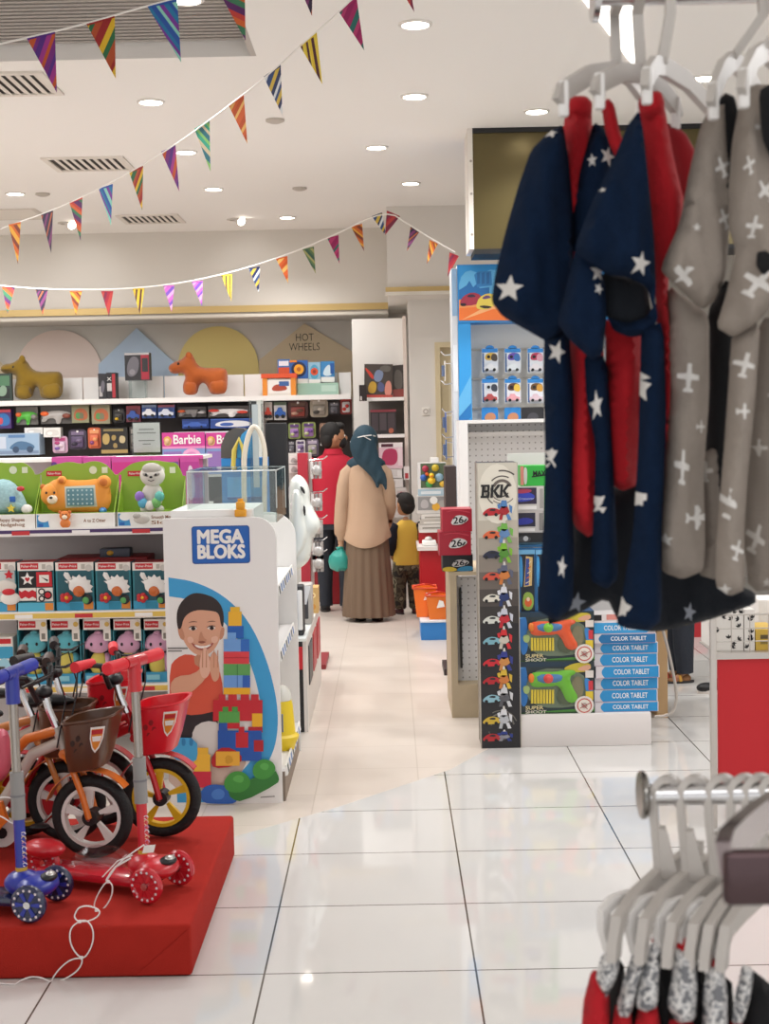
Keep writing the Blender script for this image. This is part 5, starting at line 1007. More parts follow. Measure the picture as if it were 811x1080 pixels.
# ================================================================== HOT WHEELS DISPLAY
Yh = 9.25
hx0, hx1 = at(484, 400, Yh).x, at(484, 400, Yh).x + .98; hz1 = min(at(500, 279, Yh).z, 2.62); hz0 = at(500, 340, Yh).z
c = thing('car_display_stand', 'blue and white toy car display with a racing picture header at right of centre', 'display stand', ((hx0 + hx1) / 2, Yh + .2, 0))
def h(x, y, l): v = at(x, y, Yh); return (v.x, Yh - .0009 * l, v.z)
m = MB(); m.box(hx0, hx1, Yh, Yh + .3, hz0, hz1, K('#2a8fd6'), side=K('#cfd6dc'))
LY = [1]
def ha(pts, col, sm=0):
    LY[0] += 1; m.cpoly([h(a, b, LY[0] * .6) for a, b in (chaikin(pts, sm) if sm else pts)], K(col))
ha([(484, 281), (620, 281), (620, 336), (484, 336)], '#2b93d8'); ha([(484, 295), (493, 284), (507, 289), (520, 283), (535, 290), (548, 284), (620, 290), (620, 318), (484, 318)], '#63b5e6', 1); ha([(484, 306), (492, 301), (495, 296), (499, 303), (503, 299), (506, 304), (516, 303), (516, 318), (484, 318)], '#2472b8'); ha([(500, 290), (504, 286), (518, 286), (519, 301), (503, 303)], '#3484c6')
for k in range(3): ha([(503 + 5 * k, 288), (506 + 5 * k, 287), (506 + 5 * k, 299), (503 + 5 * k, 300)], '#2a6fae')
ha([(484, 316), (620, 309), (620, 338), (484, 338)], '#f09a5a'); ha([(484, 325), (620, 316), (620, 338), (484, 338)], '#ef7a35'); ha([(486, 338), (520, 319), (620, 314), (620, 320), (520, 326)], '#f6b37a')
ha([(485, 318), (489, 312), (498, 308), (507, 311), (509, 318), (500, 322), (486, 323)], '#a8324a', 1); ha([(492, 312), (498, 310), (503, 313), (494, 314)], '#3a2a44', 1); ha([(502, 322), (505, 314), (514, 309), (522, 311), (523, 322), (512, 327), (503, 326)], '#e6cf5a', 1); ha([(508, 314), (514, 311), (519, 314), (510, 316)], '#6a4a7a', 1); ha([(504, 323), (512, 322), (520, 324), (512, 326)], '#3a2f2a', 1); ha([(485, 320), (492, 320), (491, 323), (486, 323)], '#2a1f2a', 1)
m.build('header', c, smooth=False)
m = MB(); bx1 = at(497.5, 400, Yh).x; m.box(hx0, bx1, Yh + .01, Yh + .28, .0, hz0, K('#2f95d8')); LB = K('#5fb0e2')
m.poly([h(484, 420, -8), h(497, 395, -8), h(497, 425, -8), h(484, 440, -8)], LB); m.poly([(x, Yh + .009, z) for x, _, z in (h(484, 438, 0), h(497, 420, 0), h(497, 440, 0), h(484, 452, 0))], K('#2277bd')); m.build('blue_panel', c, smooth=False)
m = MB(); m.box(bx1, hx1, Yh + .25, Yh + .28, .0, hz0, M('#e6e2da', .5)); m.build('back_panel', c, smooth=False)
m = MB(); m.box(hx1, hx1 + .03, Yh + .01, Yh + .28, 0, hz0, K('#d9dde0')); m.build('side_panel', c, smooth=False)
xe = at(478, 400, Yh).x
m = MB(); m.box(xe, hx0 - .001, Yh + .02, Yh + .3, 0, hz1 - .02, M('#cfd3d8', .45)); m.build('end_panel', c, smooth=False)
for i, (y_, c1) in enumerate(((300, '#8fb0d0'), (380, '#d9dde2'))):
    m = MB(); v = at(480.5, y_, Yh); m.box(xe + .002, hx0 - .004, Yh + .015, Yh + .019, v.z - .2, v.z + .1, K(c1)); m.build('end_graphic', c, smooth=False)
for z_ in (367, 399, 431):
    m = MB(); v = at(500, z_, Yh); m.box(bx1, hx1, Yh + .235, Yh + .25, v.z - .006, v.z + .006, M('#a9a49c', .4, .6)); m.build('rail', c, smooth=False)
for k, y_ in enumerate((373, 404, 434, 461, 482)):
    m = MB(); v = at(477, y_, Yh); m.tube([(xe, Yh + .12, v.z), (xe - .05, Yh + .1, v.z - .005), (xe - .075, Yh + .09, v.z + .02)], .004, CHROME, 6); m.build('hook', c)
for i, (y_, cc, lb) in enumerate(((388, '#d8d4cf', 'small white carded toy on the end hook of the car display'), (443, '#2f5fae', 'blue carded toy on the end of the car display, upper one'), (472, '#3a6aa8', 'blue carded toy on the end of the car display, lower one'))):
    v = at(479, y_, Yh); m = MB(); m.box(xe - .052, xe - .048, Yh + .04, Yh + .16, v.z - .08, v.z + .05, K(cc)); m.box(xe - .07, xe - .052, Yh + .06, Yh + .14, v.z - .05, v.z + .02, K('#5a6a8a')); m.box(xe - .048, xe, Yh + .099, Yh + .101, v.z + .03, v.z + .034, CHROME); one(m, 'hanging_toy', lb, 'hanging toy', smooth=False)
cars = [(508, 367, '#d8b04a', '#4a4038', '#e6e8ea'), (532, 367, '#6a4fae', '#3a6fb0', '#dfe6ea'), (556, 367, '#b83a5a', '#d9a0b0', '#e6e2e6'), (580, 367, '#3a8f5a', '#c9d0c9', '#e6e8e6'), (508, 399, '#cfd6da', '#3a3f4a', '#b04a4a'), (532, 399, '#5a3a2a', '#e6c24a', '#e0a0a8'), (556, 399, '#6a4a2a', '#d09a3a', '#d9c0c9'), (580, 399, '#8a3a3a', '#d9d0c9', '#e6e6e6')]
ords = ['first', 'second', 'third', 'fourth']
for i, (x, y, c1, c2, c3) in enumerate(cars):
    Y = Yh + .16; v = at(x + 8.5, y, Y); w_, h_ = .108, .165; z1 = v.z; a = v.x - w_ / 2; z0 = z1 - h_
    t = thing('carded_toy_car', f'blue-topped carded toy car, {ords[i % 4]} from left in the {"upper" if i < 4 else "middle"} row', 'toy car', (v.x, Y, z0), 'carded toy cars on the display rails')
    m = MB(); m.prism(rrect(v.x, z0 + h_ / 2, w_, h_, .012, Y), K('#dfe3e8'), (0, .003, 0)); m.prism([(v.x + .03 * math.cos(k * .5236), Y, z1 - .004 + .022 * math.sin(k * .5236)) for k in range(7)], K('#2a86d0'), (0, .003, 0))
    decor(m, a, z0, w_, h_, Y, [('r', .02, .82, .98, .98, K('#2a86d0')), ('s', [(.15, .55), (.5, .5), (.95, .6), (.9, .8), (.3, .82)], K(c1)), ('s', [(.55, .5), (.97, .45), (.95, .75), (.6, .78)], K(c2)), ('r', .04, .05, .14, .8, K('#4a6a9a')), ('c', .42, .65, .1, BLACK)]); m.build('card', t, smooth=False)
    m = MB(); m.prism([(a + w_ * p_, Y - .03, z0 + h_ * q_) for p_, q_ in ((.12, .12), (.9, .12), (.92, .24), (.7, .28), (.58, .38), (.36, .38), (.26, .27), (.12, .25))], K(c3), (0, .028, 0)); m.build('car_body', t)
    m = MB(); m.cyl((a + w_ * .3, Y - .034, z0 + h_ * .13), (a + w_ * .3, Y, z0 + h_ * .13), .010, BLACK, n=10); m.build('wheel', t)
    m = MB(); m.cyl((a + w_ * .74, Y - .034, z0 + h_ * .13), (a + w_ * .74, Y, z0 + h_ * .13), .010, BLACK, n=10); m.build('wheel', t)
    m = MB(); m.cyl((v.x, Y + .01, z1 - .01), (v.x, Yh + .25, z1 - .008), .003, CHROME, n=6); m.build('peg', t)
for i, (x, lb) in enumerate(((508, 'carded toy car leftmost in the bottom row, only its blue top showing'), (532, 'carded toy car second in the bottom row, only its blue top showing'), (553, 'dark carded toy vehicle at the right of the bottom row'))):
    Y = Yh + .16; v = at(x + 8.5, 430, Y); m = MB(); dk = i == 2
    m.prism(rrect(v.x, v.z - .08, .108 if not dk else .15, .165, .012, Y), K('#2a86d0' if not dk else '#2a2a2e'), (0, .003, 0)); a = v.x - .054
    decor(m, a, v.z - .165, .108, .165, Y, [('s', [(.1, .5), (.9, .5), (.8, .8), (.3, .8)], K('#d0906a' if not dk else '#4a4a50')), ('r', .1, .2, .9, .45, K('#c9d6e2' if not dk else '#3a3a40'))]); m.cyl((v.x, Y + .003, v.z - .005), (v.x, Yh + .25, v.z - .005), .003, CHROME, n=6); one(m, 'carded_toy_car', lb, 'toy car', 'carded toy cars on the display rails', smooth=False)

# white perforated gondola in front of it
Yq = 8.3; a0, a1 = at(485, 500, Yq).x, at(485, 500, Yq).x + .95; zt = at(500, 443, Yq).z
def perf_mat():
    m_ = M('#e4e3e2', .45).copy(); m_.name = 'perforated_steel'; nt = m_.node_tree; L = nt.links; b = nt.nodes['Principled BSDF']
    g = nt.nodes.new('ShaderNodeNewGeometry'); s_ = nt.nodes.new('ShaderNodeVectorMath'); s_.operation = 'SCALE'; s_.inputs['Scale'].default_value = 1 / .036; L.new(g.outputs['Position'], s_.inputs[0])
    fr_ = nt.nodes.new('ShaderNodeVectorMath'); fr_.operation = 'FRACTION'; L.new(s_.outputs[0], fr_.inputs[0]); su = nt.nodes.new('ShaderNodeVectorMath'); su.operation = 'SUBTRACT'; su.inputs[1].default_value = (.5, .5, .5); L.new(fr_.outputs[0], su.inputs[0])
    mu = nt.nodes.new('ShaderNodeVectorMath'); mu.operation = 'MULTIPLY'; mu.inputs[1].default_value = (1, 0, 1); L.new(su.outputs[0], mu.inputs[0]); ln = nt.nodes.new('ShaderNodeVectorMath'); ln.operation = 'LENGTH'; L.new(mu.outputs[0], ln.inputs[0])
    lt = nt.nodes.new('ShaderNodeMath'); lt.operation = 'LESS_THAN'; lt.inputs[1].default_value = .13; L.new(ln.outputs['Value'], lt.inputs[0]); mx = nt.nodes.new('ShaderNodeMix'); mx.data_type = 'RGBA'; L.new(lt.outputs[0], mx.inputs[0]); mx.inputs[6].default_value = lin('#e9e8e8'); mx.inputs[7].default_value = lin('#a5a2a0'); L.new(mx.outputs[2], b.inputs['Base Color']); return m_
PERF = perf_mat()
c = thing('pegboard_gondola', 'white perforated metal display gondola behind the black robot poster tower', 'shelf unit', ((a0 + a1) / 2, Yq + .2, 0))
m = MB(); m.box(a0 + .05, a1 - .05, Yq + .3, Yq + .33, .1, zt - .02, PERF); m.build('perforated_back', c, smooth=False)
for xx in (a0, a1 - .05):
    m = MB(); m.box(xx, xx + .05, Yq, Yq + .36, 0, zt, M('#ecebea', .4)); m.build('upright', c, smooth=False)
m = MB(); m.box(a0 + .05, a1 - .05, Yq, Yq + .36, zt - .02, zt, M('#ecebea', .4)); m.build('top_rail', c, smooth=False)
m = MB(); v = at(500, 458, Yq); m.box(a0 + .05, a1 - .05, Yq + .2, Yq + .3, v.z - .015, v.z + .01, M('#f0efee', .4)); m.build('crossbar', c, smooth=False)
m = MB(); m.box(a0 + .05, a1 - .05, Yq, Yq + .36, 0, .1, M('#ecebea', .4)); m.build('plinth', c, smooth=False)
# beige wood end unit with grey peg inset left of the poster tower
Yb = floorY(490, 757); b0, b1 = at(476, 700, Yb).x, at(507, 700, Yb).x; zb_ = at(490, 607, Yb).z
WOOD = M('#b9a88c', .5, var=.08, vscale=9)
c = thing('wooden_end_unit', 'beige wooden display end unit left of the black robot poster tower', 'display unit', ((b0 + b1) / 2, Yb + .2, 0))
m = MB(); m.box(b0, b0 + .035, Yb, Yb + .6, 0, zb_, WOOD); m.build('side_panel', c, smooth=False)
m = MB(); m.box(b0 + .035, b1 + .3, Yb, Yb + .6, 0, at(490, 722, Yb).z, WOOD); m.build('base', c, smooth=False)
m = MB(); m.box(b0 + .035, b1 + .3, Yb + .12, Yb + .14, at(490, 722, Yb).z, zb_ - .02, PERF); m.build('peg_panel', c, smooth=False)
m = MB(); m.box(b0 - .0, b1 + .3, Yb, Yb + .6, zb_, zb_ + .02, WOOD); m.build('top', c, smooth=False)
m = MB(); v = at(487, 665, Yb); m.rbox(v.x - .006, v.x + .006, Yb + .09, Yb + .12, v.z - .22, v.z + .22, M('#2a2825', .4), .003); m.build('slot_bar', c)
# red boxed toys stacked on the end unit
for i, (x0, y0, x1, y1, col, lb) in enumerate(((467, 585, 499, 611, '#1a1a1e', 'black toy box with a yellow and blue base stacked lowest, left of the poster tower'), (463, 561, 497, 584, '#a5182e', 'crimson toy box with a silver emblem stacked in the middle, left of the poster tower'), (466, 537, 498, 560.5, '#a5182e', 'crimson toy box with a silver emblem stacked on top, left of the poster tower'))):
    Y = Yb - .02 + .04 * (i == 0); a, z0, w_, h_ = box_px(x0, y0, x1, y1, Y, .2); z0 = [zb_ + .021, None, None][i] or ztop_ + .001; h_ = at((x0 + x1) / 2, y0, Y).z - z0; ztop_ = z0 + h_
    c = thing('vehicle_toy_box', lb, 'toy box', (a + w_ / 2, Y + .1, z0), None)
    m = MB(); m.box(a, a + w_, Y, Y + .2, z0, z0 + h_, M(col, .35))
    its = [('r', 0, .0, .03, 1, K('#c94a5a' if i else '#3a3a40')), ('s', [(.05, .85), (.5, .95), (.98, .8), (.9, .9), (.4, .99)], K('#c23a4c' if i else '#2a2a30'))]
    if i == 0: its += [('s', [(0, 0), (.4, 0), (.5, .12), (.3, .3), (0, .25)], K('#d8b93a')), ('s', [(.45, 0), (1, 0), (1, .3), (.75, .32), (.5, .2)], K('#3a8ab5'))]
    decor(m, a, z0, w_, h_, Y, its); m.build('box', c, smooth=False)
    m = MB(); LV = M('#d9d6d4', .35); ex, ez = a + w_ * .58, z0 + h_ * (.5 if i else .48)
    m.prism([(ex + w_ * p_, Y - .004, ez + h_ * q_) for p_, q_ in chaikin([(-.3, -.18), (-.2, .12), (-.05, .24), (.2, .2), (.32, .05), (.2, -.1), (.0, -.2)], 1)], LV, (0, .003, 0)); m.text('26', (ex - .005, Y - .0046, ez), h_ * .42, BLACK, right=(1, 0, .1), bold=.02, fit=w_ * .34); m.tube([(ex + w_ * .15, Y - .005, ez - h_ * .08), (ex + w_ * .24, Y - .005, ez + h_ * .06)], .004, BLACK, 5); m.build('emblem', c, smooth=False)
# brown panel and boxed toys on the red counter to the left
Yc = 10.98; c0, c1 = at(438, 580, Yc).x, at(477, 580, Yc).x; zc = at(455, 578, Yc).z
c = thing('red_counter', 'red fronted counter behind the boy, with white ledge', 'counter', ((c0 + c1) / 2, Yc + .3, 0))
c0 = at(443, 580, Yc).x
m = MB(); m.box(c0, c1 + .25, Yc + .05, Yc + .6, 0, zc - .02, M('#b3141f', .4)); m.build('body', c, smooth=False)
m = MB(); m.box(c0 - .02, c1 + .25, Yc, Yc + .6, zc - .02, zc + .01, M('#e9e4df', .4)); m.build('ledge', c, smooth=False)
zk = at(455, 541, Yc + .3).z
m = MB(); m.box(c0, c1 + .25, Yc + .3, Yc + .6, zc + .01, zk - .15, M('#b3141f', .4)); m.build('riser', c, smooth=False)
m = MB(); m.box(c0 - .0, c1 + .25, Yc + .22, Yc + .6, zk - .15, zk - .13, M('#ded9d4', .3)); m.build('riser_top', c, smooth=False)
for k in range(3):
    z0 = zk - .129 + k * .042; m = MB(); m.box(c0 + .01 * k, c1 + .02, Yc + .24, Yc + .45, z0, z0 + .04, K(['#cfc9c2', '#b9b2a8', '#dcd7d0'][k])); decor(m, c0 + .01 * k, z0, c1 - c0 + .02, .04, Yc + .24, [('r', .1, .2, .9, .5, K(['#8f8a80', '#e3ded6', '#9a9488'][k]))]); one(m, 'flat_toy_box', ['flat silver toy box at the bottom of the pile on the red counter', 'flat grey toy box in the middle of the pile on the red counter', 'flat white toy box at the top of the pile on the red counter'][k], 'toy box', smooth=False)
zz = zk - .129 + 3 * .042
a, z0, w_, h_ = box_px(440, 523, 472, 540, Yc + .24, .15, zz + .001); m = MB(); m.box(a, a + w_, Yc + .25, Yc + .4, z0, z0 + h_, K('#cfcac5')); decor(m, a, z0, w_, h_, Yc + .25, [('r', .03, .2, .97, .95, K('#8f8d8c')), ('s', [(.1, .3), (.4, .3), (.35, .8), (.15, .8)], K('#b5b0b0')), ('s', [(.6, .2), (.95, .3), (.9, .8), (.7, .7)], K('#a39f9a')), ('c', .62, .38, .13, K('#e0a93a')), ('c', .55, .75, .13, K('#e9e6e2'))]); one(m, 'toy_box', 'clear-fronted grey toy box with a small yellow duck below the duck set', 'toy box', smooth=False); zd = z0 + h_
a, z0, w_, h_ = box_px(441, 488, 471, 522, Yc + .24, .15, zd + .001); c = thing('toy_box', 'boxed bath toy set with a yellow duck and bright cups behind the boy', 'toy box', (a + w_ / 2, Yc + .3, z0))
m = MB(); m.box(a, a + w_, Yc + .25, Yc + .37, z0, z0 + h_, K('#e2e0dd')); decor(m, a, z0, w_, h_, Yc + .25, [('r', .1, .24, .98, .98, K('#5a6a4f')), ('r', 0, 0, 1, .2, K('#a9c2d0')), ('r', .1, .05, .8, .14, K('#dfe6ea'))]); m.rbox(a + w_ * .45, a + w_ * .75, Yc + .28, Yc + .3, z0 + h_, z0 + h_ + .04, WHITE, .005); m.build('box', c, smooth=False)
for k, (u, v_, r_, cc) in enumerate(((.27, .82, .12, '#a8324a'), (.62, .84, .13, '#c9b02f'), (.2, .55, .12, '#2f5fae'), (.4, .36, .13, '#3f9a4f'), (.75, .55, .15, '#8fb0c2'), (.86, .35, .11, '#d9b03a'), (.32, .66, .07, '#d9632f'))):
    m = MB(); m.ell((a + w_ * u, Yc + .245, z0 + h_ * v_), (w_ * r_, .02, w_ * r_), M(cc, .35), u=12, v=8); m.build('cup', c)
m = MB(); m.ell((a + w_ * .48, Yc + .23, z0 + h_ * .46), (w_ * .14, .03, w_ * .12), M('#f0c22c', .35)); m.ell((a + w_ * .48, Yc + .22, z0 + h_ * .62), (w_ * .09, .025, w_ * .09), M('#f0c22c', .35)); m.ell((a + w_ * .48, Yc + .2, z0 + h_ * .6), (w_ * .05, .012, w_ * .025), M('#e0762c', .4)); m.build('duck', c)
a, z0, w_, h_ = box_px(470.5, 492, 482, 549, 8.9, .3); m = MB(); m.box(a, a + w_, 8.9, 9.2, 0, z0 + h_, M('#3f3230', .5)); m.box(a - .03, a + w_ + .03, 8.87, 9.23, 0, .04, M('#2f2524', .5)); one(m, 'brown_pillar', 'dark brown upright panel just left of the white perforated gondola', 'panel', smooth=False)
v = at(452, 575, Yc + .1); m = MB(); m.rbox(v.x - .05, v.x + .06, Yc + .06, Yc + .2, zc + .011, zc + .05, WHITE, .01); m.ell((v.x, Yc + .12, zc + .06), (.03, .04, .02), M('#cfcac6', .4)); one(m, 'tissue_pack', 'small white pack lying on the white ledge of the red counter', 'pack')
# blue plinth with orange buckets
Yo = floorY(460, 675); o0, o1 = at(444, 660, Yo).x, at(480, 660, Yo).x; zo = at(460, 655, Yo).z
m = MB(); m.box(o0, o1, Yo, Yo + .5, 0, zo - .01, K('#2f7fc9')); m.box(o0 - .005, o1, Yo - .006, Yo + .5, zo - .01, zo, K('#dfe6ec')); one(m, 'blue_plinth', 'low bright blue plinth under the orange buckets', 'plinth', smooth=False)
for i, (xc, yt_, yd, lb) in enumerate(((461.5, 622, .06, 'orange square bucket in front on the blue plinth'), (448, 614, .2, 'orange square bucket at the back left on the blue plinth'))):
    Y = Yo + yd; v = at(xc, 640, Y + .08); top = at(xc, yt_ + 5, Y + .08).z; c = thing('bucket', lb, 'bucket', (v.x, Y + .08, zo), 'orange buckets on the blue plinth')
    ORG2 = M('#ef7a22', .35); m = MB(); r0, r1 = .062, .085
    def sq(r, z): return [(v.x - r, Y + .08 - r, z), (v.x + r, Y + .08 - r, z), (v.x + r, Y + .08 + r, z), (v.x - r, Y + .08 + r, z)]
    vs = sq(r0, zo + .001) + sq(r1, top) + sq(r1 - .008, top) + sq(r0 - .008, zo + .012); fs = [(3, 2, 1, 0)] + [(k, (k + 1) % 4, 4 + (k + 1) % 4, 4 + k) for k in range(4)] + [(4 + k, 4 + (k + 1) % 4, 8 + (k + 1) % 4, 8 + k) for k in range(4)] + [(8 + k, 8 + (k + 1) % 4, 12 + (k + 1) % 4, 12 + k) for k in range(4)] + [(12, 13, 14, 15)]
    m.add(vs, fs, ORG2); m.build('body', c, smooth=False)
    m = MB(); m.tube(sq(r1 + .004, top), .008, M('#e2572a', .4), 6, True); m.build('rim', c)
    m = MB(); m.tube([(v.x - r1, Y + .08, top), (v.x - r1 * .6, Y + .03, top + .02), (v.x, Y + .01, top + .03), (v.x + r1 * .6, Y + .03, top + .02), (v.x + r1, Y + .08, top)], .006, M('#d8452f', .4), 6); m.build('handle', c)
    m = MB(); m.prism([(v.x + p_, Y - .012, top - .06 + q_) for p_, q_ in ((-.01, -.03), (.05, -.02), (.04, .02), (.01, .03))], WHITE, (0, .004, 0)); m.build('price_label', c, smooth=False)

# ================================================================== BLACK POSTER TOWER
Yk = floorY(528, 789); k0, k1 = at(508, 780, Yk).x, at(549, 780, Yk).x; kz = at(522, 488, Yk).z; kw = k1 - k0
t = thing('poster_tower', 'tall narrow black cardboard tower reading BKK with a column of robot cars', 'display stand', ((k0 + k1) / 2, Yk, 0))
m = MB()
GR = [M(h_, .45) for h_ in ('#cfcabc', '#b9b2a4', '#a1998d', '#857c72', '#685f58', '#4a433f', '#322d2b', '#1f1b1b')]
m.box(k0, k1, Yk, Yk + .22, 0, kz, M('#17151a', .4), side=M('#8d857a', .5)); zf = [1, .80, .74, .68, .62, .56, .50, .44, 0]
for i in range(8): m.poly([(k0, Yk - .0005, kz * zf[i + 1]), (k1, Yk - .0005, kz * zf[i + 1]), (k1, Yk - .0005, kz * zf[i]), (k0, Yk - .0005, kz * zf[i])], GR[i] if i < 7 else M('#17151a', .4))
for x_ in (k0 - .004, k1): m.box(x_, x_ + .004, Yk - .002, Yk + .01, 0, kz, M('#b5aea2', .3))
cx, cz = k0 + kw * .62, kz - .13
def ring(r0, r1, a0, a1, mt, l, cx=cx, cz=cz):
    n = 14; A = [R(a0 + (a1 - a0) * k / n) for k in range(n + 1)]; xr = lambda x: max(k0 + .003, min(k1 - .003, x)); zr = lambda z: max(.003, min(kz - .003, z))
    m.cpoly([(xr(cx + r1 * math.cos(a)), Yk - .0006 * l, zr(cz + r1 * math.sin(a))) for a in A] + [(xr(cx + r0 * math.cos(a)), Yk - .0006 * l, zr(cz + r0 * math.sin(a))) for a in reversed(A)], mt)
IV = M('#e2ddcf', .45)
def bkk():
    INK = M('#0e0d0f', .4); zc = at(522, 518, Yk).z; hh = .032; lay = [0]
    def pl(pts):
        lay[0] += 1; m.poly([(k0 + kw * .10 + x + (z - .5) * .006, Yk - .004 - .0002 * lay[0], zc - hh + z * 2 * hh) for x, z in pts], INK)
    L = .044
    def bar(x0, x1, z0, z1): pl([(x0, z0), (x1, z0), (x1, z1), (x0, z1)])
    bar(0, .013, 0, 1); bar(-.006, .036, .84, 1); bar(-.004, .038, 0, .17); bar(.0, .036, .42, .58); bar(.027, .039, .1, .46); bar(.025, .037, .54, .9)
    for o in (L, L + .045):
        bar(o, o + .012, 0, 1); pl([(o + .01, .5), (o + .03, 1), (o + .046, 1), (o + .024, .5)]); pl([(o + .01, .52), (o + .024, .52), (o + .048, 0), (o + .031, 0)])

m.disc((k0 + kw * .5, Yk - .0012, cz - .02), kw * .49, IV, ry=.145); ring(.036, .05, 20, 160, GR[4], 3); ring(.03, .036, 200, 330, GR[5], 3); ring(.062, .068, 60, 140, GR[5], 3); ring(.066, .07, 230, 320, GR[4], 3); ring(.078, .084, 170, 235, GR[4], 3); ring(.088, .095, 50, 100, GR[5], 3); ring(.052, .056, 170, 260, GR[4], 3)
bkk()
ring(.045, .052, 20, 170, M('#5a5752', .4), 3, k0 + kw * .5, .105); ring(.06, .068, 10, 150, M('#6a665f', .4), 3, k0 + kw * .5, .105); ring(.078, .083, 20, 120, M('#6a665f', .4), 3, k0 + kw * .5, .105); ring(.06, .066, 200, 330, M('#5a5752', .4), 3, k0 + kw * .5, .105)
m.build('body', t, smooth=False)
rows = [(540, '#b8202a', '#4f7fb8', '#a31f28'), (564, '#d9663a', '#6fb04a', '#5f86b5'), (585, '#23273f', '#7ab52f', '#4f8a2f'), (608, '#d0503a', '#5a5f75', '#c9793a'), (631, '#e0dccf', '#d9dbe2', '#23356a'), (654, '#d5d8d0', '#c9ccd9', '#c02433'), (676, '#7fb5c4', '#cf2a30', '#c9c2b5'), (699, '#cf2633', '#2f3a8a', '#c98a4a'), (718, '#b51f2a', '#d9b53a', '#c9793a'), (737, '#8fbccb', '#d0d2d6', '#5a5a60'), (760, '#d0b03a', '#d9dbe0', '#b9bcc2'), (778, '#b82a30', '#2f3f8a', '#8a8a94')]
for i, (y_, c1, c2, c3) in enumerate(rows):
    m = MB(); Y = Yk - .003; xk = at(527, y_, Yk).x - .01
    def q(u, v): return (xk + u, Y, at(527, y_, Yk).z + v)
    m.prism([q(*p_) for p_ in chaikin([(-.075, -.008), (-.06, .01), (-.035, .022), (-.005, .018), (.015, .006), (.012, -.014), (-.06, -.018)], 1)], K(c1), (0, .002, 0))
    m.prism([(x_, y2 - .001, z_) for x_, y2, z_ in (q(*p_) for p_ in chaikin([(-.045, .008), (-.03, .017), (-.008, .014), (-.012, .005)], 1))], K('#1d2026'), (0, .001, 0))
    for wx in (-.055, -.008): m.disc((xk + wx, Y - .0015, q(0, -.012)[2]), .0085, BLACK, n=10)
    m.build('car_print', t, smooth=False)
    m = MB(); s_ = 1 if i % 2 else .95
    for pts, cc in (([(.012, .02), (.02, .05), (.045, .05), (.05, .02), (.03, .01)], c2), ([(.005, -.004), (.02, .022), (.05, .02), (.06, -.006), (.045, -.02), (.02, -.02)], c3), ([(.058, .03), (.075, .02), (.072, -.015), (.062, -.005)], c2), ([(-.002, .03), (.012, .036), (.014, .01), (.002, .012)], c2), ([(.012, -.016), (.028, -.018), (.022, -.045), (.006, -.044)], c3), ([(.042, -.018), (.058, -.016), (.07, -.044), (.052, -.046)], c2), ([(.026, .048), (.04, .048), (.036, .066), (.029, .066)], '#d9d6d0')):
        if i == 11: pts = [(u, v * .5) for u, v in pts]
        m.prism([(xk + u * s_, Y - .0008, q(0, v)[2] + .006) for u, v in pts], K(cc), (0, .002, 0))
    m.build('robot_print', t, smooth=False)
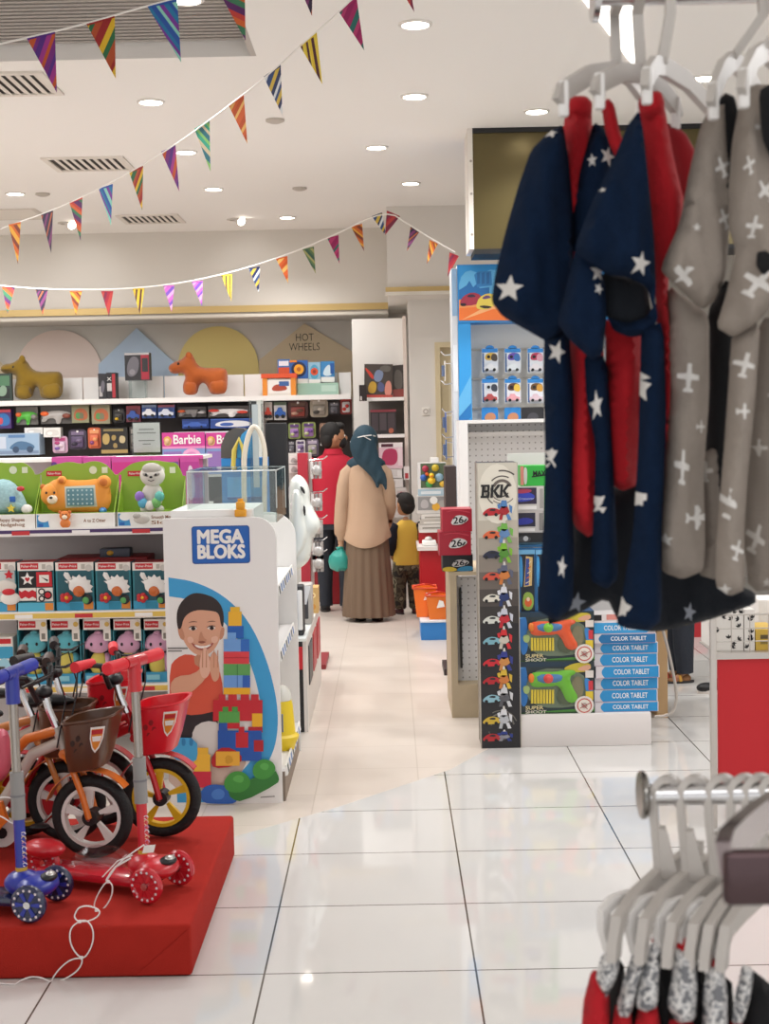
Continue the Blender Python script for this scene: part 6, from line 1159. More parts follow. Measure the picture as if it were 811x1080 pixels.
# ================================================================== GUN BOXES, COLOUR TABLETS AND PLINTH
Yn = floorY(618, 787); n0, n1 = at(550, 788, Yn).x, at(687, 785, Yn).x; nz = at(618, 753, Yn).z
m = MB(); m.rbox(n0, n1, Yn, Yn + .5, 0, nz, M('#e6e1de', .4), .004); one(m, 'display_plinth', 'low white plinth under the toy blaster boxes and colour tablets', 'plinth')
Yg = Yn + .025
def Xg(x0, y0, sc=811 / 170.): return lambda x, y: (540 + x / (811 / 170.), 620 + y / (811 / 170.))
gz = nz + .001
for i, (gun, oc, lb, yb_, yt_) in enumerate((('#6cb53a', '#d9504a', 'boxed lime green toy dart blaster at the bottom of the stack on the white plinth', 753, 697.5), ('#dd5a33', '#7fc23f', 'boxed orange toy dart blaster stacked on top of the green one', 696.5, 645))):
    x0, x1 = 548.5, 627; a, z0, w_, h_ = box_px(x0, yt_, x1, yb_, Yg, .16, gz); gz = z0 + h_ + .0008
    c = thing('blaster_box', lb, 'toy box', (a + w_ / 2, Yg + .08, z0), 'boxed toy dart blasters')
    m = MB(); m.box(a, a + w_, Yg, Yg + .16, z0, z0 + h_, K('#24507a'))
    decor(m, a, z0, w_, h_, Yg, [('r', 0, 0, 1, 1, K('#2b3a3f')), ('s', [(0, .1), (.12, .2), (.1, .95), (0, 1)], K('#2f78c2')), ('p', [(0, .86), (.25, .98), (.25, 1), (0, 1)], K('#5aa0e0')), ('r', .0, .9, .9, 1, K('#20384a')), ('s', [(.08, .12), (.85, .1), (.95, .5), (.8, .85), (.1, .88)], K('#6f7f6a')), ('p', [(0, 0), (1, 0), (1, .1), (.5, .06), (0, .02)], K('#4a8a3a')), ('p', [(.0, .0), (1, 0), (1, .03), (0, .03)], K('#2a4a2a')), ('s', [(.05, .4), (.12, .38), (.14, .54), (.04, .55)], K('#a9c27a')),
        ('s', [(.55, .85), (.75, .98), (.97, .96), (.93, .8), (.75, .78)], K('#c9b83a')), ('s', [(.75, .85), (.93, .95), (.97, .85), (.85, .8)], K('#d9a58a')), ('r', .88, .68, .99, .82, K('#dfd9d2')), ('s', [(.85, .72), (.98, .6), (.98, .3), (.9, .3)], K('#3f86c9')), ('r', .88, .25, .98, .42, K('#e3c83a')), ('r', .92, .44, .98, .62, K('#cf3a44')), ('s', [(.68, .3), (.86, .3), (.84, .72), (.7, .7)], K('#7f7a5f')), ('s', [(.5, .2), (.7, .15), (.66, .45), (.5, .5)], K('#55604a')),
        ('t', 'SUPER', .19, .12, .1, K('#e9d9a0'), .24, .01), ('t', 'SHOOT', .21, .04, .085, K('#e6e2d0'), .28, .01), ('c', .86, .15, .13, K('#e3ddd6'), 1), ('c', .86, .15, .1, K('#c9544a'), 1), ('c', .86, .15, .085, K('#e9e2d6'), 1), ('c', .86, .15, .04, K('#b8a9a0'), 1)])
    for q_ in ((.8, .1, .94, .2), (.82, .2, .9, .08)): m.tube([(a + w_ * q_[0], Yg - .016, z0 + h_ * q_[1]), (a + w_ * q_[2], Yg - .016, z0 + h_ * q_[3])], .002, K('#a32f2f'), 4)
    m.build('box', c, smooth=False)
    U = lambda u, v: (x0 + (x1 - x0) * u, yb_ - (yb_ - yt_) * v)
    GM = M(gun, .35); ol = [(.14, .74), (.18, .8), (.5, .8), (.55, .83), (.72, .84), (.76, .78), (.66, .7), (.7, .52), (.79, .3), (.72, .2), (.62, .24), (.56, .44), (.5, .55), (.44, .52), (.34, .52), (.2, .5), (.13, .56)]
    m = MB(); m.puff([U(*p_) for p_ in ol], Yg - .012, .011, GM, step=2.4, smooth=1); m.build('blaster', c)
    m = MB(); m.puff([U(*p_) for p_ in ((.22, .75), (.5, .76), (.58, .72), (.55, .6), (.24, .58))], Yg - .022, .008, M('#4a7aa8', .35), step=2.4, smooth=1); m.build('barrel_window', c)
    m = MB(); v = at(*U(.38, .67), Yg - .03); m.ell(v, (w_ * .065, .008, w_ * .065), M(oc, .35)); m.ell((v.x, v.y - .006, v.z), (w_ * .04, .006, w_ * .04), M(oc, .5)); m.build('dial', c)
    m = MB(); v = at(*U(.15, .68), Yg - .02); m.ell(v, (w_ * .04, .012, h_ * .09), M('#e07a2c', .4)); m.build('muzzle', c)
    for k in range(8):
        m = MB(); v0 = at(*U(.16 + .04 * k, .2), Yg - .006); v1 = at(*U(.16 + .04 * k, .46), Yg - .006); m.cyl(v0, v1, w_ * .016, M('#e3cc4a', .5), n=8); m.build('dart', c)
# boxes between the tower and the sleeve
def bx5(x0, y0, x1, y1, Y, d, zz=None): a, z0, w_, h_ = box_px(x0, y0, x1, y1, Y, d, zz); return a, z0, w_, h_
for i, (x0, x1, lb) in enumerate(((547.5, 565, 'tall blue and black boxed water toy standing nearest the poster tower'), (565.5, 583, 'tall blue and black boxed water toy right of its twin, beside the navy trouser leg'))):
    a, z0, w_, h_ = box_px(x0, 580, x1, 644, Yg + .02, .12, gz); c = thing('tall_toy_box', lb, 'toy box', (a + w_ / 2, Yg + .08, z0), 'tall boxed water toys')
    m = MB(); m.box(a, a + w_, Yg + .02, Yg + .14, z0, z0 + h_, K('#2a6aa0')); decor(m, a, z0, w_, h_, Yg + .02, [('r', .12, .0, .95, .93, K('#15202c')), ('r', 0, .93, 1, 1, K('#6fb0d9')), ('s', [(.05, .4), (.25, .4), (.25, .9), (.05, .9)], K('#3f9ad9')), ('p', [(.3, .4), (.78, .42), (.85, .88), (.45, .9)], K('#d9b87a')), ('p', [(.36, .42), (.6, .43), (.65, .86), (.45, .86)], K('#3a4f9a')), ('s', [(.2, .02), (.85, .02), (.9, .3), (.25, .33)], K('#8fae4a')), ('c', .55, .15, .22, K('#d9632f'), 1.3), ('c', .55, .2, .1, K('#e9d0b0'), 1.3)])
    for k in range(5): m.tube([(a + w_ * (.42 + .05 * k), Yg + .013, z0 + h_ * (.46 + k * .08)), (a + w_ * (.68 + .02 * k), Yg + .013, z0 + h_ * (.5 + k * .08))], .0022, K('#e0752c' if k % 2 else '#efe2c0'), 4)
    m.build('box', c, smooth=False); zt6 = z0 + h_
# white shelf behind with boxed vehicles
Yv = Yn + .03; zs6 = [zt6 + .004]
a0, a1 = at(545, 560, Yv).x, at(545, 560, Yv).x + .62
c = thing('toy_rack', 'white wire and panel rack holding boxed blue toy cars above the blaster boxes', 'shelf unit', ((a0 + a1) / 2, Yn + .45, 0))
m = MB(); m.box(a0, a1, Yn + .52, Yn + .54, 0, at(560, 487, Yv).z + .03, M('#dedbd8', .5)); m.build('back_panel', c, smooth=False)
m = MB(); m.box(a0, a1, Yn + .16, Yn + .52, zt6 + .004, zt6 + .016, M('#2f6a94', .5)); m.build('shelf', c, smooth=False)
zv = zt6 + .017
seq = [(541, 562, 575, 579, '#1b1b1d', [('s', [(.1, .2), (.5, .15), (.6, .6), (.2, .8)], K('#4a4a4c')), ('c', .4, .5, .08, K('#cfcfcf')), ('r', 0, 0, 1, .15, K('#3a5a6a'))], 'black toy box with a dark vehicle below the two blue car boxes'),
       (541, 539, 574, 561, '#c9c4c0', [('r', .0, .28, .72, .92, K('#232238')), ('s', [(.05, .35), (.6, .4), (.68, .6), (.4, .72), (.1, .6)], K('#2b35a0')), ('r', .12, .06, .7, .2, K('#efece8')), ('r', .84, .1, .97, .9, K('#8a8682'))], 'white boxed dark blue toy car, lower one of two'),
       (541, 513, 574, 538, '#d6d2ce', [('r', .0, .28, .76, .95, K('#2f2440')), ('s', [(.03, .35), (.66, .42), (.72, .65), (.4, .8), (.05, .68)], K('#3444b8')), ('s', [(.1, .7), (.6, .75), (.6, .9), (.1, .9)], K('#b03a5a')), ('t', 'Crossover', .42, .5, .13, K('#cfd6f0'), .5), ('r', .1, .06, .75, .2, K('#f2efec')), ('r', .86, .1, .97, .9, K('#a5a19d'))], 'white boxed bright blue toy car, upper one of two')]
for (x0, y0, x1, y1, col, its, lb) in seq:
    Y = Yn + .18; a, z0, w_, h_ = box_px(x0, y0, x1, y1, Y, .14, zv + .001); zv = z0 + h_; m = MB(); m.box(a, a + w_, Y, Y + .14, z0, z0 + h_, K(col)); decor(m, a, z0, w_, h_, Y, its); one(m, 'vehicle_box', lb, 'toy box', smooth=False)
a, z0, w_, h_ = box_px(549, 491, 583, 512, Yn + .2, .14, zv + .001); m = MB(); m.box(a, a + w_, Yn + .2, Yn + .34, z0, z0 + h_, K('#2fae3f')); decor(m, a, z0, w_, h_, Yn + .2, [('r', .0, .05, .1, .98, K('#d9867a')), ('s', [(.1, .1), (.2, .05), (.22, .9), (.1, .95)], K('#c9d0c4')), ('t', 'MAX', .58, .6, .36, BLACK, .4, .03), ('p', [(.35, .42), (.8, .5), (.78, .56), (.35, .48)], BLACK)]); one(m, 'green_box', 'bright green toy box with black lettering beside the top of the poster tower', 'toy box', smooth=False)
a, z0, w_, h_ = box_px(573, 514, 586, 548, Yn + .22, .1); m = MB(); m.box(a, a + w_, Yn + .33, Yn + .43, zt6 + .017, z0 + h_, K('#2a9a3a')); one(m, 'green_box', 'upright green carton behind the white boxed blue toy cars', 'carton', smooth=False)
# stack of colour tablets
zt7 = nz + .001; Yt7 = Yn + .03; BLU = ['#2a92cf', '#2a92cf', '#2a92cf', '#2a92cf', '#2a92cf', '#2a92cf', '#1f6fa8', '#3aa0da']
offs = [0, -.5, .6, 1, -.4, .3, -2.2, -3]; ys7 = [753, 740, 727.3, 714.5, 702, 689.3, 678, 668]
names7 = ['lowest in the stack', 'second from the bottom of the stack', 'third from the bottom of the stack', 'fourth from the bottom of the stack', 'fifth from the bottom of the stack', 'sixth from the bottom of the stack', 'darker blue than the others, second from the top', 'topmost of the stack, paler blue']
for i in range(8):
    o = offs[i]; y1 = ys7[i]; y0 = (ys7 + [656])[i + 1]; a, z0, w_, h_ = box_px(627.5 + o, y0 + .4, 694.5 + o, y1, Yt7, .26, zt7); h_ -= .001; zt7 = z0 + h_ + .001
    c = thing('tablet_box', 'white and blue box reading COLOR TABLET, ' + names7[i], 'toy box', (a + w_ / 2, Yt7 + .13, z0), 'stacked tablet boxes')
    dy = .01 * (i % 3); m = MB(); m.box(a, a + w_, Yt7 + dy, Yt7 + .26, z0, z0 + h_, M('#d9d4d8', .4)); y = Yt7 + dy
    pts = [(.1 + .06 * (1 - math.sin(k * math.pi / 8)), .02 + .96 * k / 8) for k in range(9)]
    pts = [(.14 - .05 * math.sin(math.pi * k / 8), .02 + .96 * k / 8) for k in range(9)] + [(.985, .98), (.985, .02)]
    if i == 7: pts = [(.02, .98), (.02, .02)] + [(.86 + .07 * math.sin(math.pi * k / 8), .02 + .96 * k / 8) for k in range(9)]
    decor(m, a, z0, w_, h_, y, [('p', pts, K(BLU[i])), ('r', .02, .0, .98, .03, K('#c9a0a8')), ('t', 'COLOR TABLET', .56 if i < 7 else .47, .5, .62, M('#f2f4f4', .5), .56, .012)]); m.build('box', c, smooth=False)
m = MB(); a, z0, w_, h_ = box_px(626, 655, 660, 662, Yt7, .2, zt7); m.box(a, a + w_, Yt7 + .05, Yt7 + .2, z0, z0 + .035, K('#e6dfdc')); decor(m, a, z0, w_, .035, Yt7 + .05, [('r', .02, .1, .3, .9, BLACK), ('r', .45, .2, .95, .95, K('#d98f86'))]); one(m, 'toy_box', 'thin white and pink box lying on the tablet stack', 'toy box', smooth=False)
# wooden counter behind, with its cream table top and bent metal bar
Yw2 = Yn + .62; w0, w1 = at(622, 700, Yw2).x, at(704, 700, Yw2).x; wz = at(660, 640, Yw2).z
c = thing('wooden_counter', 'light brown wooden counter behind the tablet stack', 'counter', ((w0 + w1) / 2, Yw2 + .2, 0))
m = MB(); m.box(at(693, 700, Yw2).x, w1, Yw2, Yw2 + .5, 0, wz - .1, M('#b5946a', .5, var=.08, vscale=8)); m.build('side_panel', c, smooth=False)
m = MB(); m.box(w0, at(724, 650, Yw2).x, Yw2 - .02, Yw2 + .5, wz - .1, wz + .02, M('#c9ad82', .5, var=.06, vscale=8)); m.build('top', c, smooth=False)
m = MB(); m.box(w0, at(693, 700, Yw2).x, Yw2 + .3, Yw2 + .33, 0, wz - .1, M('#b39a78', .5)); m.build('back_panel', c, smooth=False)
m = MB(); m.tube([at(x, y, Yn + .4) for x, y in chaikin([(699, 664), (706, 690), (714, 730), (712, 748), (704, 755), (690, 756)], 2, False)], .008, M('#bdb6ae', .35, .5), 8); one(m, 'bent_metal_bar', 'bent grey metal bar curving down beside the tablet stack', 'metal bar')
# ================================================================== BIKES AND SCOOTERS ON THE RED PLATFORM
TYRE = M('#141315', .7, bump=.4, bscale=120); BLK = M('#18171a', .45)
def bike(label, hub, Y, ang, frame_c, frame2_c, rim_c, basket_c, grip_c, tilt_b=.0, fender_c=None, bds=0, bdz=0):
    RW = .142; g = at(hub[0], hub[1], Y); hd = Vector((math.cos(R(ang)), math.sin(R(ang)), 0)); lt = Vector((-hd.y, hd.x, 0)); O = Vector((g.x, g.y, PZ + .002)); UP = Vector((0, 0, 1))
    def p(s_, z, t_=0.): return O + hd * s_ + UP * z + lt * t_
    t = thing('kids_bicycle', label, 'bicycle', O, 'small bicycles on the red platform')
    FM = M(frame_c, .3, coat=.5); FM2 = M(frame2_c, .35, coat=.3); RM = M(rim_c, .4); GM = M(grip_c, .5)
    def wheel(s_, nm):
        m = MB(); c_ = p(s_, RW)
        rings = [p(s_, RW) + (hd * math.cos(2 * math.pi * k / 36) + UP * math.sin(2 * math.pi * k / 36)) * (RW - .022) for k in range(36)]; m.tube(rings, .0215, TYRE, 10, True); w = m.build(nm, t)
        m = MB(); rr_ = [p(s_, RW) + (hd * math.cos(2 * math.pi * k / 36) + UP * math.sin(2 * math.pi * k / 36)) * (RW - .044) for k in range(36)]
        m.ribbon(rr_ + [rr_[0]], .03, .012, lt, RM)
        for k in range(5):
            a = 2 * math.pi * k / 5 + .5; e = []
            for da, r_ in ((-.22, .03), (-.30, RW - .046), (.02, RW - .046), (.16, .03)): e.append(p(s_, RW, -.008) + (hd * math.cos(a + da) + UP * math.sin(a + da)) * r_)
            m.prism(e, RM, lt * .016)
        m.build('rim', w, smooth=True)
        m = MB(); m.cyl(p(s_, RW, -.03), p(s_, RW, .03), .026, BLK, n=16); m.cyl(p(s_, RW, -.042), p(s_, RW, .042), .008, CHROME, n=8); m.build('hub', w)
    wheel(0, 'front_wheel'); wheel(-.50, 'rear_wheel')
    m = MB()
    for sd in (-1, 1): m.tube([p(0, RW, .034 * sd), p(-.02, RW + .08, .036 * sd), p(-.06, RW + .19, .036 * sd), p(-.085, RW + .215, .02 * sd)], .011, FM2, 8)
    m.tube([p(-.085, RW + .215, -.03), p(-.085, RW + .215, .03)], .016, FM2, 8); m.tube([p(-.085, RW + .21), p(-.115, RW + .30)], .016, FM, 10); m.build('fork', t)
    fc = M(fender_c or frame_c, .35, coat=.3)
    for s0, nm, a0, a1 in ((0, 'front_fender', 40, 165), (-.5, 'rear_fender', 20, 150)):
        m = MB(); m.ribbon([p(s0, RW) + (hd * math.cos(R(a)) + UP * math.sin(R(a))) * (RW + .018) for a in range(a0, a1, 8)], .05, .003, lt, fc); m.build(nm, t)
    m = MB(); hz = RW + .27
    m.tube([p(-.105, hz - .02), p(-.2, hz - .06), p(-.33, RW + .02)], .02, FM, 10); m.tube([p(-.115, hz + .02), p(-.22, hz - .01), p(-.36, RW + .12)], .017, FM2, 10); m.tube([p(-.33, RW), p(-.41, RW + .26)], .017, FM, 10)
    for sd in (-1, 1): m.tube([p(-.33, RW, .03 * sd), p(-.50, RW, .045 * sd)], .009, FM, 8); m.tube([p(-.39, RW + .2, .02 * sd), p(-.50, RW, .045 * sd)], .009, FM, 8)
    m.build('frame', t)
    m = MB(); m.tube([p(-.405, RW + .24), p(-.425, RW + .33)], .012, CHROME, 8); m.build('seat_post', t)
    m = MB(); q = Matrix.Rotation(R(ang), 3, 'Z'); m.ell(p(-.45, RW + .345), (.085, .065, .025), BLK, q); m.ell(p(-.37, RW + .345), (.07, .028, .02), BLK, q); m.build('seat', t)
    m = MB(); cg = [p(-.30, RW + .055, -.05), p(-.36, RW + .06, -.05), p(-.53, RW + .035, -.05), p(-.56, RW, -.05), p(-.53, RW - .04, -.05), p(-.33, RW - .06, -.05), p(-.28, RW - .01, -.05)]; m.prism(cg, FM2, lt * .02); m.build('chain_guard', t)
    m = MB(); m.tube([p(-.33, RW, -.07), p(-.33, RW, -.085), p(-.40, RW - .07, -.085), p(-.40, RW - .07, -.1)], .007, CHROME, 6); m.build('crank', t)
    m = MB(); c_ = p(-.40, RW - .07, -.13); m.ell(c_, (.035, .03, .01), BLK, q); m.build('pedal', t)
    for sd in (-1, 1):
        m = MB(); m.tube([p(-.50, RW, .06 * sd), p(-.52, RW - .03, .11 * sd), p(-.53, .05, .12 * sd)], .006, CHROME, 6); m.cyl(p(-.53, .052, .115 * sd), p(-.53, .052, .145 * sd), .05, WHITE, n=18); m.cyl(p(-.53, .052, .112 * sd), p(-.53, .052, .148 * sd), .02, BLK, n=10); m.build('training_wheel', t)
    # handlebar
    m = MB(); sx, sz = -.16, RW + .40
    m.tube([p(-.115, RW + .3), p(-.14, RW + .36), p(sx + .01, sz)], .013, CHROME, 8); m.tube([p(sx - .05, sz + .10, -.17), p(sx - .01, sz + .085, -.11), p(sx, sz, -.05), p(sx, sz, .05), p(sx - .01, sz + .085, .11), p(sx - .05, sz + .10, .17)], .010, BLK, 8); m.tube([p(sx - .004, sz + .06, -.09), p(sx - .004, sz + .06, .09)], .007, BLK, 6); hb = m.build('handlebar', t)
    for sd in (-1, 1):
        m = MB(); m.tube([p(sx - .035, sz + .098, .13 * sd), p(sx - .045, sz + .1, .16 * sd), p(sx - .065, sz + .1, .23 * sd)], [.017, .016, .019], GM, 10); m.build('grip', hb)
        m = MB(); m.tube([p(sx - .0, sz + .085, .11 * sd), p(sx + .03, sz + .08, .14 * sd), p(sx + .02, sz + .075, .22 * sd)], .005, BLK, 6); m.build('brake_lever', hb)
        m = MB(); m.tube([p(sx + .02, sz + .08, .12 * sd), p(sx + .09, sz + .11, .10 * sd), p(sx + .10, sz + .0, .05 * sd), p(sx + .06, sz - .16, .04 * sd)], .003, BLK, 5); m.build('brake_cable', hb)
    m = MB(); m.rbox(0, .03, -.03, .03, 0, .02, BLK, .004) if False else m.ell(p(sx + .005, sz + .02), (.03, .03, .022), BLK); m.build('stem_pad', hb)
    # basket: tapered tub with open top and badge
    BM = M(basket_c, .35, coat=.3); cb = p(-.065 + bds, RW + .17 + bdz); hgt = .165; m = MB(); prof = []
    def ringb(rx, ry, z, n=24):
        o = []
        for k in range(n):
            a = 2 * math.pi * k / n; e = .55; x = rx * math.copysign(abs(math.cos(a)) ** e, math.cos(a)); y = ry * math.copysign(abs(math.sin(a)) ** e, math.sin(a))
            o.append(cb + lt * x + hd * (y + .06 + z * .12) + UP * (z + y * tilt_b))
        return o
    rg = [ringb(.07, .06, 0), ringb(.084, .072, .05), ringb(.1, .088, hgt), ringb(.106, .093, hgt + .004), ringb(.106, .093, hgt + .012), ringb(.096, .083, hgt + .01), ringb(.078, .066, .05), ringb(.064, .053, .012)]
    vs = [v for r_ in rg for v in r_]; n = 24; fs = [tuple(range(n))[::-1]] + [(j * n + k, j * n + (k + 1) % n, (j + 1) * n + (k + 1) % n, (j + 1) * n + k) for j in range(len(rg) - 1) for k in range(n)] + [tuple(range(7 * n, 8 * n))]
    m.add(vs, fs, BM); bk_ = m.build('basket', t)
    # shield badge and punched holes on the viewer-facing side
    def bs(u, z, off=.0015):
        k = z / hgt; return cb + hd * (.06 + u * (.06 + .024 * k) + z * .12) + UP * (z + u * .06 * tilt_b) - lt * ((.0715 + .030 * k) + off)
    m = MB(); sh = [(.35, .15), (.95, .15), (.95, .11), (.82, .075), (.65, .06), (.48, .075), (.35, .11)]
    m.prism([bs(a, b, .003) for a, b in sh], WHITE, lt * .002); m.prism([bs(.65 + (a - .65) * .82, .108 + (b - .108) * .82, .004) for a, b in sh], M('#e08a2c', .4), lt * .001); m.prism([bs(a, b, .005) for a, b in ((.42, .14), (.9, .14), (.9, .125), (.42, .125))], K('#c02a2e'), lt * .001); m.prism([bs(a, b, .005) for a, b in ((.45, .118), (.88, .118), (.84, .1), (.5, .1))], WHITE, lt * .001); m.build('badge', bk_, smooth=False)
    dk = M(['#2f1d12', '#8f0f1a'][basket_c.lower() != '#573520'], .5)
    for (u, z) in ((-.45, .10), (-.2, .115), (-.05, .09), (-.3, .07), (.05, .062), (-.1, .05)):
        m = MB(); m.prism([bs(u + .11 * math.cos(k * .7854), z + .011 * math.sin(k * .7854), .0015) for k in range(8)], dk, lt * .001); m.build('petal_mark', bk_, smooth=False)
    return t
bike('orange and white kids bicycle with brown basket and white wheel, frontmost of the bicycles', (98, 878), 4.70, -8, '#c4bab0', '#d9701f', '#e6e2de', '#573520', '#3a2620', .15, '#d9701f')
bike('white and orange kids bicycle with brown basket, just behind the frontmost one', (71, 862), 4.90, -6, '#c9bcae', '#c97a3a', '#e0dcd8', '#573520', '#3a2620', .0, '#d9701f')
bike('red kids bicycle with yellow front wheel and red basket, nearest the white block stand', (171, 850), 4.93, -5, '#c01822', '#c01822', '#e3b81c', '#d81a2a', '#e02a36', .12)
bike('red and white kids bicycle with red basket, furthest back on the platform', (106, 838), 5.09, -4, '#b8bcc4', '#c01822', '#d9d6d2', '#d81a2a', '#2a2426', .12, '#a3141f', .05, .06)
# small clutter of the packed bicycles: cellophane and pink saddle bag at the far left
m = MB(); m.puff([(-12, 775), (6, 765), (14, 790), (10, 820), (-12, 830)], 4.62, .05, M('#c9586a', .4), step=4); one(m, 'saddle_bag', 'pink and red saddle bag hanging among the bicycles at the left edge', 'bag')
PLAS = clear_mat('cellophane', '#f2eef0', 1.4, .12)

def scooter(label, near, far, top, col, dark, gripcol, shift=.05, stick='#c9a23a'):
    pn = patz(*near); pf = patz(*far); ax = (pf - pn); ax.z = 0; L = ax.length; ax.normalize(); hd = Vector((ax.y, -ax.x, 0)); mid = (pn + pf) / 2; UP = Vector((0, 0, 1)); RW = .056
    O = Vector((mid.x, mid.y, PZ + .002)); p = lambda s_, z, t_=0.: O + hd * s_ + UP * z + ax * t_
    CM = M(col, .35, coat=.4); DM_ = M(dark, .25, coat=.5); hw = L / 2
    t = thing('kick_scooter', label, 'scooter', O, 'three-wheeled scooters on the red platform')
    for nm, s_, ts in (('front_wheel', 0, -hw), ('front_wheel', 0, hw), ('rear_wheel', -.44, 0)):
        c0_ = p(s_, RW, ts); m = MB(); rg = [c0_ + (hd * math.cos(2 * math.pi * k / 28) + UP * math.sin(2 * math.pi * k / 28)) * (RW - .012) for k in range(28)]; m.tube(rg, .0125, DM_, 8, True)
        m.cyl(c0_ - ax * .008, c0_ + ax * .008, RW - .016, DM_, n=24)
        w = m.build(nm, t)
        m = MB()
        for k in range(6):
            a = math.pi * k / 3; d_ = hd * math.cos(a) + UP * math.sin(a); e_ = hd * -math.sin(a) + UP * math.cos(a)
            m.prism([c0_ - ax * .0115 + d_ * .012 + e_ * .004, c0_ - ax * .0115 + d_ * .038 + e_ * .007, c0_ - ax * .0115 + d_ * .038 - e_ * .007, c0_ - ax * .0115 + d_ * .012 - e_ * .004], CM, ax * .004)
        m.build('spokes', w, smooth=False)
        for k in range(14):
            a = 2 * math.pi * k / 14; q_ = c0_ - ax * .0105 + (hd * math.cos(a) + UP * math.sin(a)) * (RW - .013); m = MB(); m.ell(q_, (.0045, .0045, .0045), M('#e3d6dc', .3), u=8, v=6); m.build('light_dot', w)
        m = MB(); m.cyl(c0_ - ax * .016, c0_ + ax * .016, .011, CHROME, n=12); m.build('hub_cap', w)
    m = MB(); q = Matrix(((hd.x, ax.x, 0), (hd.y, ax.y, 0), (0, 0, 1)))
    m.ell(p(-.015, RW + .028), (.062, hw * .8, .034), CM, q); m.ell(p(-.06, RW + .03), (.06, .05, .04), CM, q); m.tube([p(0, RW, -hw), p(0, RW, hw)], .009, BLK, 8); m.build('front_body', t)
    m = MB(); m.ell(p(.02, RW + .052, 0), (.026, .034, .014), BLK, q); m.ell(p(.026, RW + .058, 0), (.016, .022, .012), M('#b9b6b2', .3, .6), q); m.build('badge', t)
    m = MB(); m.rbox(-.44, -.07, -.055, .055, RW - .03, RW + .0, DM_, .012, 2); m.v = [p(v.x, v.z, v.y) for v in m.v]; m.build('deck', t)
    m = MB(); m.ell(p(-.44, RW + .045), (.075, .05, .03), CM, q); m.build('rear_brake', t)
    b0 = p(-.065, RW + .03); tp = at(top[0], top[1], b0.y + .03); h_ = tp - b0; P = lambda k: b0 + h_ * k
    m = MB(); m.cyl(P(0), P(.30), .017, CM, n=16); m.cyl(P(0), P(.045), .021, BLK, n=16); m.cyl(P(.048), P(.075), .0178, M(stick, .5), n=16); ps = m.build('pole', t)
    for k in range(7):
        a = P(.09 + .024 * k) - Vector((-.0145, .0115, 0)); m = MB(); m.tube([a + Vector((.007 * math.cos(q_ * .785), -.0015, .007 * math.sin(q_ * .785) * (1.2 if k % 2 else .8))) for q_ in range(7)], .0017, M(['#e6dfe6', '#c98fb5', '#e8c9a0'][k % 3], .4), 5); m.build('letter_mark', ps)
    m = MB(); m.cyl(P(.30), P(.52), .021, M('#8f8d8c', .5), n=16); m.cyl(P(.405), P(.415), .0225, M('#77757a', .5), n=16); m.build('collar', t)
    m = MB(); m.cyl(P(.52), P(.96), .014, M('#a39c96', .22, .9), n=14); m.build('steel_tube', t)
    m = MB(); m.cyl(P(.84), P(1.0), .021, CM, n=14); bar = [p(0, 0, 0)] ; c_ = P(.985); m.cyl(c_ - ax * .05, c_ + ax * .05, .02, CM, n=14); tb = m.build('handle_joint', t)
    m = MB()
    m.tube([c_ - ax * .15, c_ - ax * .145, c_ - ax * .055, c_ - ax * .05], [.016, .0205, .0195, .016], M(gripcol, .5), 12); m.build('grip', tb)
    m = MB(); m.tube([c_ + ax * .05, c_ + ax * .055, c_ + ax * .145, c_ + ax * .15], [.016, .0195, .0205, .016], M(gripcol, .5), 12); m.build('grip', tb)
    return t, p
sc, sp_ = scooter('red three-wheeled scooter in front of the yellow bicycle wheel', (155, 954), (189, 934), (141, 694), '#c71f2b', '#c2202f', '#e02432')
# clear wrap over the red scooter's deck
m = MB(); m.puff([(72, 905), (95, 890), (128, 893), (142, 905), (132, 922), (100, 926), (80, 918)], 4.44, .04, PLAS, step=5, smooth=1); m.build('plastic_wrap', sc)
m = MB(); m.prism([at(x, y, 4.26) for x, y in ((152, 892), (164, 891), (162, 899), (150, 900))], WHITE, (0, .002, 0)); m.build('paper_tag', sc, smooth=False)
sb, _ = scooter('blue three-wheeled scooter at the front left corner of the platform', (31, 974), (60, 951), (12, 706), '#1f2f9a', '#1c2348', '#2434a8')
# chain of white cable ties trailing off the platform
TIE = M('#ece6e4', .4); c = thing('cable_tie_chain', 'chain of looped white cable ties hanging over the front edge of the red platform', 'cable ties', at(86, 985, fr - .012))
def loop(px, Yl, r=.0022, close=True):
    m = MB(); m.tube([at(x, y, Yf_) for (x, y), Yf_ in zip(chaikin(px, 2, close), Yl if isinstance(Yl, list) else [Yl] * 999)], r, TIE, 6, close); m.build('loop', c)
YT = 4.10
loop([(112, 930), (106, 938), (100, 950), (99, 958), (104, 962), (112, 956), (118, 945), (119, 935), (116, 930)], 4.2)
loop([(80, 962), (83, 957), (92, 955), (102, 958), (106, 962), (102, 968), (92, 972), (82, 972), (78, 967)], 4.06)
loop([(83, 972), (75, 978), (73, 988), (76, 1000), (84, 1010), (90, 1010), (97, 998), (99, 985), (96, 975), (90, 970)], fr - .008)
loop([(86, 1010), (74, 1012), (62, 1022), (54, 1034), (56, 1037), (70, 1032), (82, 1024), (87, 1015)], fr - .01)
m = MB(); m.tube([at(x, y, fr - .02) for x, y in chaikin([(54, 1036), (44, 1031), (32, 1030), (22, 1034)], 2, False)] + [atz(16, 1038, .003), atz(-6, 1037, .003), atz(-20, 1039, .003)], .0022, TIE, 6); m.build('tail', c)
for x, y, Yl in ((114, 930, 4.2), (102, 960, 4.08), (84, 972, 4.03), (86, 1010, fr - .01), (54, 1036, fr - .012)):
    m = MB(); v = at(x, y, Yl - .003); m.rbox(v.x - .005, v.x + .005, v.y - .004, v.y + .002, v.z - .004, v.z + .005, TIE, .0015); m.build('tie_head', c)
m = MB()
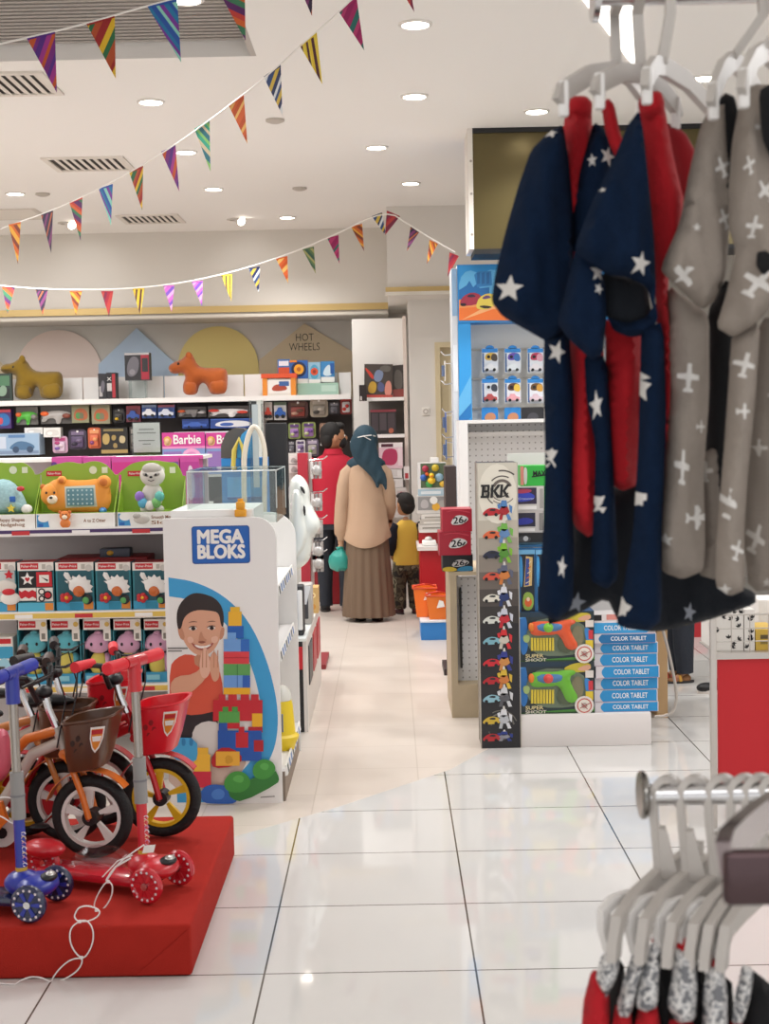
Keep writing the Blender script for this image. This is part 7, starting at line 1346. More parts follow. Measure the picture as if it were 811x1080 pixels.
m.tube([at(x, y, 4.22) for x, y in chaikin([(112, 928), (118, 918), (128, 908), (140, 899), (152, 891)], 1, False)], .0022, TIE, 6); m.tube([at(x, y, 4.21) for x, y in ((108, 925), (124, 908), (140, 902))], .0018, TIE, 6); m.tube([at(x, y, 4.22) for x, y in ((112, 929), (122, 914), (138, 905))], .003, TIE, 6); m.build('bundle', c)
c = thing('cable_tie_loop', 'loose white cable tie loop in front of the blue scooter pole', 'cable ties', at(12, 865, 4.2))
m = MB(); m.tube([at(x, y, 4.22) for x, y in chaikin([(-8, 842), (8, 840), (20, 846), (25, 856), (22, 866), (14, 870), (4, 862), (-8, 858)], 2)], .0022, TIE, 6, True); m.build('loop', c)
# ================================================================== PEOPLE
def camo():
    m = M('#5a5344', .85).copy(); m.name = 'camouflage'; nt = m.node_tree; b = nt.nodes['Principled BSDF']; tc = nt.nodes.new('ShaderNodeTexCoord'); n = nt.nodes.new('ShaderNodeTexNoise'); n.inputs['Scale'].default_value = 14; n.inputs['Detail'].default_value = 1.5
    r = nt.nodes.new('ShaderNodeValToRGB'); r.color_ramp.interpolation = 'CONSTANT'; e = r.color_ramp.elements; e[0].color = lin('#2c2721'); e[1].position = .44; e[1].color = lin('#5b523f')
    for p_, c_ in ((.53, '#3f3528'), (.6, '#8a8068'), (.68, '#33301f')): k = e.new(p_); k.color = lin(c_)
    nt.links.new(tc.outputs['Object'], n.inputs['Vector']); nt.links.new(n.outputs['Fac'], r.inputs[0]); nt.links.new(r.outputs[0], b.inputs['Base Color']); return m
CAMO = camo()
class Human:
    """joints are given in units of body height: x to the figure's right, y forward, z up; yaw 0 faces away from the viewer"""
    def __init__(s, label, loc, H, yaw, skin_c, hair_c, J=None, wide=1., head_yaw=0., headk=1.):
        s.O = Vector(loc); s.H = H; s.ya = R(yaw); s.t = thing('person', label, 'person', loc); s.SK = M(skin_c, .55); s.HC = M(hair_c, .7, bump=.3, bscale=200)
        j = dict(pel=(0, 0, .52), spi=(0, -.005, .62), che=(0, -.005, .73), nec=(0, .0, .83), hd0=(0, .008, .875), hip=(.052, 0, .50), kne=(.055, .012, .285), ank=(.056, -.01, .055), toe=(.062, .06, .022), sho=(.105, 0, .80), elb=(.135, -.015, .63), wri=(.14, .03, .49))
        j.update(J or {}); s.j = j; V = []; E = []; RR = []
        def n(c, r, par=None):
            V.append(s.P(c)); RR.append(r * H); k = len(V) - 1
            if par is not None: E.append((par, k))
            return k
        a = n(j['pel'], .07 * wide); b = n(j['spi'], .062 * wide, a); c = n(j['che'], .068 * wide, b); d = n(j['nec'], .032, c); e = n(j['hd0'], .03, d)
        for sd in (1, -1):
            g = lambda k: j.get(k + ('R' if sd > 0 else 'L')) or tuple((sd * j[k][0], j[k][1], j[k][2]))
            h_ = n(g('hip'), .048, a); k_ = n(g('kne'), .034, h_); an = n(g('ank'), .022, k_); n(g('toe'), .018, an)
            s1 = n(g('sho'), .036, c); e1 = n(g('elb'), .026, s1); w1 = n(g('wri'), .018, e1)
            w = Vector(g('wri')); el = Vector(g('elb')); dr = (w - el).normalized(); pm = n(tuple(w + dr * .04), .021, w1)
            side = Vector((0, 1, 0)) - dr * dr.y; side.normalize()
            for f_ in range(4):
                b0 = w + dr * .055 + side * (.018 - .012 * f_); ln = (.034, .04, .037, .028)[f_]; q0 = n(tuple(b0), .0065, pm); q1 = n(tuple(b0 + dr * ln * .6 + Vector((-sd * .006, 0, 0))), .006, q0); n(tuple(b0 + dr * ln + Vector((-sd * .014, 0, 0))), .005, q1)
            q0 = n(tuple(w + dr * .025 + side * .024), .007, w1); n(tuple(w + dr * .05 + side * .036), .006, q0)
        vs, fs = skin((V, E, RR)); m = MB(); m.add(vs, fs, s.SK)
        hr = s.ya + R(head_yaw); q = Matrix.Rotation(hr, 3, 'Z'); s.q = q; hc = s.P((j['hd0'][0], j['hd0'][1] + .006, .928)); s.hc = hc; k = H * headk; s.k = k
        hp = lambda x, y, z: hc + q @ Vector((x * k, y * k, z * k)); s.hp = hp
        m.ell(hc, (.047 * k, .058 * k, .068 * k), s.SK, q, 20, 14); m.ell(hp(0, .03, -.035), (.034 * k, .03 * k, .034 * k), s.SK, q)
        m.ell(hp(0, .06, -.008), (.009 * k, .014 * k, .014 * k), s.SK, q)
        for sd in (-1, 1): m.ell(hp(.048 * sd, -.002, -.008), (.006 * k, .012 * k, .018 * k), s.SK, q)
        s.body = m.build('body', s.t)
        m = MB()
        for sd in (-1, 1): m.ell(hp(.019 * sd, .052, .004), (.008 * k, .005 * k, .005 * k), WHITE, q, 10, 8); m.ell(hp(.019 * sd, .056, .004), (.004 * k, .003 * k, .0045 * k), M('#1f1512', .3), q, 8, 6)
        m.build('eye', s.t); m = MB(); m.ell(hp(0, .056, -.036), (.016 * k, .006 * k, .004 * k), M('#9a4f48', .5), q); m.build('mouth', s.t)
    def P(s, c):
        x, y, z = c; return s.O + Vector((x * math.cos(s.ya) - y * math.sin(s.ya), x * math.sin(s.ya) + y * math.cos(s.ya), z)) * s.H
    def hair(s, back=.0):
        m = MB(); k = s.k; m.ell(s.hp(0, -.01, .016), (.050 * k, .057 * k, .057 * k), s.HC, s.q, 20, 14); m.ell(s.hp(0, -.03, -.01), (.047 * k, .036 * k, .05 * k), s.HC, s.q); m.ell(s.hp(0, .03, .05), (.04 * k, .03 * k, .022 * k), s.HC, s.q); m.build('hair', s.t)
    def loft(s, name, rings, mt, n=32, wave=None, cap=True):
        m = MB(); m.loft([(s.P((r[0], r[1], r[2])), r[3] * s.H, r[4] * s.H, s.ya) for r in rings], mt, n, wave, cap); return m.build(name, s.t, ang=60)
    def limb(s, name, pts, mt, n=14):
        m = MB(); pp = [p[:3] for p in pts]; q = [s.P(p) for p in pp]; rr = [p[3] * s.H for p in pts]; m.tube(q, rr, mt, n); return m.build(name, s.t, ang=60)
    def shoe(s, c, mt, sole, L=.075, yaw=0):
        m = MB(); q = Matrix.Rotation(s.ya + R(yaw), 3, 'Z'); H = s.H; o = s.P(c)
        f = lambda x, y, z: o + q @ Vector((x * H, y * H, z * H))
        m.ell(f(0, L * .55, .018), (.027 * H, L * .62 * H, .019 * H), mt, q); m.ell(f(0, 0, .026), (.026 * H, .035 * H, .028 * H), mt, q)
        m.loft([(f(0, L * .4, .0005), .028 * H, L * .95 * H, s.ya + R(yaw)), (f(0, L * .4, .010), .029 * H, L * .98 * H, s.ya + R(yaw)), (f(0, L * .4, .013), .026 * H, L * .92 * H, s.ya + R(yaw))], sole, 20); m.build('shoe', s.t)
# man in the red polo shirt
Ym = 12.05; g = at(355, 646, Ym)
mn = Human('person in crimson polo shirt, dark jeans and black face mask, head turned right', (g.x, Ym, 0), 1.60, -8, '#b5805f', '#15110f', {'wriL': (-.12, .09, .49), 'elbL': (-.145, -.01, .62)}, 1.1, -62, 1.08)
PO = M('#b3142f', .8, bump=.2, bscale=250); JE = M('#22262f', .85, bump=.2, bscale=250)
mn.hair(); m = MB(); k = mn.k; m.ell(mn.hp(0, .036, -.03), (.041 * k, .034 * k, .034 * k), M('#17171a', .7), mn.q); m.tube([mn.hp(.046, 0, -.005), mn.hp(.04, .035, -.02)], .0025, BLACK, 5); m.tube([mn.hp(-.046, 0, -.005), mn.hp(-.04, .035, -.02)], .0025, BLACK, 5); m.build('face_mask', mn.t)
def wv(j, a): return 1 + .012 * math.sin(5 * a + j) + .008 * math.sin(9 * a - 2 * j)
mn.loft('polo_shirt', [(0, 0, .47, .108, .085), (0, 0, .50, .108, .085), (0, -.004, .58, .106, .08), (0, -.006, .66, .112, .08), (0, -.006, .74, .12, .078), (0, -.004, .79, .117, .07), (0, 0, .82, .085, .055), (0, 0, .84, .046, .042), (0, .002, .853, .042, .041)], PO, wave=wv)
for sd, e in ((1, (.135, -.015, .63)), (-1, (-.145, -.01, .62))):
    mn.limb('sleeve', [(sd * .09, 0, .805, .045), (sd * .112, -.003, .77, .05), (sd * .128, -.01, .70, .044), (sd * .137, -.012, .655, .042)], PO)
mn.loft('jeans_waist', [(0, 0, .44, .1, .082), (0, 0, .50, .1, .08), (0, 0, .53, .095, .075)], JE)
for sd in (1, -1): mn.limb('jeans_leg', [(sd * .05, 0, .51, .062), (sd * .055, 0, .44, .062), (sd * .058, .01, .29, .046), (sd * .058, .0, .12, .038), (sd * .058, -.006, .03, .039)], JE)
mn.loft('collar', [(0, .0, .835, .05, .046), (0, .002, .865, .043, .042), (0, .002, .835, .056, .052)], PO, cap=False)
for sd in (1, -1): mn.shoe((sd * .058, -.01, 0), M('#17151a', .5), M('#2a2523', .6), yaw=-sd * 12)
x0_, x1_ = at(327, 620, 12.5).x, at(364, 620, 12.5).x; m = MB(); m.rbox(x0_, x1_, 12.5, 12.9, 0, .40, M('#8f1420', .5), .008); m.box(x0_ + .01, x1_ - .01, 12.494, 12.5, .30, .34, M('#6f0f18', .5)); one(m, 'floor_bin', 'dark red low bin on the floor behind the person in the crimson polo', 'bin')
# woman with the dark scarf
Yf2 = 11.45; g = at(389, 655, Yf2)
wo = Human('person in dark teal headscarf, sand tunic and long pleated skirt holding a teal bag', (g.x, Yf2, 0), 1.555, -6, '#c29676', '#20303a', {'wriL': (-.137, -.01, .41), 'elbL': (-.127, -.02, .60), 'shoL': (-.085, 0, .775), 'sho': (.085, 0, .775), 'elb': (.116, -.0, .63), 'wri': (.11, .1, .53)}, .95, -8, 1.12)
TU = M('#b89a80', .85, bump=.25, bscale=120); SKT = M('#6f5b49', .85, bump=.1, bscale=150); HJ = M('#1d3a48', .75, bump=.2, bscale=180)
wo.loft('skirt', [(0, 0, .025, .134, .12), (0, 0, .06, .133, .118), (0, 0, .2, .124, .108), (0, 0, .34, .114, .1), (0, 0, .45, .106, .09), (0, 0, .53, .095, .08)], SKT, 96, lambda j, a: 1 + (.055 - .009 * j) * math.sin(17 * a + .4 * math.sin(3 * a)) + .015 * math.sin(5 * a))
def hem(j, a): return 1 + .02 * math.sin(4 * a + j * .7) + .012 * math.sin(7 * a - j)
m = MB(); rings = [(.385, .122, .104), (.40, .124, .106), (.46, .117, .1), (.54, .108, .092), (.62, .102, .085), (.70, .100, .08), (.75, .098, .074), (.79, .086, .064), (.82, .060, .052), (.84, .043, .04)]; vs = []; n = 48
for j_, (z, rx, ry) in enumerate(rings):
    for i in range(n):
        a = 2 * math.pi * i / n; w_ = hem(j_, a); dz = (.05 * (abs(math.cos(a)) ** 2.2)) * max(0, 1 - j_ / 3.) + (.012 if math.sin(a) > 0 else 0) * (j_ < 2)
        vs.append(wo.P((rx * math.cos(a) * w_, ry * math.sin(a) * w_, z + dz)))
m.add(vs, [(j_ * n + i, j_ * n + (i + 1) % n, (j_ + 1) * n + (i + 1) % n, (j_ + 1) * n + i) for j_ in range(len(rings) - 1) for i in range(n)], TU); m.build('tunic', wo.t, ang=60)
wo.limb('sleeve', [(-.07, 0, .79, .036), (-.094, -.002, .762, .044), (-.112, -.012, .70, .04), (-.126, -.02, .60, .037), (-.131, -.017, .51, .039), (-.133, -.012, .455, .037), (-.134, -.01, .435, .022), (-.135, -.01, .42, .02)], TU)
wo.limb('sleeve', [(.07, 0, .79, .036), (.094, -.002, .762, .044), (.112, -.01, .70, .04), (.118, 0, .63, .038), (.114, .05, .57, .034), (.11, .09, .535, .024)], TU)
m = MB(); k = wo.k; m.ell(wo.hp(0, -.006, .008), (.06 * k, .07 * k, .072 * k), HJ, wo.q, 20, 14); m.ell(wo.hp(.006, -.02, -.06), (.058 * k, .056 * k, .06 * k), HJ, wo.q)
m.ell(wo.hp(.0, -.0, -.105), (.095 * k, .062 * k, .045 * k), HJ, wo.q); m.build('headscarf', wo.t)
m = MB(); m.puff([(368, 470), (372, 458), (384, 452), (394, 458), (398, 475), (402, 492), (408, 502), (408, 520), (402, 508), (398, 517), (394, 506), (386, 497), (374, 487)], Yf2 - .15, .03, HJ, step=2.6, smooth=1, ripple=.004, rk=(.09, .03)); m.build('scarf_drape', wo.t)
m = MB(); m.tube([at(x, y, Yf2 - z_) for x, y, z_ in ((369.5, 466, .08), (375, 462, .16), (383, 460, .19), (391, 459, .165), (396, 460, .08))], .0045, M('#e6e2de', .6), 6); m.tube([at(x, y, Yf2 - z_) for x, y, z_ in ((383, 460, .195), (391, 464, .185))], .003, M('#e6e2de', .6), 6); m.build('mask_strap', wo.t)
m = MB(); m.ell(wo.hp(0, .045, -.03), (.036 * k, .03 * k, .032 * k), M('#e6e4e0', .6), wo.q); m.build('face_mask', wo.t)
for sd in (1, -1): wo.shoe((sd * .045, -.02, 0), M('#2a1f1a', .6), M('#1a1512', .6))
hpx = wo.P((-.139, -.008, .335)); bz = at(361, 589, Yf2).z
c = thing('carrier_bag', 'round teal plastic bag hanging from the hand of the person in the headscarf', 'bag', (hpx.x, hpx.y, bz - .1)); TB = M('#2f9488', .3, coat=.2)
m = MB(); bx_ = at(358.5, 589, Yf2).x; m.lathe((bx_, hpx.y, bz - .1), [(0, 0), (.06, .004), (.088, .03), (.095, .08), (.085, .125), (.05, .155), (.028, .175), (.034, .19), (.02, .2)], TB, n=24); m.v = [Vector((v.x + .004 * math.sin(v.z * 90), v.y, v.z + .006 * math.sin((v.x - bx_) * 90))) for v in m.v]; m.build('bag_body', c)
m = MB(); m.tube([(bx_ - .015, hpx.y, bz + .09), (hpx.x - .012, hpx.y - .01, hpx.z + .0), (hpx.x, hpx.y - .012, hpx.z + .025), (hpx.x + .01, hpx.y + .01, hpx.z), (bx_ + .015, hpx.y, bz + .09)], .006, TB, 6); m.build('bag_handle', c)
# boy in the yellow shirt
Yb2 = 11.8; g = at(430, 648, Yb2)
by = Human('person of small child size in a yellow shirt with navy sleeves and camouflage trousers', (g.x, Yb2, 0), .985, 12, '#b98864', '#17120f', {'sho': (.10, 0, .755), 'che': (0, 0, .68), 'nec': (0, 0, .785), 'hd0': (0, .008, .83), 'elb': (.13, -.02, .58), 'wri': (.11, .06, .50), 'pel': (0, 0, .47), 'spi': (0, 0, .57), 'hip': (.052, 0, .45), 'kne': (.055, .012, .25)}, 1.1, 18, 1.4)
by.hair()
YE = M('#e2b84a', .85, bump=.2, bscale=200); NV = M('#1c1f2c', .85)
by.loft('shirt', [(0, 0, .42, .118, .092), (0, 0, .50, .112, .088), (0, 0, .60, .108, .08), (0, 0, .70, .112, .078), (0, 0, .75, .105, .068), (0, 0, .775, .07, .055), (0, 0, .795, .048, .045)], YE, wave=wv)
for sd in (1, -1): by.limb('sleeve', [(sd * .085, 0, .755, .046), (sd * .112, -.004, .72, .052), (sd * .128, -.018, .62, .048), (sd * .128, -.01, .575, .046), (sd * .116, .045, .515, .034)], NV)
by.loft('trousers_waist', [(0, 0, .37, .108, .09), (0, 0, .44, .108, .088), (0, 0, .47, .1, .08)], CAMO)
for sd in (1, -1): by.limb('trouser_leg', [(sd * .052, 0, .44, .066), (sd * .06, 0, .36, .068), (sd * .066, .008, .24, .06), (sd * .066, 0, .12, .055), (sd * .062, -.006, .055, .05), (sd * .062, -.006, .045, .04)], CAMO)
for sd in (1, -1): by.shoe((sd * .062, -.01, 0), M('#4a2228', .6), M('#3a2a28', .6), .09, -sd * 14)
# child standing behind the wooden counter, lower legs in view
Yk2 = floorY(718, 718); g = at(719, 718, Yk2)
kd = Human('person of child size in dark jeans and brown sandals, seen below the hanging clothes', (g.x - .01, Yk2, 0), 1.0, 100, '#b98864', '#17120f', {'sho': (.10, 0, .76), 'nec': (0, 0, .79), 'hd0': (0, .008, .84), 'che': (0, 0, .69), 'pel': (0, 0, .48), 'spi': (0, 0, .58), 'hip': (.05, 0, .46), 'kne': (.055, .0, .26), 'ank': (.056, -.01, .055), 'wri': (.12, .03, .47), 'elb': (.13, -.01, .6)}, 1.1, 0, 1.35)
kd.hair(); kd.loft('shirt', [(0, 0, .42, .115, .09), (0, 0, .56, .108, .084), (0, 0, .70, .112, .078), (0, 0, .75, .1, .066), (0, 0, .79, .05, .045)], M('#2a3340', .85), wave=wv)
for sd in (1, -1):
    kd.limb('sleeve', [(sd * .085, 0, .755, .046), (sd * .112, 0, .72, .05), (sd * .13, -.01, .6, .045)], M('#2a3340', .85)); kd.limb('jeans_leg', [(sd * .05, 0, .46, .07), (sd * .058, 0, .32, .066), (sd * .06, .0, .2, .06), (sd * .06, -.006, .1, .052), (sd * .06, -.008, .06, .05)], M('#262b35', .85, bump=.4, bscale=60))
    kd.shoe((sd * .06, -.01, 0), M('#8a5f3a', .6), M('#2f2b2c', .6), .1); m = MB()
    for yy, cc in ((.03, '#c9963a'), (.065, '#b0402f')):
        m.tube([kd.P((sd * .06 - .03, yy, .012)), kd.P((sd * .06 - .018, yy, .042)), kd.P((sd * .06 + .018, yy, .042)), kd.P((sd * .06 + .03, yy, .012))], .009, M(cc, .6), 8)
    m.build('sandal_strap', kd.t)
g = atz(746, 731, 0); m = MB(); q = Matrix.Rotation(R(8), 3, 'Z'); f = lambda x, y, z: Vector((g.x + x, g.y + y, z)); m.ell(f(-.005, 0, .032), (.06, .04, .03), M('#131315', .5), q); m.ell(f(.07, .005, .042), (.065, .042, .042), M('#131315', .5), q); m.loft([(f(.04, 0, 0), .098, .041), (f(.04, 0, .014), .1, .042), (f(.04, 0, .022), .096, .04)], M('#dcd6d0', .5), 24)
one(m, 'slip_on_shoe', 'black shoe with a white sole on the tiles just left of the red-panelled rack', 'shoe')
g = atz(738, 672, 0); m = MB(); m.box(g.x - .055, g.x + .055, g.y, g.y + .06, 0, .12, K('#b5202a')); m.tube([(g.x - .03, g.y + .03, .12), (g.x - .02, g.y + .03, .17), (g.x + .02, g.y + .03, .17), (g.x + .03, g.y + .03, .12)], .004, WHITE, 6); decor(m, g.x - .055, 0, .11, .12, g.y, [('r', .0, .85, 1, 1, K('#c93a42'))]); one(m, 'paper_bag', 'small red paper bag standing on the tiles far behind the wire rack', 'bag')
# ================================================================== WIRE RACK WITH RED PANEL AT RIGHT
Yr = 5.45; r0 = at(752, 700, Yr).x; r1 = r0 + 1.0; WIR = M('#c2bcb6', .35, .5)
zp1 = at(780, 690, Yr).z; zt1 = at(780, 648, Yr).z; zt2 = zt1 + .06
c = thing('wire_rack', 'metal wire basket rack with a red front panel at the right edge', 'rack', ((r0 + r1) / 2, Yr + .25, 0))
for x_, xo in ((r0, .15), (r1, 0)):
    for y_ in (Yr, Yr + .5):
        if y_ > Yr: x_ += xo
        m = MB(); m.rbox(x_ - .012, x_ + .012, y_ - .012, y_ + .012, 0, zt1 + .02, WIR, .003); m.build('leg', c)
m = MB(); m.box(r0 + .02, r1 - .02, Yr + .005, Yr + .02, .14, zp1 - .02, M('#c01420', .55)); m.build('red_panel', c, smooth=False)
m = MB(); m.box(r0 + .012, r1 - .012, Yr - .008, Yr + .012, zp1 - .018, zp1, WIR); m.box(r0 + .012, r1 - .012, Yr - .008, Yr + .3, zp1, zp1 + .006, WIR); m.build('basket_floor', c, smooth=False)
m = MB()
for z in (zp1 + .05, zp1 + .10, zt1): m.tube([(r0 + .15, Yr + .5, z), (r0, Yr, z), (r1, Yr, z), (r1, Yr + .5, z), (r0 + .15, Yr + .5, z)], .0022 if z < zt1 else .004, WIR, 6)
n = 14
for k in range(n + 1):
    x_ = r0 + (r1 - r0) * k / n; m.tube([(x_, Yr, zp1), (x_, Yr, zt1)], .002, WIR, 5)
m.build('wire_basket', c)
LEAF = M('#2c2a2a', .6)
for i, (x0, x1, lb) in enumerate(((755, 784, 'white box with black leaf sprigs in the wire rack, leftmost'), (785, 796, 'narrow white box with black leaf sprigs next to the leftmost one in the rack'))):
    a, z0, w_, h_ = box_px(x0, 640 + 3 * i, x1, 688, Yr + .04, .2, zp1 + .007); cc = thing('gift_box', lb, 'box', (a + w_ / 2, Yr + .1, z0), 'patterned boxes in the wire rack')
    m = MB(); m.box(a, a + w_, Yr + .04, Yr + .3, z0, z0 + h_, M('#e0dcd6', .5)); rn = random.Random(5 + i)
    for k in range(14 if i == 0 else 7):
        u, v, an = rn.uniform(.1, .9), rn.uniform(.06, .94), rn.uniform(0, 3.1)
        for da in (-.7, 0, .7):
            ca, sa = math.cos(an + da), math.sin(an + da); px0, pz0 = a + w_ * u, z0 + h_ * v
            q = [(0, 0), (.009, .004), (.018, 0), (.009, -.004)]; q = [(px0 + x * ca - y * sa, Yr + .0392, pz0 + x * sa + y * ca) for x, y in q]
            q = [(max(a, min(a + w_, x)), y, max(z0, min(z0 + h_, z))) for x, y, z in q]; m.poly(q, LEAF)
    m.build('carton', cc, smooth=False)
a, z0, w_, h_ = box_px(797, 664, 822, 688, Yr + .04, .2, zp1 + .007); m = MB(); m.box(a, a + w_, Yr + .04, Yr + .24, z0, z0 + h_, K('#c9a53f')); decor(m, a, z0, w_, h_, Yr + .04, [('r', .2, .55, .55, .75, K('#5a4a2a')), ('r', .2, .3, .5, .45, K('#8a7436'))]); one(m, 'gift_box', 'yellow box with dark print in the wire rack at the right edge', 'box', smooth=False)
a, z0, w_, h_ = box_px(800, 640, 826, 664, Yr + .3, .15, zp1 + .007); m = MB(); m.rbox(a, a + w_, Yr + .3, Yr + .45, z0, at(812, 632, Yr + .3).z, M('#e6e2de', .6), .01); one(m, 'gift_box', 'plain white box behind the yellow one in the wire rack', 'box')

# ================================================================== CLOTHES RAILS IN THE FOREGROUND
YU, YLo = 1.72, 1.52
HG = M('#bdb7b1', .4); HGW = M('#e4e1de', .35)
c = thing('clothes_rack', 'chrome clothes rack with an upper and a lower rail at the right foreground', 'clothes rack', (1.05, 1.65, 0))
zr = at(690, -6, YU).z; xr0 = at(628, 10, YU).x; zl = at(700, 838, YLo).z; xl0 = at(678, 828, YLo).x; XP = .86
m = MB(); m.cyl((xr0, YU, zr), (XP, YU, zr), .0125, CHROME, n=16); m.build('upper_rail', c)
m = MB(); m.cyl((xr0 - .004, YU, zr), (xr0 + .004, YU, zr), .03, CHROME, n=24); m.build('upper_rail_end', c)
m = MB(); m.cyl((xl0, YLo, zl), (XP, YLo, zl), .0115, CHROME, n=16); m.build('lower_rail', c)
m = MB(); m.lathe((xl0 - .004, YLo, zl), [(0, 0), (.024, 0), (.026, .002), (.026, .005), (.023, .008), (.012, .009)], M('#8a8783', .15, 1.0), (1, 0, 0), 28); m.build('lower_rail_end', c)
m = MB(); m.rbox(XP - .02, XP + .02, YLo - .02, YU + .05, .0, zr + .06, CHROME, .006); m.build('post', c)
m = MB(); m.rbox(XP - .3, XP + .3, 1.2, 2.1, 0, .03, M('#8a8783', .3, .9), .008); m.build('base', c)
# flat-bar outrigger close to the viewer at the right edge
Yn2 = 1.02; m = MB(); a0 = at(764, 958, Yn2); a1 = at(840, 897, Yn2); m.rbox(a0.x, a1.x, Yn2, Yn2 + .012, a0.z, a1.z, M('#564648', .25, .9), .012, 3); m.build('rail_plate', c)
m = MB(); m.ribbon([at(*p_) for p_ in ((765, 906, Yn2 + .006), (768, 893, Yn2 + .03), (782, 878, Yn2 + .1), (800, 862, Yn2 + .18), (850, 830, Yn2 + .42))], .012, .026, (.8, -.5, .1), M('#a69a9c', .22, .9)); m.build('rail_arm', c)
b_ = at(850, 830, Yn2 + .42); m = MB(); m.tube([b_, (XP, b_.y, b_.z), (XP, YLo - .01, b_.z)], .012, CHROME, 10); m.build('arm_bracket', c)

def star(cx, cy, r, rot=0, sq=1.): return [(cx + sq * r * (1 if k % 2 == 0 else .42) * math.sin(R(rot) + k * math.pi / 5), cy - r * (1 if k % 2 == 0 else .42) * math.cos(R(rot) + k * math.pi / 5)) for k in range(10)]
def plane(cx, cy, r, rot=0, sq=1.):
    p_ = [(-.16, -1), (.16, -1), (.19, -.3), (.9, -.24), (.9, .1), (.19, .14), (.15, .7), (.36, .78), (.36, 1), (-.36, 1), (-.36, .78), (-.15, .7), (-.19, .14), (-.9, .1), (-.9, -.24), (-.19, -.3)]
    c_, s_ = math.cos(R(rot)), math.sin(R(rot)); return [(cx + sq * r * (x * c_ - y * s_), cy + r * (x * s_ + y * c_)) for x, y in p_]
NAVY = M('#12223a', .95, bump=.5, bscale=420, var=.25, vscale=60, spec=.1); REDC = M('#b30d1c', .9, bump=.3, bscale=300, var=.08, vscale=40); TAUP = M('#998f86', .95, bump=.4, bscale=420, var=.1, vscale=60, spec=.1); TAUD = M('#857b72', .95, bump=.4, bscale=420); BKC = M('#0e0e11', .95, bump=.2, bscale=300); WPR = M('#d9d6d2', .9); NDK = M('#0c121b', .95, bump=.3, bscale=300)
def hanger(label, stem, near, far, Yh_, group, top=-10, clips=True):
    """stem (x top, x bottom, neck y); near / far: arm tip pixels with depth"""
    xt, xb, yn = stem; t = thing('clothes_hanger', label, 'clothes hanger', at(xb, yn, Yh_), group)
    m = MB(); q = Vector((.3, .95, 0)); n0 = at(xb, yn, Yh_)
    st = at(xt, 14, Yh_); m.ribbon([Vector((st.x, YU + .018, zr + .004)), Vector((st.x, YU + .008, zr + .019)), Vector((st.x, YU - .012, zr + .018)), Vector((st.x, YU - .02, zr)), st, at((xt + xb) / 2, (14 + yn) / 2, Yh_), n0], .012, .010, q if False else (1, 0, 0), HG); m.build('hook', t)
    for (x, y, Ya_), nm in ((near, 'near_arm'), (far, 'far_arm')):
        e = at(x, y, Ya_); md = (n0 + e) / 2; md.z += .006; m = MB(); m.ribbon([n0 + Vector((0, 0, -.002)), md, e, e + (e - md) * .12 + Vector((0, 0, -.012))], .009, .022, (e - n0).cross(Vector((0, 0, 1))), HG); m.build(nm, t)
        if clips:
            m = MB(); m.rbox(e.x - .006, e.x + .006, e.y - .006, e.y + .006, e.z - .03, e.z + .012, HGW, .003); m.build('arm_tip', t)
    return t
hg = 'white plastic hangers on the upper rail'
hanger('white hanger on the upper rail with the leftmost navy pyjamas', (648, 650, 72), (594, 96, 1.68), (676, 98, 1.86), 1.76, hg)
hanger('white hanger on the upper rail with the middle navy pyjamas', (672, 676, 76), (632, 88, 1.66), (712, 112, 1.82), 1.73, hg)
hanger('white hanger holding the right navy pyjamas, its long arm sloping to the right', (707, 698, 68), (682, 82, 1.62), (748, 112, 1.84), 1.70, hg)
hanger('white hanger on the upper rail with the left taupe pyjamas', (806, 772, 62), (752, 98, 1.60), (800, 100, 1.8), 1.69, hg)
hanger('white hanger on the upper rail with the right taupe pyjamas', (832, 806, 52), (784, 84, 1.52), (838, 96, 1.74), 1.64, hg)
def gar(t, nm, pts, Y, th, mt, dec=(), rip=.008, step=7, sm=1, tilt=0, rk=(.02, .004)):
    m = MB(); m.puff(chaikin(pts, sm, True, .14) if sm else pts, Y, th, mt, decals=dec, step=step, smooth=0, ripple=rip, rk=rk, tilt=tilt, D=th * 1.1); return m.build(nm, t, ang=70)
def outfit(name, label, loc, grp): return thing(name, label, 'clothes', loc, grp)
gn = 'navy and red star pyjama sets'
A = outfit('pyjama_set', 'navy star pyjama set with a red top, leftmost on the upper rail', at(595, 120, 1.80), gn)
gar(A, 'sleeve', [(594, 131), (578, 140), (560, 158), (547, 195), (534, 240), (522, 290), (518, 318), (530, 334), (560, 351), (576, 360), (590, 352), (600, 338), (604, 300), (605, 230), (600, 170)], 1.78, .04, NAVY, [(star(535, 307, 15, 8, .95), WPR), (star(579, 144, 6, 30), WPR)], .005)
gar(A, 'top', [(597, 112), (603, 103), (617, 103), (624, 112), (625, 150), (622, 190), (632, 300), (640, 420), (637, 545), (622, 568), (606, 556), (600, 530), (602, 400), (598, 300), (591, 220), (592, 150)], 1.81, .03, REDC, (), .006, rk=(.03, .002))
gar(A, 'collar', [(596, 108), (602, 101), (618, 101), (625, 108), (624, 124), (611, 129), (597, 124)], 1.795, .026, REDC, (), .001, 5)
gar(A, 'trouser_leg', [(574, 352), (600, 346), (605, 420), (603, 520), (606, 590), (604, 640), (586, 655), (566, 643), (573, 560), (575, 480), (573, 400)], 1.80, .028, NAVY, [(star(585, 372, 13, 20, .7), WPR), (star(580, 480, 16, 0, .4), WPR), (star(590, 596, 13, 10, .4), WPR)], .004)
C_ = outfit('pyjama_set', 'navy star pyjama set with a red collar strip, middle of the three navy ones', at(636, 130, 1.78), gn)
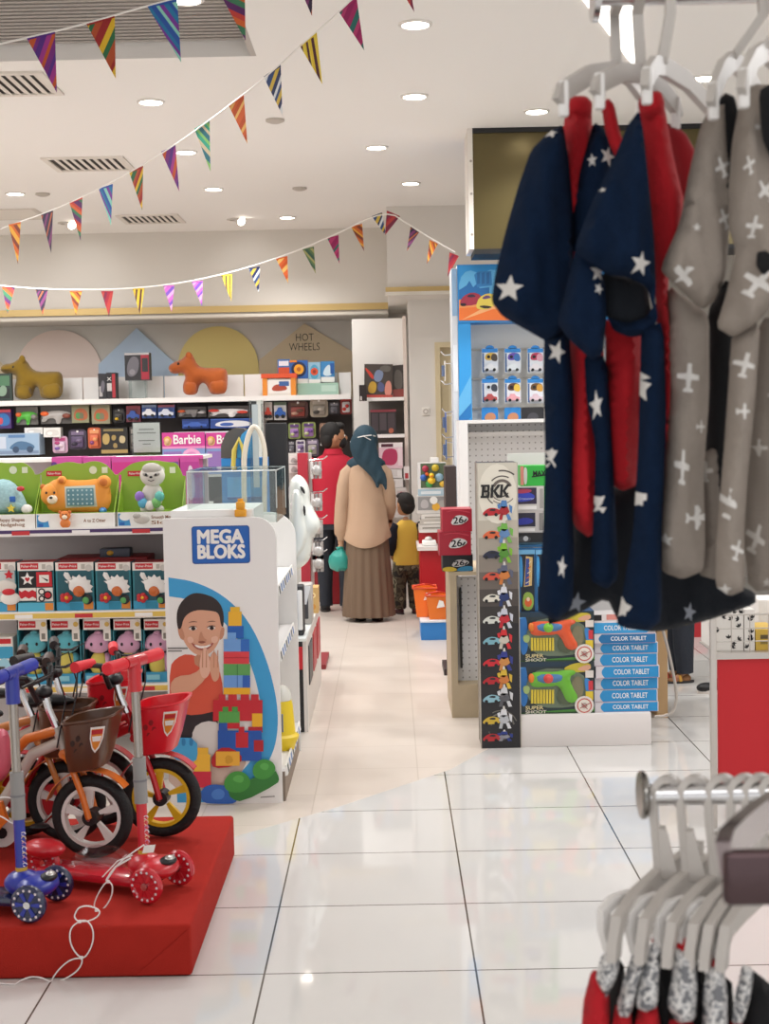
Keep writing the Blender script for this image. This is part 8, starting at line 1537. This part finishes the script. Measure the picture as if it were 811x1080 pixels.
gar(C_, 'shoulder', [(626, 128), (639, 138), (653, 165), (645, 200), (628, 235), (614, 275), (602, 262), (604, 220), (613, 175)], 1.79, .024, NAVY, [(star(638, 168, 11, 15, .8), WPR), (star(622, 172, 8, 0, .6), WPR)], .003)
gar(C_, 'collar', [(634, 112), (641, 103), (648, 110), (654, 140), (662, 160), (652, 172), (645, 158), (638, 138)], 1.75, .014, REDC, (), .001, 5)
gar(C_, 'top', [(638, 330), (676, 325), (682, 420), (672, 512), (656, 518), (641, 508), (639, 420)], 1.79, .025, REDC, (), .005, rk=(.04, .002))
gar(C_, 'trouser_leg', [(616, 372), (640, 376), (646, 470), (650, 560), (652, 610), (640, 622), (622, 612), (626, 540), (628, 470), (618, 420)], 1.77, .022, NAVY, [(star(627, 428, 17, -10, .4), WPR), (star(630, 530, 17, -10, .4), WPR)], .003)
B = outfit('pyjama_set', 'navy star pyjama set with a short sleeve facing the viewer and a red top, right of the navy ones', at(680, 110, 1.70), gn); B['label'] = 'navy star pyjama set with wide short sleeve and red top, right one of the navy'
gar(B, 'sleeve', [(674, 116), (662, 132), (647, 168), (622, 218), (606, 262), (614, 272), (640, 290), (662, 292), (682, 302), (690, 330), (692, 300), (690, 250), (684, 190), (679, 140)], 1.66, .042, NAVY, [(star(671, 281, 13, 8, .9), WPR), (star(633, 203, 3, 0), WPR)], .006)
gar(B, 'sleeve_back', [(608, 258), (598, 300), (587, 340), (600, 358), (624, 380), (636, 374), (640, 335), (638, 300), (632, 278)], 1.70, .03, NAVY, [(star(628, 288, 11, 0, .8), WPR), (star(629, 306, 7, 20, .8), WPR)], .004)
gar(B, 'sleeve_cuff', [(640, 334), (647, 349), (664, 356), (684, 353), (694, 337), (692, 318), (682, 334), (662, 341)], 1.70, .02, NAVY, (), .002)
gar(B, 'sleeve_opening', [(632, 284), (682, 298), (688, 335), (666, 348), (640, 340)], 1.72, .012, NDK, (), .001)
gar(B, 'top', [(674, 112), (680, 99), (696, 99), (701, 112), (709, 160), (722, 215), (714, 262), (704, 300), (707, 350), (708, 420), (700, 500), (694, 500), (696, 400), (688, 250), (679, 150)], 1.72, .03, REDC, (), .005)
gar(B, 'collar', [(673, 108), (679, 96), (697, 96), (701, 108), (700, 124), (686, 128), (675, 122)], 1.70, .026, REDC, (), .001, 5)
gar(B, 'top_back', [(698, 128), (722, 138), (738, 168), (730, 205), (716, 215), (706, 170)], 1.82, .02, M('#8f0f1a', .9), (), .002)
gar(B, 'trouser_leg', [(676, 345), (700, 340), (703, 450), (698, 560), (698, 654), (684, 666), (650, 660), (654, 640), (668, 560), (673, 470), (675, 400)], 1.70, .028, NAVY, [(star(676, 408, 17, 10, .4), WPR), (star(673, 525, 16, 0, .4), WPR), (star(656, 640, 17, 10, .45), WPR)], .004)
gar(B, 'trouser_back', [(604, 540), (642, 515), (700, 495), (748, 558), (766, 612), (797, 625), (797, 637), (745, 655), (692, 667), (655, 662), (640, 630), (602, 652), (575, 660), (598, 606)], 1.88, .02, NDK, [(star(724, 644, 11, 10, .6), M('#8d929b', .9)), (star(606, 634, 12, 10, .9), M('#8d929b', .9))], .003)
gt = 'taupe aeroplane pyjama sets'
D = outfit('pyjama_set', 'taupe pyjama set with white aeroplanes and black lining, left of the two taupe ones', at(760, 110, 1.68), gt)
gar(D, 'sleeve', [(768, 96), (752, 108), (739, 132), (727, 180), (717, 235), (700, 274), (697, 286), (712, 301), (740, 327), (754, 318), (766, 290), (770, 230), (768, 160)], 1.66, .036, TAUP, [(plane(716, 294, 14, 45), WPR), (plane(757, 180, 11, -25, .8), WPR), (plane(759, 234, 11, -25, .7), WPR), (star(730, 243, 5, 0), WPR)], .005)
gar(D, 'lining', [(757, 106), (765, 98), (775, 102), (780, 125), (772, 165), (768, 225), (764, 232), (760, 180), (757, 140)], 1.65, .012, BKC, (), .001, 5)
gar(D, 'inner_layer', [(745, 330), (768, 290), (775, 340), (772, 420), (764, 520), (756, 580), (744, 590), (742, 500), (748, 420)], 1.76, .015, BKC, (), .002)
gar(D, 'trouser_leg', [(704, 300), (735, 322), (748, 332), (748, 420), (742, 500), (744, 575), (742, 602), (720, 611), (700, 604), (694, 590), (700, 500), (706, 420), (702, 360)], 1.72, .026, TAUP, [(plane(722, 399, 15, 5, .8), WPR), (plane(715, 492, 18, 8, .45), WPR), (plane(731, 545, 14, 90, .9), WPR), (plane(735, 450, 7, 90, .8), WPR), (star(699, 568, 7, 0), WPR)], .004)
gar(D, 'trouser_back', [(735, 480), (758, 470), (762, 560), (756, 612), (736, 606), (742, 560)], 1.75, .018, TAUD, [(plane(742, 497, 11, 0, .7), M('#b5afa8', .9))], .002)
E_ = outfit('pyjama_set', 'taupe pyjama set with white aeroplanes at the right edge of the photo', at(800, 100, 1.62), gt)
gar(E_, 'sleeve', [(800, 88), (786, 94), (779, 112), (772, 150), (768, 200), (768, 240), (776, 262), (766, 310), (755, 345), (773, 356), (792, 346), (812, 326), (846, 300), (846, 95)], 1.60, .04, TAUP, [(plane(790, 302, 16, 40), WPR), (plane(788, 243, 11, 10, .7), WPR), (plane(800, 206, 13, -40, .8), WPR), (star(791, 140, 4, 0), WPR), (plane(782, 180, 10, -20, .5), WPR)], .006)
gar(E_, 'lining', [(800, 96), (812, 88), (846, 92), (846, 165), (815, 172), (803, 145)], 1.55, .01, BKC, (), .001)
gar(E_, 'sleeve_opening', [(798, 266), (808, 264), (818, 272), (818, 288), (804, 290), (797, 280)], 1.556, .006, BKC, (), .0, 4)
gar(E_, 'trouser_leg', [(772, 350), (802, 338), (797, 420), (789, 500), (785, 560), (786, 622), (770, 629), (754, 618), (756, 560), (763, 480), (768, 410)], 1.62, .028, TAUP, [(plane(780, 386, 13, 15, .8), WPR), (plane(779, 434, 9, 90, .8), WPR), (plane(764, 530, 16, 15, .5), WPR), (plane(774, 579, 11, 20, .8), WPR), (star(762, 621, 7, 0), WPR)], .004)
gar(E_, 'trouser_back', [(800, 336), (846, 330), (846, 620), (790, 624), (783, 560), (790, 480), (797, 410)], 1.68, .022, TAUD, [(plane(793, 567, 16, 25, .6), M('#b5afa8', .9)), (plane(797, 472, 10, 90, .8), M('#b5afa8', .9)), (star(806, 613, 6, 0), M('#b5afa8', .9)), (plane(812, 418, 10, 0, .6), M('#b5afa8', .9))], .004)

# lower rail: hooked hangers seen from above with patterned tops
gl = 'white plastic hangers on the lower rail'; YL2 = YLo
lows = [(0, 0, 0), (29, 4, -.01), (58, 10, -.02), (81, 13, -.03), (97, 15, -.035), (114, 17, -.04)]
ln = ['leftmost, beside the round rail end', 'second from the left', 'third from the left', 'fourth from the left', 'fifth from the left', 'sixth from the left, at the right edge']
for i, (dx, dy, dY) in enumerate(lows):
    k = .92 if i < 3 else .9; Yh = YLo
    t = thing('clothes_hanger', 'white plastic hanger on the lower rail, ' + ln[i], 'clothes hanger', at(700 + dx, 920 + dy, Yh), gl)
    def w(x, y, o=0): v = at(x + dx, y + dy * (.6 if y > 880 else 1), Yh + o + dY * 0); return v
    side = Vector((.42, .9, 0))
    m = MB(); xx = at(704 + dx, 828, Yh).x; pth = []
    for a in range(-50, 181, 22): pth.append(Vector((xx - .001 + (.0165 * math.cos(R(a))) * .95, YLo + .0165 * math.cos(R(a)) * .35, zl + .0165 * math.sin(R(a)) + .001)))
    e = pth[-1]; n0 = w(695, 925); pth += [e + (n0 - e) * .25 + Vector((-.001, 0, 0)), e + (n0 - e) * .6, n0]; m.ribbon(pth, .013, .0075, side, HG); m.build('hook', t)
    m = MB(); m.prism([n0 + Vector((-.004, -.008, .055)), n0 + Vector((.006, -.008, .055)), n0 + Vector((.02, -.008, 0)), n0 + Vector((-.008, -.008, 0))], HG, (.003, .016, 0)); m.build('neck', t)
    m = MB(); f0 = w(738, 896, .12); m1 = w(668, 950, -.075); m2 = w(652, 972, -.10); m3 = w(647, 1012, -.10); m.ribbon([f0, n0, m1, m2, (m2 + m3) / 2 + Vector((-.001, 0, 0)), m3], .010, .022, (.9, -.42, 0), HG); m.build('arm', t)
    m = MB(); m.ribbon([w(664, 944, -.06), w(646, 950, -.08), w(636, 962, -.09), w(637, 980, -.09), w(643, 1002, -.09)], .009, .011, (.6, -.8, 0), HGW); m.build('clip', t)
    m = MB(); m.ribbon([w(640, 966, -.085), w(650, 978, -.09), w(656, 972, -.095)], .008, .008, (.6, -.8, 0), HGW); m.build('clip_bar', t)
PATT = None
def patt():
    m = M('#a5a4a4', .9).copy(); m.name = 'grey_white_print'; nt = m.node_tree; b = nt.nodes['Principled BSDF']; tc = nt.nodes.new('ShaderNodeTexCoord'); n = nt.nodes.new('ShaderNodeTexNoise'); n.inputs['Scale'].default_value = 120; n.inputs['Detail'].default_value = 1
    r = nt.nodes.new('ShaderNodeValToRGB'); r.color_ramp.interpolation = 'CONSTANT'; e = r.color_ramp.elements; e[0].color = lin('#77787c'); e[1].position = .48; e[1].color = lin('#d6d4d2'); k = e.new(.6); k.color = lin('#96979b'); k = e.new(.68); k.color = lin('#e4e2e0')
    nt.links.new(tc.outputs['Object'], n.inputs['Vector']); nt.links.new(n.outputs['Fac'], r.inputs[0]); nt.links.new(r.outputs[0], b.inputs['Base Color']); return m
PATT = patt(); glo = 'grey patterned tops with red trim on the lower rail'
tops = [
 ([(646, 998), (654, 1008), (652, 1028), (643, 1046), (636, 1058), (628, 1030), (634, 1008)], [(624, 1022), (638, 1026), (644, 1060), (640, 1240), (606, 1240), (614, 1060)], [(649, 1004), (660, 1022), (664, 1240), (636, 1240), (640, 1056)], None, 'small shirt with red sleeve and grey pattern, leftmost on the lower rail'),
 ([(670, 996), (684, 1000), (676, 1030), (668, 1062), (658, 1082), (650, 1062), (660, 1025)], [(646, 1060), (668, 1062), (670, 1240), (640, 1240)], [(666, 1040), (684, 1020), (688, 1240), (664, 1240)], None, 'small grey patterned shirt with a red hem, second on the lower rail'),
 ([(688, 992), (699, 998), (695, 1030), (694, 1060), (682, 1068), (670, 1062), (678, 1020)], [(670, 1062), (696, 1056), (704, 1240), (660, 1240)], [(694, 998), (711, 1008), (714, 1240), (688, 1240), (688, 1050)], [(686, 990), (696, 983), (705, 990), (702, 1000), (690, 1001)], 'small shirt with black back and red collar, third on the lower rail'),
 ([(711, 1000), (733, 1004), (736, 1040), (734, 1076), (716, 1080), (703, 1060), (709, 1030)], [(702, 1076), (734, 1074), (736, 1240), (696, 1240)], [(727, 1010), (746, 1020), (750, 1240), (728, 1240)], [(710, 996), (722, 985), (734, 994), (732, 1007), (713, 1007)], 'small grey patterned shirt with a large red collar, fourth on the lower rail'),
 ([(746, 1020), (763, 1020), (768, 1050), (766, 1240), (740, 1240), (741, 1050)], [(734, 1090), (746, 1088), (746, 1240), (730, 1240)], [(760, 1026), (774, 1038), (778, 1240), (760, 1240)], [(745, 1020), (754, 1010), (766, 1014), (762, 1025)], 'small grey patterned shirt with a thin red collar, fifth on the lower rail'),
 ([(783, 1016), (795, 1022), (792, 1050), (784, 1080), (772, 1080), (775, 1050)], [(768, 1078), (785, 1076), (788, 1240), (762, 1240)], [(790, 1020), (808, 1034), (832, 1056), (836, 1240), (778, 1240), (782, 1075)], None, 'small shirt with a wide black back at the right end of the lower rail')]
for i, (pt, rd, bk, cl, lb) in enumerate(tops):
    Y = 1.46 - .006 * i; t = outfit('kids_shirt', lb, at(pt[0][0], pt[0][1], Y), glo)
    gar(t, 'patterned_sleeve', pt, Y - .02, .018, PATT, (), .002, 6); gar(t, 'red_panel', rd, Y - .01, .02, REDC, (), .002, 8); gar(t, 'black_panel', bk, Y + .012, .014, BKC, (), .002, 8)
    if cl: gar(t, 'red_collar', cl, Y - .012, .012, REDC, (), 0, 4)
